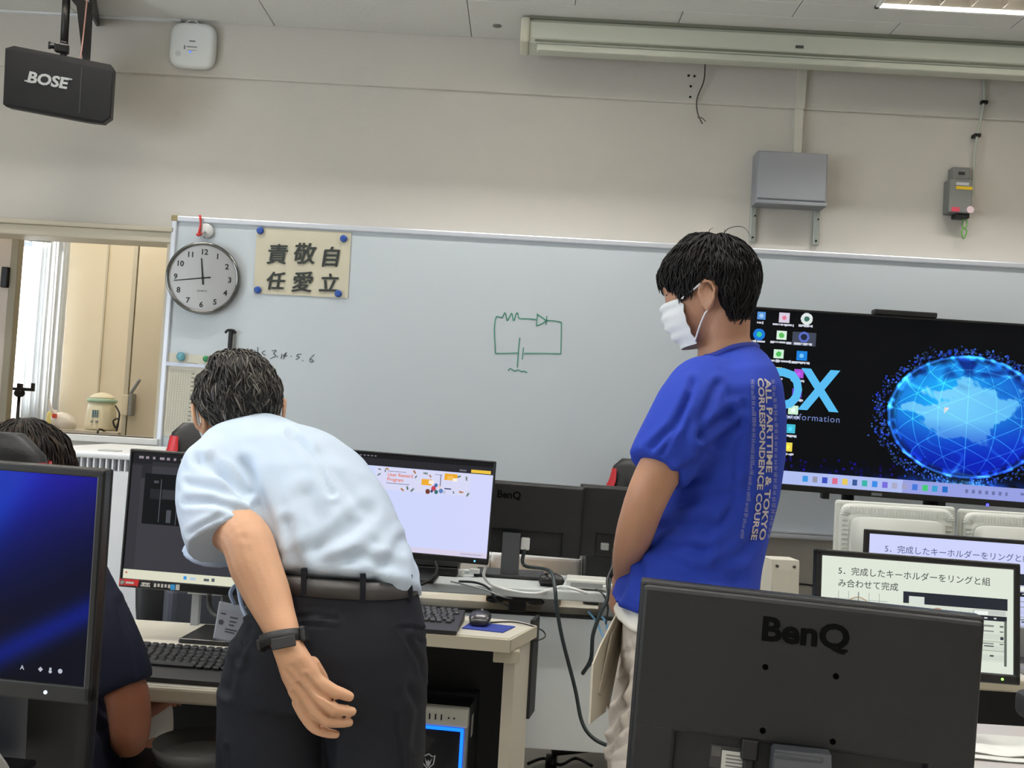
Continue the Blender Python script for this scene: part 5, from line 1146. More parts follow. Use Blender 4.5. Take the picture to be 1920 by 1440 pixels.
# ================================================================ gaming chairs
m_cblk = mat('chair_black', (20, 20, 22), .5, var=.08, bump=.1, bscale=300); m_cred = mat('chair_red', (196, 34, 44), .45, var=.05)
m_cgry = mat('chair_grey', (70, 73, 82), .5, var=.05)
def outline(z):        # half width of the backrest by height above the floor
    return float(np.interp(z, [.50, .62, .80, .95, 1.06, 1.14, 1.20, 1.235], [.20, .225, .235, .235, .19, .155, .145, .11]))
def gaming_chair(label, M, group='black and red gaming chairs'):
    t = Thing('gaming_chair', label, 'chair', (0, 0, 0), group=group); t.o.matrix_world = M
    lean = lambda z: -.27-.16*(z-.5)
    zs = np.linspace(.5, 1.235, 22)
    t.add('backrest', B().loft([((0, lean(z), z), (outline(z), 0, 0), (0, .045 if z < 1.2 else .03, 0), 3.2) for z in zs], 36), m_cblk)
    for s in (-1, 1):
        k = B(); vs = []; zz_ = np.linspace(.93, 1.19, 14)
        for f in (1, -1):
            for z in zz_:
                w_ = outline(z); i_ = w_-.012-.06*np.clip((1.22-z)/.3, .12, 1)*np.clip((z-.92)/.07, 0, 1)
                for x in (i_, (i_+w_)/2, w_+.003): vs.append((s*x, lean(z)+f*(.049 if x < w_ else .006)*(1 if x < w_ else 1), z))
        n = len(zz_)
        for h in range(2):
            for i in range(n-1):
                for j in range(2): a = h*3*n+i*3+j; k.f.append((a, a+1, a+4, a+3)); k.sm.append(True)
        k.v = vs; t.add('red_wing', k, m_cred)
    t.add('centre_panel', B().loft([((0, lean(z)-.012, z), (outline(z)*.62, 0, 0), (0, .048, 0), 4) for z in np.linspace(.55, 1.12, 10)], 28), m_cgry)
    t.add('lumbar_cushion', B().box(-.15, .15, -.24, -.16, .56, .74, bev=.035, seg=4), m_cgry)
    t.add('seat', B().box(-.25, .25, -.27, .26, .43, .53, bev=.04, seg=4), m_cblk)
    t.add('gas_lift', B().cyl((0, 0, .1), (0, 0, .43), .028), m_blackm)
    for k_ in range(5):
        a = k_*2*math.pi/5+.3; d = V((math.cos(a), math.sin(a), 0))
        l = t.add('base_leg', B().tube([d*.02+V((0, 0, .11)), d*.31+V((0, 0, .07))], [.026, .018], smooth_path=False), m_cblk)
        e = d*.31; t.add('caster', B().cyl((e.x-.02, e.y, .03), (e.x+.02, e.y, .03), .03), m_blackm, parent=l)
    return t
ch = PY(-52, 830, 1.70)
gaming_chair('black and red gaming chair of the seated person at the left edge', MX((ch.x, 1.98, 0), R(4)))
c2 = PY(405, 850, 3.35); ch2 = gaming_chair('gaming chair with a red side behind the dark editor monitor', MX((c2.x+.16, 3.0, 0), R(205)))
c3 = PY(1178, 870, 4.02); gaming_chair('gaming chair with a red stripe behind the middle black monitors', MX((c3.x+.05, 3.83, 0), R(172)) @ Matrix.Diagonal((1, 1, .95, 1)))
# office chair with grey edge at the lower left corner and a grey seat
t = Thing('office_chair', 'dark office chair with a pale rim at the bottom left corner', 'chair', (PY(60, 1440, .75).x-.20, .75, 0), rz=0)
t.add('backrest', B().loft([((0, .0, z), (w_, 0, 0), (0, .03, 0), 2.6) for z, w_ in ((.55, .17), (.68, .19), (.90, .195), (.99, .185), (1.035, .15), (1.052, .07))], 32), mat('office_mesh', (44, 45, 47), .7, bump=.3, bscale=500))
t.add('rim', B().tube([V((x, -.0, z)) for x, z in ((-.18, .57), (-.2, .68), (-.2, .90), (-.192, .99), (-.155, 1.04), (-.07, 1.058), (.07, 1.058), (.155, 1.04), (.192, .99), (.2, .90), (.2, .68), (.18, .57))], .003), mat('rim_grey', (120, 120, 116), .5))
t.add('seat', B().box(-.22, .22, .02, .44, .40, .48, bev=.03, seg=3), _M['office_mesh']); t.add('post', B().cyl((0, .2, .06), (0, .2, .4), .03), m_blackm)
t.add('base', B().box(-.28, .28, .17, .23, .02, .06, bev=.01).box(-.03, .03, -.08, .48, .02, .06, bev=.01), m_blackm)
q = PY(377, 1422, 2.12)
t = Thing('stool', 'round grey cushioned stool beside the bending man', 'stool', (q.x, 2.12, 0))
t.add('cushion', B().lathe([(.085, .55), (.098, .56), (.101, .585), (.095, q.z+.004), (.065, q.z+.016), (.002, q.z+.02)], n=40), mat('stool_grey', (98, 98, 94), .7, bump=.2, bscale=300)); t.add('post', B().cyl((0, 0, .05), (0, 0, .555), .02), m_steel)
t.add('base', B().lathe([(.095, 0), (.095, .015), (.04, .04), (.02, .06)], n=32), m_blackm)

# ================================================================ people
def remesh(b, vox, it=6, fac=.5):
    me = b.mesh('tmp'); o = bpy.data.objects.new('tmp', me); COL.objects.link(o)
    r_ = o.modifiers.new('r', 'REMESH'); r_.mode = 'VOXEL'; r_.voxel_size = vox; r_.use_smooth_shade = True
    if it: s = o.modifiers.new('s', 'SMOOTH'); s.iterations = it; s.factor = fac
    out = bpy.data.meshes.new_from_object(o.evaluated_get(bpy.context.evaluated_depsgraph_get()))
    bpy.data.objects.remove(o); bpy.data.meshes.remove(me)
    out.polygons.foreach_set('use_smooth', [True]*len(out.polygons)); return out
def arr(me):
    co = np.empty(len(me.vertices)*3); me.vertices.foreach_get('co', co); no = np.empty(len(me.vertices)*3); me.vertices.foreach_get('normal', no)
    return co.reshape(-1, 3), no.reshape(-1, 3)
def setco(me, co): me.vertices.foreach_set('co', co.ravel()); me.update()
def pxy(co):
    q = co-np.array(CAMP); w_ = q@np.array(AF); return 960+FPX*(q@np.array(AR))/w_, 720-FPX*(q@np.array(AU))/w_
def snoise(co, scale, seed, n=10, stretch=(1, 1, 1)):
    rs = np.random.default_rng(seed); o = np.zeros(len(co)); c = co*np.array(stretch)
    for i in range(n):
        k = rs.normal(0, 1, 3); k *= scale*rs.uniform(.6, 1.6)/np.linalg.norm(k); o += np.sin(c@k+rs.uniform(0, 6.28))
    return o/math.sqrt(n)
def folds(me, segs, noise=((18, .0025),), seed=1, stretch=(1, 1, 1)):
    """cloth relief: broad undulation and explicit creases measured along polylines"""
    co, no = arr(me); d = np.zeros(len(co))
    for i, (s, a) in enumerate(noise): d += a*snoise(co, s, seed+i, stretch=stretch)
    X, Y = pxy(co); tocam = (no*(np.array(CAMP)-co)).sum(1) > 0
    for pts, w_, dep in segs:
        best = np.full(len(co), 1e9)
        for (x0, y0), (x1, y1) in zip(pts[:-1], pts[1:]):
            L = (x1-x0)**2+(y1-y0)**2; t_ = np.clip(((X-x0)*(x1-x0)+(Y-y0)*(y1-y0))/L, 0, 1)
            best = np.minimum(best, np.hypot(X-x0-t_*(x1-x0), Y-y0-t_*(y1-y0)))
        d += tocam*(-dep*np.exp(-(best/w_)**2)+.55*dep*np.exp(-((best-1.9*w_)/w_)**2))
    setco(me, co+no*d[:, None])
def hull(rows, spine=None, e=2.3):
    """rings from measured outline pairs (xl, yl, xr, yr, Y, half depth)"""
    out = []; P = [(PY(r_[0], r_[1], r_[4]), PY(r_[2], r_[3], r_[4]), r_[5]) for r_ in rows]
    for i, (a, b_, hd) in enumerate(P):
        c = (a+b_)/2; u = (b_-a)/2; n0 = (P[max(i-1, 0)][0]+P[max(i-1, 0)][1])/2; n1 = (P[min(i+1, len(P)-1)][0]+P[min(i+1, len(P)-1)][1])/2
        sp_ = (n1-n0).normalized(); v = u.cross(sp_).normalized()*hd; out.append((c, u, v, e if len(rows[i]) < 7 else rows[i][6]))
    return out
def limb(b, pts, n=18):
    """tapered limb through (point, radius)"""
    P = catmull([V(p) for p, _ in pts], 5); rr = np.interp(np.linspace(0, 1, len(P)), np.linspace(0, 1, len(pts)), [r_ for _, r_ in pts]); b.tube(P, list(rr), n, smooth_path=False)
    b.ell(tuple(P[0]), (rr[0],)*3, None, 14, 8); b.ell(tuple(P[-1]), (rr[-1],)*3, None, 14, 8); return b
def sleeve(b, pts, n=22, ball=True):
    """cloth round a limb: a tube with a rounded shoulder and an open-looking hem"""
    P = catmull([V(p) for p, _ in pts], 5); rr = np.interp(np.linspace(0, 1, len(P)), np.linspace(0, 1, len(pts)), [r_ for _, r_ in pts]); b.tube(P, list(rr), n, smooth_path=False)
    if ball: b.ell(tuple(P[0]), (rr[0],)*3, None, 18, 12)
    return b
def hand(b, P, D, N, side=1, curl=25, s=1.0):
    P, D, N = V(P), V(D).normalized(), V(N).normalized(); N = (N-D*N.dot(D)).normalized(); S = D.cross(N)*side
    b.loft([(P+D*t_*s, S*(w_*s), N*(h*s), 2.6) for t_, w_, h in ((-.01, .026, .019), (.02, .034, .017), (.06, .041, .015), (.088, .04, .012))], 20)
    for o_, L in ((.031, .068), (.0105, .076), (-.0105, .071), (-.031, .056)):
        p = P+D*(.082*s)+S*(o_*s); d = D.copy(); pts = [(p, .0092*s)]
        for k in range(3):
            d = (Matrix.Rotation(R(curl), 3, S*side) @ d) if False else (d*math.cos(R(curl))+N*math.sin(R(curl))).normalized(); p = p+d*(L*s*(.42, .32, .26)[k]); pts.append((p, (.0088, .0082, .0072)[k]*s))
        limb(b, pts, 12)
    p = P+D*(.018*s)+S*(.028*s)+N*(.008*s); limb(b, [(p, .013*s), (p+(S*.75+D*.6+N*.2)*(.034*s), .011*s), (p+(S*.75+D*1.3+N*.5)*(.045*s), .009*s)], 12)
def head_solids(b, M, nose=True):
    T = lambda x, y, z: M @ V((x, y, z))
    b.ell((-.012, 0, .03), (.098, .077, .086), M, 32, 20)
    A = M.to_3x3()
    b.loft([(T(x, 0, z), A @ V((rx, 0, 0)), A @ V((0, ry, 0)), e) for x, z, rx, ry, e in ((.0, .07, .07, .05, 2.1), (.008, .045, .084, .068, 2.2), (.012, .02, .084, .070, 2.2), (.014, -.0, .080, .070, 2.3), (.018, -.03, .076, .066, 2.3), (.022, -.06, .068, .058, 2.4), (.028, -.085, .058, .046, 2.4), (.036, -.105, .044, .034, 2.3), (.04, -.116, .024, .018, 2.2))], 32)
    n_ = 0 if nose else -.016
    b.tube([T(.088, 0, .01), T(.098+n_*.6, 0, -.012), T(.108+n_, 0, -.03)], [.008, .010, .013], 12); b.ell((.104+n_, 0, -.034), (.013, .016, .010), M, 16, 10)
    for s in (-1, 1): b.ell((.096+n_, s*.011, -.037), (.010, .008, .008), M, 12, 8); b.ell((.083, s*.03, .018), (.012, .022, .007), M, 12, 8)
    b.ell((.094+n_, 0, -.062), (.011, .024, .006), M, 14, 8); b.ell((.092+n_, 0, -.072), (.011, .021, .007), M, 14, 8)
def ear(b, M, s, out=.004):
    M = M @ Matrix.Translation(V((0, 0, -.012))); T = lambda x, y, z: M @ V((x, y, z)); y = s*(.074+out)
    b.ell((-.014, s*.073, -.016), (.017, .007, .028), M, 14, 8)
    b.tube([T(.000, s*.072, -.030), T(.003, s*.076, -.005), T(-.004, y+s*.006, .014), T(-.018, y+s*.010, .020), T(-.032, y+s*.011, .008), T(-.031, y+s*.009, -.014), T(-.018, y+s*.004, -.034), T(-.006, s*.075, -.042), T(-.001, s*.073, -.032)], .0048, 10)
    b.ell((-.009, s*.075, -.040), (.009, .006, .011), M, 12, 8)
def vcol_mat(name, rough, spec=.4):
    if name in _M: return _M[name]
    m = bpy.data.materials.new(name); m.use_nodes = True; nt = m.node_tree; b = nt.nodes['Principled BSDF']; a = nt.nodes.new('ShaderNodeAttribute'); a.attribute_name = 'col'
    nt.links.new(a.outputs['Color'], b.inputs['Base Color']); b.inputs['Roughness'].default_value = rough; b.inputs['Specular IOR Level'].default_value = spec; _M[name] = m; return m
def hair(M, region, thick, n, L, wid, tones, seed, crown=(-.45, 0, .9), lift=.006, skip=None, swirl=.25, c0=(-.012, 0, .03), r0=(.098, .077, .086), down=.02):
    rs = np.random.default_rng(seed); c0 = V(c0)
    def surf(d, off):
        r_ = V((r0[0], r0[1], r0[2]+(down if d.z < 0 else 0)))
        k = 1/math.sqrt((d.x/(r_.x+off))**2+(d.y/(r_.y+off))**2+(d.z/(r_.z+off))**2); return c0+d*k
    vol = lambda d: thick*.38*math.sin(3.1*d.x+2*d.y+seed)*math.cos(4.3*d.z-2.7*d.y)+thick*.28*math.sin(9*d.y+7*d.x+seed)*math.sin(8*d.z)
    b = B(); tone = []
    nu, nv = 72, 44; vs = []
    for j in range(nv+1):
        p = math.pi*j/nv
        for i in range(nu):
            t_ = 2*math.pi*i/nu; d = V((math.sin(p)*math.cos(t_), math.sin(p)*math.sin(t_), math.cos(p)))
            g = region(surf(d, 0)); vs.append(surf(d, -.012+(thick+.012+vol(d))*max(0, min(1, g))))
    b.addm([M @ q for q in vs], [(j*nu+i, j*nu+(i+1) % nu, (j+1)*nu+(i+1) % nu, (j+1)*nu+i) for j in range(nv) for i in range(nu)], True)
    base = np.array(lin(tones[0])); tone += [base*.8]*len(vs)
    cr = V(crown).normalized(); made = 0; tries = 0
    while made < n and tries < n*20:
        tries += 1; q = rs.normal(0, 1, 3); d = V(q/np.linalg.norm(q)); g = region(surf(d, 0))
        if g < .15: continue
        fl_ = (d*d.dot(cr)-cr); fl_ = fl_-d*fl_.dot(d)
        if fl_.length < .05: fl_ = d.orthogonal()
        fl_.normalize(); sd = d.cross(fl_); fl_ = (fl_+sd*rs.normal(0, swirl)).normalized()
        ll = L*rs.uniform(.6, 1.3); lf = lift*rs.choice([.5, 1, 1, 1.8]); pts = []; dd = d.copy(); ok = True; sg = 6
        for k in range(sg+1):
            pts.append(M @ surf(dd, thick*.85+vol(dd)+lf*math.sin(math.pi*min(1, k/sg*.85))))
            dd = (dd+fl_*(ll/sg/.09)).normalized(); fl_ = (fl_-dd*fl_.dot(dd)).normalized()
            if k < sg and region(surf(dd, 0)) < -.35: break
        if len(pts) < 4: continue
        w_ = wid*rs.uniform(.6, 1.3); k0 = len(b.v)
        b.tube(pts, [w_*.5, w_, w_*.85, w_*.5, w_*.08], 5, smooth_path=False)
        c_ = np.array(lin(tones[rs.integers(0, len(tones))]))*rs.uniform(.75, 1.3); tone += [c_]*(len(b.v)-k0); made += 1
    me = b.mesh('hair'); a = me.color_attributes.new('col', 'FLOAT_COLOR', 'POINT'); C = np.ones((len(tone), 4)); C[:, :3] = np.clip(np.array(tone), 0, 1); a.data.foreach_set('color', C.ravel().astype(np.float32)); return me
def head_matrix(pos, fwd, up):
    f = V(fwd).normalized(); u = V(up); u = (u-f*u.dot(f)).normalized(); l = u.cross(f)
    return Matrix(((f.x, l.x, u.x, pos[0]), (f.y, l.y, u.y, pos[1]), (f.z, l.z, u.z, pos[2]), (0, 0, 0, 1)))
def skin(name, rgb): return mat(name, rgb, .5, var=.07, vscale=14, sss=.12, bump=.12, bscale=160, spec=.35)
def cut_mesh(me, keep):
    bm = bmesh.new(); bm.from_mesh(me); bmesh.ops.delete(bm, geom=[v for v in bm.verts if not keep(v.co)], context='VERTS'); bm.to_mesh(me); bm.free(); return me

# ---------------------------------------------------------------- standing man in blue
SY = 2.10
hc = PY(1324, 545, SY)
fw = V((-math.cos(R(22)), math.sin(R(22)), -.24)); HM = head_matrix(hc, fw, (-.06, 0, 1)) @ Matrix.Scale(.93, 4)
st = Thing('person', 'standing person in a blue shirt and white face mask looking down left', 'person', (PY(1280, 1440, SY).x, SY, 0))
b = B(); head_solids(b, HM, False); ear(b, HM, 1); ear(b, HM, -1)
nk = PY(1368, 690, SY+.01)
b.loft([(HM @ V((-.03, 0, -.01)), V((.05, 0, .012)), V((0, .05, 0)), 2.1), (HM @ V((-.036, 0, -.06)), V((.05, 0, .012)), V((0, .05, 0)), 2.1), (PY(1357, 640, SY), V((.053, 0, .01)), V((0, .056, 0)), 2.1), (nk, V((.07, 0, .015)), V((0, .09, 0)), 2.1), (PY(1364, 730, SY), V((.09, 0, 0)), V((0, .14, 0)), 2.2)], 28)
tor = [(1322, 668, 1414, 650, SY, .068, 2.1), (1300, 684, 1428, 668, SY, .11, 2.2), (1277, 704, 1438, 694, SY, .165, 2.4), (1264, 735, 1447, 725, SY, .19, 2.5), (1254, 790, 1454, 780, SY, .195, 2.5), (1246, 860, 1456, 850, SY, .185, 2.4), (1226, 935, 1449, 930, SY, .175, 2.3), (1200, 1005, 1432, 1000, SY, .17, 2.3), (1174, 1062, 1420, 1060, SY, .17, 2.3), (1160, 1100, 1414, 1104, SY, .175, 2.3), (1152, 1124, 1412, 1150, SY, .178, 2.3)]
rings = hull(tor); b.loft([(c, u*.9, v*.9, e) for c, u, v, e in rings], 28)
sh_l, el_l, wr_l = PY(1304, 750, 1.945), PY(1208, 945, 1.915), PY(1172, 1078, 2.15)
limb(b, [(sh_l, .045), (PY(1262, 840, 1.925), .045), (PY(1231, 893, 1.905), .043), (el_l, .040), (PY(1190, 1000, 1.975), .038), (PY(1178, 1042, 2.06), .033), (wr_l, .026)])
hand(b, wr_l+V((0, .005, -.01)), PY(1156, 1160, 2.19)-wr_l, (.9, .4, 0), 1, 28, .98)
sh_r, el_r, wr_r = PY(1330, 745, 2.26), PY(1250, 930, 2.32), PY(1185, 1065, 2.24)
limb(b, [(sh_r, .052), (PY(1290, 840, 2.30), .05), (el_r, .043), (PY(1210, 1005, 2.29), .04), (wr_r, .027)]); hand(b, wr_r, PY(1150, 1130, 2.15)-wr_r, (.6, -.6, 0), -1, 28, .98)
hipz = PY(1280, 1200, SY).z; fx = PY(1250, 1440, SY).x
legs = []
for s in (-1, 1):
    y_ = SY+s*.095; h_ = V((PY(1283, 1180, SY).x, y_, hipz)); kn = V((PY(1226, 1430, SY).x, y_-.0, .50)); an = V((kn.x+.05, y_, .09)); legs.append((h_, kn, an))
    limb(b, [(h_, .082), (h_.lerp(kn, .5), .07), (kn, .055), (kn.lerp(an, .4), .054), (an, .036)]); limb(b, [(an+V((.03, 0, -.045)), .034), (an+V((-.06, 0, -.055)), .032), (an+V((-.15, s*.01, -.065)), .022)])
b.loft([(PY(1283, y_, SY), V((.12, 0, 0)), V((0, .165, 0)), 2.3) for y_ in (1080, 1140, 1200, 1235)], 24)
body = remesh(b, .0052, 5); st.add('body', body, skin('skin_warm', (180, 134, 106)), world=True)
# shirt
b = B(); b.loft([(c, u*1.03, v*1.06, e) for c, u, v, e in rings[:-1]]+[(rings[-1][0], rings[-1][1]*1.03, rings[-1][2]*1.06, 2.3)], 40)
sleeve(b, [(PY(1322, 745, 1.985), .085), (PY(1300, 775, 1.95), .083), (PY(1270, 822, 1.925), .074), (PY(1247, 858, 1.915), .067), (PY(1233, 880, 1.905), .060)])
sleeve(b, [(PY(1340, 745, 2.20), .085), (PY(1318, 790, 2.26), .08), (PY(1285, 870, 2.31), .066)])
sh = remesh(b, .0062, 7)
folds(sh, [([(1300, 715), (1288, 750), (1262, 800), (1222, 838)], 7, .007), ([(1290, 740), (1272, 800), (1240, 850)], 5, .004), ([(1318, 820), (1345, 795), (1372, 772)], 9, .010), ([(1315, 845), (1345, 830), (1385, 795)], 9, .008), ([(1312, 820), (1318, 780), (1345, 720)], 8, .006), ([(1270, 890), (1300, 872), (1330, 850)], 8, .006),
           ([(1260, 960), (1300, 935), (1370, 925)], 12, .007), ([(1215, 1010), (1262, 985), (1330, 985)], 12, .008), ([(1190, 1040), (1240, 1020), (1320, 1035)], 10, .007), ([(1180, 1060), (1172, 1100), (1160, 1120)], 8, .006), ([(1205, 1050), (1200, 1110)], 8, .005), ([(1250, 1040), (1300, 1075), (1380, 1080)], 14, .007), ([(1345, 1060), (1390, 1040), (1412, 1010)], 10, .006), ([(1392, 760), (1382, 850), (1378, 930), (1350, 990)], 7, .004), ([(1400, 905), (1375, 960), (1330, 1000)], 10, .005)], noise=((11, .003), (26, .0012)), seed=4)
shirt = st.add('shirt', sh, mat('shirt_blue', (36, 62, 168), .75, var=.06, vscale=5, bump=.25, bscale=700, spec=.25), world=True)
# collar ring and sleeve hem, as raised bands
k = B(); c_, u_, v_, _e = rings[0]
k.tube([PY(1318, 672, SY)+V((0, -.02, 0)), PY(1338, 668, SY-.065), PY(1375, 653, SY-.075), PY(1408, 648, SY-.045), PY(1418, 650, SY+.02)], .008, 10); st.add('collar', k, mat('shirt_collar', (32, 54, 150), .75), parent=shirt, world=True)
# printed lettering on the back, laid on the cloth
bvh = None
shw = sh.copy(); shw.transform(st.M); bm = bmesh.new(); bm.from_mesh(shw); bvh = BVHTree.FromBMesh(bm); bm.free()
def print_on(lines, name, rgb):
    k = B(); vs_all = []
    for body_, (x0, y0), (x1, y1), size, bow, bold in lines:
        vs, fs = text_geo(body_, 'LEFT', bold, 0, 1.0); wid = max(q[0] for q in vs); k0 = len(k.v); outv = []; bad = set()
        for i, q in enumerate(vs):
            f = q[0]/wid; px = x0+(x1-x0)*f+bow*4*f*(1-f); py = y0+(y1-y0)*f
            dx_, dy_ = (x1-x0), (y1-y0); L = math.hypot(dx_, dy_); nx_, ny_ = dy_/L, -dx_/L      # letters turned a quarter clockwise
            px += nx_*q[1]*size; py += ny_*q[1]*size
            d = ray(px, py).normalized(); hit = bvh.ray_cast(CAMP, d)
            if hit[0] is None or hit[0].y > SY+.1: bad.add(i); outv.append(V((0, 0, 0)))
            else: outv.append(hit[0]+hit[1]*.0016)
        use = [f for f in fs if not any(i in bad for i in f)]; k.addm(outv, use, True)
    me = bpy.data.meshes.new(name); me.from_pydata([tuple(p) for p in k.v], [], k.f); me.update(); bm = bmesh.new(); bm.from_mesh(me); bmesh.ops.delete(bm, geom=[v for v in bm.verts if not v.link_faces], context='VERTS'); bm.to_mesh(me); bm.free()
    st.add(name, me, mat('print_'+name, rgb, .7), parent=shirt, world=True, stuff=True)
print_on([('ALL PARTTIME & TOKYO', (1433, 711), (1422, 1012), 15, 9, .028), ('CORRESPONDENCE COURSE', (1420, 709), (1407, 1012), 15, 9, .028)] , 'back_lettering', (196, 186, 182))
sm = []
rs = random.Random(5)
for x0, x1, n in ((1407, 1385, 30), (1445, 1436, 26)):
    for i in range(n):
        f = i/n; x = x0+(x1-x0)*f+10*4*f*(1-f); y = 712+f*300; sm.append((''.join(rs.choice('IIHI') for _ in range(3)), (x, y), (x+.05, y+rs.uniform(7, 9)), rs.uniform(7, 12), 0, .0))
print_on(sm, 'small_lettering', (150, 150, 176))
# undershirt, trousers
b = B(); b.loft(hull([(1180, 1090, 1400, 1100, SY, .15), (1166, 1126, 1400, 1158, SY, .172), (1150, 1148, 1400, 1206, SY, .186), (1152, 1154, 1400, 1214, SY, .184)]), 40)
us = remesh(b, .007, 3); folds(us, [([(1175, 1140), (1190, 1168)], 5, .003)], noise=((20, .0015),)); st.add('undershirt', us, mat('cotton_white', (244, 240, 230), .8, bump=.2, bscale=500), world=True)
b = B(); b.loft([(PY(1283, y_, SY), V((w_, 0, 0)), V((0, .17, 0)), 2.4) for y_, w_ in ((1130, .128), (1170, .132), (1220, .135), (1260, .13))], 36)
for h_, kn, an in legs: b.loft([(h_+V((0, 0, .03)), V((.118, 0, 0)), V((0, .098, 0)), 2.3), (h_.lerp(kn, .35)+V((-.002, 0, 0)), V((.108, 0, 0)), V((0, .092, 0)), 2.3), (h_.lerp(kn, .68)+V((-.008, 0, 0)), V((.10, 0, 0)), V((0, .085, 0)), 2.3), (h_.lerp(kn, .80)+V((-.008, 0, 0)), V((.098, 0, 0)), V((0, .082, 0)), 2.3), (h_.lerp(kn, .81)+V((-.008, 0, 0)), V((.09, 0, 0)), V((0, .078, 0)), 2.3), (h_.lerp(kn, .90)+V((-.008, 0, 0)), V((.09, 0, 0)), V((0, .078, 0)), 2.3)], 32)
tr = remesh(b, .006, 5)
folds(tr, [([(1195, 1215), (1172, 1222)], 5, .004), ([(1195, 1245), (1168, 1262)], 6, .005), ([(1178, 1270), (1152, 1312)], 7, .006), ([(1190, 1310), (1160, 1335), (1145, 1365)], 7, .007), ([(1192, 1345), (1160, 1372), (1140, 1395)], 7, .007), ([(1195, 1372), (1170, 1395), (1145, 1412)], 6, .006), ([(1182, 1195), (1192, 1240), (1180, 1300), (1174, 1380)], 3, .004), ([(1135, 1428), (1195, 1420)], 3, .004)], noise=((16, .003), (34, .0012)), seed=9)
st.add('trousers', tr, mat('chino_beige', (208, 198, 186), .8, var=.06, vscale=9, bump=.3, bscale=600, spec=.2), world=True)
# shoes
for (h_, kn, an), s in zip(legs, (-1, 1)):
    k = B(); k.loft([(an+V((.055, 0, -.05)), V((0, .03, 0)), V((0, 0, .04)), 3), (an+V((.0, 0, -.045)), V((0, .042, 0)), V((0, 0, .045)), 3), (an+V((-.08, 0, -.055)), V((0, .046, 0)), V((0, 0, .035)), 3), (an+V((-.17, 0, -.065)), V((0, .04, 0)), V((0, 0, .024)), 3), (an+V((-.2, 0, -.07)), V((0, .02, 0)), V((0, 0, .014)), 3)], 24); st.add('shoe', k, mat('shoe_dark', (50, 50, 54), .6), world=True)
# hair
def reg_st(p):
    x, y, z = p
    if x > .05: lim = .018-.02*max(0, abs(y)-.03)/.03
    elif x > .012: lim = -.014
    elif x > -.038: lim = .010
    else: lim = -.118+.25*max(0, abs(y)-.05)
    return (z-lim)/.014
hm = hair(HM, reg_st, .0085, 2600, .062, .0021, ((14, 12, 12), (18, 16, 15), (10, 9, 10), (30, 26, 23)), 11, crown=(-.35, .1, .93), lift=.006, swirl=.32, down=.048)
st.add('hair', hm, vcol_mat('hair_gloss', .5, .22), world=True)
k = B(); T = lambda *a: HM @ V(a)
for a in ((T(-.05, .0, .10), T(-.075, .01, .125), T(-.112, .02, .118), T(-.125, .02, .085)), (T(-.03, .01, .105), T(-.035, .015, .130), T(-.047, .02, .134)), (T(-.01, .0, .108), T(.0, .0, .124), T(.028, .0, .126)), (T(-.062, .02, .10), T(-.072, .03, .122)), (T(.0, .02, .105), T(-.008, .025, .122), T(-.02, .03, .126))): k.tube(a, [.0011, .0008, .0003], 5, sub=5)
me = k.mesh('stray_hair'); st.add('stray_hair', me, mat('hair_dark', (22, 19, 18), .5), world=True)
# mask: pleated sheet round the lower face
k = B(); nu, nv = 26, 22; vs = []
for j in range(nv+1):
    f = j/nv; z = -.014-.108*f
    for i in range(nu+1):
        a = (i/nu-.5)*2; th_ = a*R(66); pleat = .0030*math.sin(f*4.2*2*math.pi)*(.4+.6*(1-abs(a)))
        fr_ = np.interp(f, [0, .18, .45, .75, 1], [.101, .112, .111, .098, .078]); sd = np.interp(f, [0, .4, 1], [.070, .074, .062])
        vs.append(T(.006*(f < .1)+fr_*math.cos(th_)+pleat-.004*abs(a)*f*0, sd*math.sin(th_)*1.06, z-.012*abs(a)*f*0+ -.018*f*(1-abs(a))*0))
fs = [(j*(nu+1)+i, j*(nu+1)+i+1, (j+1)*(nu+1)+i+1, (j+1)*(nu+1)+i) for j in range(nv) for i in range(nu)]
k.addm(vs, fs, True); k.addm([T(0, 0, -.06).lerp(q, .985) for q in vs], fs, True)
mask = st.add('face_mask', k, mat('mask_white', (226, 228, 230), .8, var=.02, bump=.15, bscale=400), world=True)
for s in (1, -1):
    e0, e1 = T(.045, s*.071, -.017), T(.036, s*.060, -.116)
    for pts in ([e0, T(.012, s*.081, -.004), T(-.010, s*.084, .006), T(-.026, s*.072, .004)], [e1, T(.016, s*.073, -.086), T(-.002, s*.079, -.062), T(-.014, s*.070, -.052)]):
        st.add('ear_loop', B().tube(pts, .0019, 6), mat('loop_white', (232, 232, 232), .7), parent=mask, world=True)
for s in (1, -1):
    st.add('eye', B().ell((.079, s*.033, .004), (.008, .013, .0032), HM, 14, 8), mat('eye_dark', (40, 30, 28), .3), world=True)
# folders
def sheet(pts, th):
    p = [V(q) for q in pts]; n = (p[1]-p[0]).cross(p[2]-p[0]).normalized()*th; m = len(p)
    k = B(); k.addm([q+n for q in p]+[q-n for q in p], [tuple(range(m)), tuple(range(m, 2*m))[::-1]]+[(i, (i+1) % m, m+(i+1) % m, m+i) for i in range(m)]); return k
t = Thing('paper_folder', 'cream paper folders held in front of the beige trousers', 'folder', PY(1120, 1355, 2.05))
m_fold = mat('folder_cream', (196, 188, 170), .7, var=.03); m_fold2 = mat('folder_dim', (168, 158, 142), .7, var=.03)
t.add('front_folder', sheet([PY(1156, 1150, 2.13), PY(1125, 1211, 2.02), PY(1111, 1245, 1.97), PY(1105, 1357, 1.95), PY(1134, 1335, 2.06), PY(1150, 1220, 2.13)], .0022), m_fold, world=True)
t.add('middle_folder', sheet([PY(1160, 1158, 2.14), PY(1146, 1190, 2.08), PY(1122, 1300, 2.0), PY(1127, 1304, 2.02), PY(1150, 1250, 2.12), PY(1166, 1170, 2.18)], .002), m_fold2, world=True)
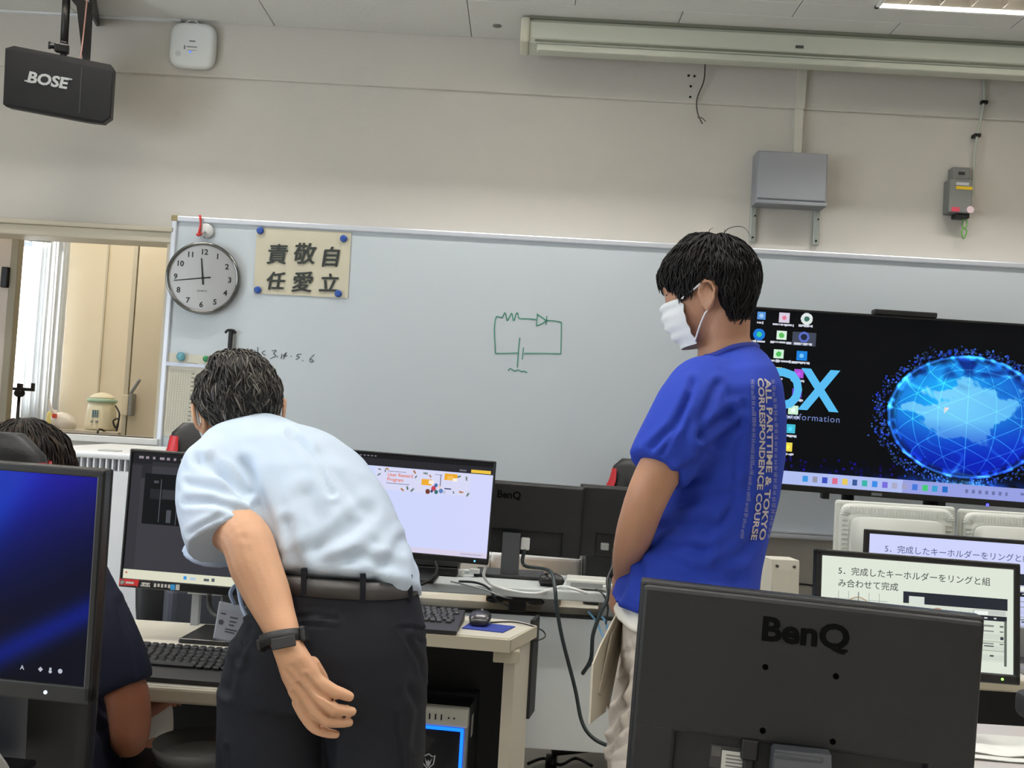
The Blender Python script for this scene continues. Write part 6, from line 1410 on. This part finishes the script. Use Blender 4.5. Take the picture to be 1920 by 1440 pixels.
t.add('back_folder', sheet([PY(1164, 1162, 2.18), PY(1142, 1230, 2.10), PY(1128, 1305, 2.05), PY(1140, 1330, 2.10), PY(1152, 1260, 2.16), PY(1170, 1180, 2.22)], .002), m_fold, world=True)

# ---------------------------------------------------------------- bending man in the pale shirt
BYH = 1.90
bn = Thing('person', 'grey haired person in a pale blue shirt bending over with one hand behind the back', 'person', (PY(620, 1440, BYH).x, BYH, 0))
hc = PY(450, 770, 2.13); fw = V((-.14, .80, -.58)); BM = head_matrix(hc, fw, (-.22, .50, .80)) @ Matrix.Scale(.99, 4)
# silhouette of the torso from waist to neck
tor = [(508, 1088, 786, 1112, 1.90, .118, 2.5), (500, 1050, 774, 1072, 1.915, .125, 2.5), (478, 1000, 757, 1015, 1.945, .13, 2.5), (445, 945, 730, 950, 1.985, .135, 2.5), (405, 898, 696, 900, 2.03, .13, 2.4), (378, 868, 655, 862, 2.065, .115, 2.3), (388, 842, 606, 836, 2.09, .09, 2.2), (425, 822, 565, 812, 2.11, .07, 2.1), (450, 812, 545, 800, 2.12, .055, 2.0)]
rings = hull(tor)
b = B(); head_solids(b, BM); ear(b, BM, 1, .010); ear(b, BM, -1, .010)
b.loft([(BM @ V((-.03, 0, .0)), V((.056, 0, .0)), V((0, .04, .04)), 2.1), (PY(474, 792, 2.12), V((.058, 0, 0)), V((0, .045, .04)), 2.1), (PY(492, 822, 2.10), V((.07, 0, 0)), V((0, .055, .05)), 2.1), (PY(520, 870, 2.06), V((.1, 0, 0)), V((0, .06, .06)), 2.1)], 26)
b.loft([(c, u*.88, v*.86, e) for c, u, v, e in rings[:-1]], 26)
shl, elb, wrs = PY(402, 884, 2.0), PY(462, 1012, 1.80), PY(533, 1192, 1.715)
limb(b, [(shl, .05), (PY(412, 938, 1.91), .05), (PY(432, 985, 1.85), .047), (elb, .046), (PY(480, 1062, 1.775), .046), (PY(501, 1112, 1.755), .041), (PY(518, 1155, 1.735), .033), (wrs, .0275), (PY(540, 1212, 1.71), .027)])
# left hand, back of the hand to the viewer, fingers curling right
HY = 1.70
hp = lambda x, y, dY=0: PY(x, y, HY+dY)
b.loft([(hp(537, 1208, .008), (hp(566, 1200, .008)-hp(512, 1216, .008))/2, V((0, .021, 0)), 2.3), (hp(550, 1235), (hp(580, 1226)-hp(519, 1243))/2, V((0, .019, 0)), 2.5), (hp(563, 1262), (hp(598, 1255)-hp(529, 1276))/2, V((0, .018, 0)), 2.6), (hp(574, 1285), (hp(604, 1272)-hp(541, 1302))/2, V((0, .016, 0)), 2.6), (hp(580, 1303), (hp(604, 1285)-hp(553, 1322))/2, V((0, .014, 0)), 2.6)], 24)
fing = [[(588, 1272, 0, .0135), (605, 1283, .0, .0122), (625, 1295, .004, .0112), (642, 1301, .010, .0102), (655, 1306, .014, .0088)],
        [(582, 1294, -.004, .0122), (602, 1314, -.006, .0115), (622, 1328, -.002, .0106), (644, 1332, .008, .0096), (660, 1334, .014, .0083)],
        [(571, 1308, -.002, .0115), (590, 1335, -.004, .0108), (611, 1352, .0, .0100), (637, 1355, .012, .0090), (655, 1355, .018, .0078)],
        [(559, 1317, .002, .011), (573, 1344, .002, .0102), (590, 1365, .006, .0094), (613, 1374, .014, .0086), (630, 1377, .018, .0074)]]
for f in fing: limb(b, [(hp(x, y, dy), r_) for x, y, dy, r_ in f], 14)
limb(b, [(hp(585, 1245, .02), .014), (hp(603, 1272, .038), .012), (hp(612, 1296, .05), .0095)], 14)
# right arm reaching to the desk, hidden by the torso
limb(b, [(PY(605, 900, 2.09), .05), (PY(625, 970, 2.14), .045), (PY(610, 1050, 2.16), .042), (PY(560, 1100, 2.24), .034), (PY(540, 1130, 2.30), .028)]); hand(b, PY(538, 1135, 2.31), (-.2, .9, -.15), (0, 0, -1), 1, 14)
BL = []
for s, xh, xf in ((-1, 560, 520), (1, 705, 702)):
    h_ = PY(xh, 1210, BYH+.0); kn = V((PY(xf, 1440, BYH).x, BYH+.05, .50)); an = V((kn.x, BYH-.02, .09)); BL.append((h_, kn, an))
    limb(b, [(h_, .085), (h_.lerp(kn, .5), .075), (kn, .056), (kn.lerp(an, .4), .055), (an, .036)]); limb(b, [(an+V((0, -.03, -.045)), .034), (an+V((0, .06, -.055)), .032), (an+V((0, .15, -.065)), .022)])
b.loft([(PY(x_, y_, BYH), V((w_, 0, 0)), V((0, .11, 0)), 2.3) for x_, y_, w_ in ((648, 1100, .112), (640, 1140, .13), (630, 1210, .15), (622, 1270, .14))], 24)
body = remesh(b, .0031, 2, .45)
folds(body, [([(535, 1258), (560, 1285)], 4, .0012), ([(548, 1250), (575, 1282)], 4, .0012), ([(572, 1268), (600, 1300), (622, 1313)], 4, .003), ([(560, 1282), (592, 1322), (616, 1342)], 3.5, .003), ([(550, 1298), (578, 1340), (602, 1361)], 3.5, .003), ([(452, 1008), (466, 1010)], 6, .0007)], noise=((40, .0006),), seed=3)
bn.add('body', body, skin('skin_tan', (214, 166, 132)), world=True)
# shirt
b = B(); b.loft([(c+V((0, 0, .0)), u*1.04, v*1.08, e) for c, u, v, e in rings[:-1]]+[(rings[-1][0], rings[-1][1]*.98, rings[-1][2]*1.05, 2.1)], 44)
b.ell(tuple(PY(742, 1082, 1.90)), (.045, .09, .042), None, 20, 12)
sleeve(b, [(PY(432, 880, 2.02), .086), (PY(412, 900, 1.97), .084), (PY(404, 938, 1.91), .077), (PY(410, 980, 1.855), .072), (PY(420, 1018, 1.825), .068)])
sleeve(b, [(PY(600, 885, 2.08), .08), (PY(640, 920, 2.12), .075), (PY(640, 985, 2.15), .065)])
sh = remesh(b, .0062, 7)
folds(sh, [([(372, 862), (420, 890), (462, 925)], 9, .010), ([(352, 905), (400, 915), (455, 940)], 7, .006), ([(348, 940), (400, 940), (470, 968)], 7, .006), ([(398, 860), (430, 900), (468, 950), (496, 1010)], 8, .009), ([(460, 870), (475, 920), (505, 985), (520, 1040)], 12, .007), ([(545, 812), (575, 840), (600, 880), (622, 925)], 7, .006), ([(600, 850), (640, 900), (672, 950)], 10, .004), ([(520, 1062), (580, 1040), (640, 1000), (690, 960)], 15, .006), ([(540, 1074), (600, 1058), (680, 1046), (745, 1064)], 11, .005), ([(655, 1050), (700, 1020)], 10, .003), ([(705, 1075), (738, 1045), (752, 1015)], 11, .005), ([(560, 1060), (545, 1020), (540, 980)], 10, .005), ([(355, 1000), (380, 985), (420, 965)], 6, .004), ([(575, 930), (600, 975), (595, 1030)], 16, .005)], noise=((8, .003), (22, .0009)), seed=14)
shirt = bn.add('shirt', sh, mat('shirt_pale', (206, 221, 238), .75, var=.025, vscale=5, bump=.2, bscale=800, spec=.25), world=True)
# sleeve lining edge, collar
k = B(); k.tube([PY(452, 806, 2.085), PY(476, 796, 2.055), PY(505, 792, 2.05), PY(532, 797, 2.07), PY(552, 806, 2.10)], [.007, .012, .014, .012, .007], 12); bn.add('collar', k, mat('collar_pale', (208, 222, 240), .75), parent=shirt, world=True)
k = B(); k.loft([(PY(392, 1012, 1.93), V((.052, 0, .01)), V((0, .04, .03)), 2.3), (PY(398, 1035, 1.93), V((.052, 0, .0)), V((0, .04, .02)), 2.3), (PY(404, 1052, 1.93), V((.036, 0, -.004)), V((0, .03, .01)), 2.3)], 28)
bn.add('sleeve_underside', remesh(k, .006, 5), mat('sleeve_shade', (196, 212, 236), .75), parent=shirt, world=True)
# trousers
b = B(); b.loft(hull([(512, 1066, 780, 1086, BYH, .122), (508, 1084, 784, 1104, BYH, .124), (500, 1112, 790, 1130, BYH, .128), (470, 1150, 797, 1165, BYH, .140), (440, 1200, 800, 1205, BYH, .150), (424, 1255, 802, 1258, BYH, .150), (418, 1300, 802, 1302, BYH, .142)], e=2.4), 44)
for (h_, kn, an), (xl, xr), (xl2, xr2) in zip(BL, ((414, 622), (606, 800)), ((412, 612), (618, 790))):
    b.loft([(PY((xl+xr)/2, 1285, BYH), V(((xr-xl)/2/970, 0, 0)), V((0, .125, 0)), 2.4), (PY((xl2+xr2)/2, 1440, BYH+.01), V(((xr2-xl2)/2/970, 0, 0)), V((0, .115, 0)), 2.4), (kn+V((0, 0, 0)), V((.088, 0, 0)), V((0, .095, 0)), 2.4), (an+V((0, .01, .0)), V((.08, 0, 0)), V((0, .1, 0)), 2.4)], 36)
tr = remesh(b, .0062, 6)
folds(tr, [([(552, 1156), (590, 1152), (632, 1162)], 3, .005), ([(745, 1176), (772, 1176), (797, 1180)], 3, .005), ([(556, 1170), (630, 1172)], 2.5, .003), ([(750, 1186), (798, 1204)], 2.5, .003), ([(636, 1300), (622, 1370), (612, 1440)], 12, .006), ([(765, 1200), (790, 1240), (796, 1270)], 5, .004), ([(740, 1340), (748, 1400), (752, 1440)], 3, .004), ([(470, 1180), (440, 1240), (425, 1300)], 7, .006), ([(455, 1170), (445, 1200), (450, 1240)], 6, .006), ([(768, 1290), (790, 1330), (780, 1400)], 8, .004), ([(425, 1400), (430, 1440)], 4, .004)], noise=((9, .004), (20, .0012)), seed=22)
trou = bn.add('trousers', tr, mat('trousers_navy', (26, 28, 36), .7, var=.08, vscale=6, bump=.25, bscale=700, spec=.3), world=True)
# belt following the waist and loops
bvw = tr.copy(); bvw.transform(bn.M); bm = bmesh.new(); bm.from_mesh(bvw); bv = BVHTree.FromBMesh(bm); bm.free()
def band_ring(px_l, px_r, ya, yb, off, thick):
    k = B(); vs = []; n = 30
    for i in range(n+1):
        x = px_l+(px_r-px_l)*i/n; ty = i/n
        for y in (ya[0]+(ya[1]-ya[0])*ty+6*math.sin(math.pi*ty)*-1, yb[0]+(yb[1]-yb[0])*ty-6*math.sin(math.pi*ty)):
            h = bv.ray_cast(CAMP, ray(x, y).normalized()); p = h[0] if h[0] and h[0].y < 2.05 else PY(x, y, BYH); d = ray(x, y).normalized()
            vs += [p-d*(off+thick), p-d*off*.2]
    for i in range(n):
        a = i*4; k.f += [(a, a+4, a+6, a+2), (a+1, a+3, a+7, a+5), (a, a+1, a+5, a+4), (a+2, a+6, a+7, a+3)]; k.sm += [True]*4
    k.f += [(0, 2, 3, 1), (n*4, n*4+1, n*4+3, n*4+2)]; k.sm += [False]*2; k.v = vs; return k
bk_ = B(); bk_.loft([(c, u*1.01, v*1.0, e) for c, u, v, e in hull([(511, 1062, 781, 1080, BYH, .124), (507, 1090, 785, 1110, BYH, .128)], e=2.4)], 48)
belt = bn.add('belt', bk_, mat('belt_leather', (70, 68, 68), .45, var=.06, bump=.1, bscale=300), world=True)
bmw = bk_.mesh('t'); bm = bmesh.new(); bm.from_mesh(bmw); bv2 = BVHTree.FromBMesh(bm); bm.free()
for x, y0, y1 in ((569, 1066, 1116), (680, 1076, 1128), (768, 1078, 1126)):
    a0 = bv2.ray_cast(CAMP, ray(x, y0+33).normalized())[0] or PY(x, y0, 1.8); d = ray(x, y0).normalized()
    yq = a0.y-.005; k = B(); k.prism([(PY(x-5, y0, yq).x, PY(x-5, y0, yq).z), (PY(x+5, y0, yq).x, PY(x+5, y0, yq).z), (PY(x+5, y1, yq).x, PY(x+5, y1, yq).z), (PY(x-5, y1, yq).x, PY(x-5, y1, yq).z)], 'y', yq, yq+.012); bn.add('belt_loop', k, _M['trousers_navy'], parent=trou, world=True)
for (h_, kn, an), s in zip(BL, (-1, 1)):
    k = B(); k.loft([(an+V((0, -.055, -.05)), V((.03, 0, 0)), V((0, 0, .04)), 3), (an+V((0, 0, -.045)), V((.042, 0, 0)), V((0, 0, .045)), 3), (an+V((0, .08, -.055)), V((.046, 0, 0)), V((0, 0, .035)), 3), (an+V((0, .17, -.065)), V((.04, 0, 0)), V((0, 0, .024)), 3), (an+V((0, .2, -.07)), V((.02, 0, 0)), V((0, 0, .014)), 3)], 24); bn.add('shoe', k, mat('shoe_black', (30, 30, 32), .5), world=True)
# watch
wc = PY(529, 1198, 1.718); ax = (PY(546, 1232, 1.71)-PY(515, 1150, 1.735)).normalized(); ax = (ax+V((-.25, 0, -.05))).normalized()
u = ax.cross(V((0, 1, 0))).normalized(); v = ax.cross(u)
k = B(); ro, ri, hw = .0385, .0345, .0105; n = 40; vs = []
for i in range(n):
    t_ = 2*math.pi*i/n; d = u*math.cos(t_)+v*(math.sin(t_)*.9); vs += [wc+d*ro+ax*hw, wc+d*ro-ax*hw, wc+d*ri-ax*hw, wc+d*ri+ax*hw]
for i in range(n):
    a, c_ = i*4, ((i+1) % n)*4
    for j in range(4): k.f.append((a+j, a+(j+1) % 4, c_+(j+1) % 4, c_+j)); k.sm.append(True)
k.v = vs; wa = bn.add('watch_strap', k, mat('strap_black', (30, 30, 31), .55), world=True, label='black fitness watch strap')
d = (u*-.75+v*.1).normalized()
k = B(); sgn = 1 if (u.x > 0) else -1
pr_ = wc+u*(sgn*ro); k.box(-.004, .006, -.013, .013, -.017, .017, bev=.003, mtx=TM(pr_, u*sgn, ax)); 
pl_ = wc-u*(sgn*ro)+ax*.004; k.box(-.004, .004, -.010, .010, -.012, .020, bev=.003, mtx=TM(pl_, u*sgn, ax)); bn.add('watch_case', k, mat('watch_case', (40, 41, 42), .35), parent=wa, world=True)
fr_ = wc+V((0, -.037, 0))+u*(sgn*.012); k = B().box(-.022, .02, -.0095, .0095, -.001, .003, bev=.0015, mtx=TM(fr_, u*sgn, ax)); bn.add('strap_keeper', k, mat('strap_keeper', (48, 48, 49), .5), parent=wa, world=True)
# hair, ears, mask loops
def reg_bn(p):
    x, y, z = p
    if x > .05: lim = .06
    elif x > -.03: lim = .008 if x < .02 else .015
    else: lim = -.075
    return (z-lim)/.012
hm = hair(BM, reg_bn, .014, 1700, .034, .0019, ((38, 35, 33), (26, 25, 24), (66, 61, 56), (112, 107, 100), (46, 42, 39), (84, 78, 72)), 17, crown=(-.25, .15, .95), lift=.004, swirl=.45, down=.02)
bn.add('hair', hm, vcol_mat('hair_matte', .55), world=True)
T = lambda *a: BM @ V(a)
for s in (1, -1):
    k = B(); k.tube([T(.06, s*.068, -.03), T(.0, s*.086, .012), T(-.022, s*.092, .004), T(-.030, s*.088, -.022), T(-.012, s*.082, -.052), T(.04, s*.066, -.08)], .0034, 8)
    bn.add('mask_loop', k, mat('loop_white', (232, 232, 232), .7), world=True)
k = B(); nu, nv = 18, 10; vs = []
for j in range(nv+1):
    f = j/nv; z = -.02-.1*f
    for i in range(nu+1): th_ = (i/nu-.5)*R(140); vs.append(T(np.interp(f, [0, .4, 1], [.112, .125, .095])*math.cos(th_), .078*math.sin(th_), z))
k.addm(vs, [(j*(nu+1)+i, j*(nu+1)+i+1, (j+1)*(nu+1)+i+1, (j+1)*(nu+1)+i) for j in range(nv) for i in range(nu)], True); bn.add('face_mask', k, mat('mask_white', (226, 228, 230), .8), world=True)
# name badge on its cord
q = PY(426, 1165, 1.93)
t = Thing('name_badge', 'clear plastic name badge hanging at the left hip of the bending person', 'badge', q, rz=R(-8), ry=R(6))
t.add('holder', B().box(-.023, .035, -.002, .002, -.038, .036, bev=.003), mat('badge_clear', (176, 182, 190), .25)); t.add('card', B().box(-.019, .033, -.0032, -.002, -.034, .021), mat('badge_card', (168, 170, 180), .5))
k = B()
for i, (x0, x1, z) in enumerate(((-.014, -.004, .014), (.006, .022, .010), (.006, .020, .002), (.006, .016, -.005), (.0, .024, -.014), (.0, .02, -.019))): k.box(x0, x1, -.0038, -.0031, z-.0014, z+.0014)
k.cyl((-.011, -.0038, -.003), (-.011, -.0031, -.003), .005)
t.add('card_print', k, mat('badge_ink', (80, 84, 92), .5))
cd = [PY(440, 1133, 1.93), PY(432, 1112, 1.93), PY(445, 1098, 1.94), PY(452, 1130, 1.9), PY(462, 1155, 1.88), PY(480, 1180, 1.87)]
single('badge_cord', B().tube(cd, .0042), mat('cord_pale', (176, 192, 216), .6), 'pale lanyard cord looping from the name badge', 'cord', loc=cd[0])

# ---------------------------------------------------------------- seated person at the left
SY2 = 2.02
sp_ = Thing('person', 'dark haired seated person in a navy shirt seen from behind at the left edge', 'person', (PY(50, 1440, SY2).x, SY2, 0))
hc = PY(42, 910, SY2); HM3 = head_matrix(hc, (-.08, .97, -.22), (0, .2, 1)) @ Matrix.Scale(1.03, 4)
b = B(); head_solids(b, HM3); ear(b, HM3, 1); ear(b, HM3, -1)
cx_ = PY(45, 1000, SY2).x; zn = PY(45, 990, SY2).z
b.loft([(HM3 @ V((-.03, 0, -.01)), V((.055, 0, 0)), V((0, .055, 0)), 2.1), (V((cx_, SY2-.02, zn)), V((.06, 0, 0)), V((0, .058, 0)), 2.1), (V((cx_, SY2-.01, zn-.06)), V((.1, 0, 0)), V((0, .075, 0)), 2.2)], 24)
tz_ = [(zn-.03, .08, .07), (zn-.07, .165, .085), (zn-.13, .19, .10), (zn-.25, .175, .105), (zn-.38, .185, .115), (zn-.50, .215, .135)]
b.loft([(V((cx_, SY2-.02+.0*(zn-z), z)), V((w_, 0, 0)), V((0, d_, 0)), 2.4) for z, w_, d_ in tz_], 28)
aS, aE, aW = PY(140, 1095, 1.99), PY(242, 1372, 1.96), PY(250, 1400, 2.2)
limb(b, [(aS, .048), (PY(190, 1185, 1.975), .045), (PY(234, 1290, 1.96), .042), (PY(243, 1340, 1.955), .041), (PY(244, 1372, 1.96), .038), (PY(243, 1385, 2.02), .037), (PY(250, 1380, 2.14), .03), (PY(262, 1350, 2.22), .026)]); hand(b, PY(266, 1335, 2.25), (.1, .9, .1), (0, 0, -1), 1, 20)
xl = cx_-(aS.x-cx_); limb(b, [(V((xl, 1.99, aS.z)), .055), (V((xl-.04, 1.97, .9)), .046), (V((xl-.05, 1.96, .72)), .04), (V((xl-.02, 2.2, .74)), .028)]); hand(b, (xl-.01, 2.22, .745), (.1, .9, .05), (0, 0, -1), -1, 20)
for s in (-1, 1):
    hx = cx_+s*.1; limb(b, [((hx, SY2-.02, .60), .08), ((hx+s*.02, SY2+.22, .565), .07), ((hx+s*.02, SY2+.40, .53), .058), ((hx+s*.02, SY2+.40, .30), .05), ((hx+s*.02, SY2+.38, .08), .036)]); limb(b, [((hx+s*.02, SY2+.36, .05), .033), ((hx+s*.02, SY2+.50, .03), .026)])
sp_.add('body', remesh(b, .0065, 5), skin('skin_brown', (150, 96, 70)), world=True)
b = B(); b.loft([(V((cx_, SY2-.02, z)), V((w_*1.08, 0, 0)), V((0, d_*1.12, 0)), 2.5) for z, w_, d_ in [(zn-.015, .07, .07)]+tz_[1:]], 40)
sleeve(b, [(PY(130, 1085, 2.0), .075), (PY(165, 1135, 1.985), .066), (PY(198, 1200, 1.97), .062), (PY(222, 1250, 1.965), .058), (PY(237, 1287, 1.96), .052)])
sleeve(b, [(V((xl+.04, 2.0, aS.z)), .085), (V((xl, 1.99, aS.z-.04)), .08), (V((xl-.03, 1.98, .95)), .07), (V((xl-.045, 1.97, .87)), .058)])
sh = remesh(b, .0068, 6); folds(sh, [([(225, 1130), (250, 1200), (262, 1260)], 8, .004), ([(150, 1320), (190, 1370), (210, 1420)], 9, .006), ([(170, 1310), (205, 1340)], 7, .004), ([(155, 1360), (175, 1420)], 8, .005)], noise=((12, .003), (26, .0012)), seed=31)
sp_.add('shirt', sh, mat('shirt_navy', (34, 37, 54), .8, var=.08, vscale=6, bump=.25, bscale=600, spec=.2), world=True)
b = B()
for s in (-1, 1):
    hx = cx_+s*.1; limb(b, [((hx, SY2-.04, .60), .095), ((hx+s*.02, SY2+.22, .57), .084), ((hx+s*.02, SY2+.42, .53), .07), ((hx+s*.02, SY2+.42, .30), .064), ((hx+s*.02, SY2+.40, .12), .055)])
b.loft([(V((cx_, SY2-.02, z)), V((.18, 0, 0)), V((0, .125, 0)), 2.4) for z in (.52, .58, .66)], 30)
sp_.add('trousers', remesh(b, .008, 5), mat('trousers_light', (186, 182, 176), .8, var=.05), world=True)
for s in (-1, 1):
    hx = cx_+s*.12; k = B(); k.loft([(V((hx, SY2+.32, .04)), V((.032, 0, 0)), V((0, 0, .035)), 3), (V((hx, SY2+.42, .045)), V((.044, 0, 0)), V((0, 0, .042)), 3), (V((hx, SY2+.52, .03)), V((.042, 0, 0)), V((0, 0, .028)), 3), (V((hx, SY2+.58, .022)), V((.022, 0, 0)), V((0, 0, .015)), 3)], 20); sp_.add('shoe', k, mat('shoe_dark', (50, 50, 54), .6), world=True)
def reg_sp(p):
    x, y, z = p; lim = .05 if x > .05 else (.0 if x > -.03 else -.085); return (z-lim)/.012
hm = hair(HM3, reg_sp, .014, 1500, .06, .0021, ((26, 20, 17), (38, 28, 22), (20, 16, 14), (52, 38, 28)), 41, crown=(-.1, .12, .98), lift=.004, swirl=.12, down=.025)
sp_.add('hair', hm, vcol_mat('hair_gloss', .5, .22), world=True)
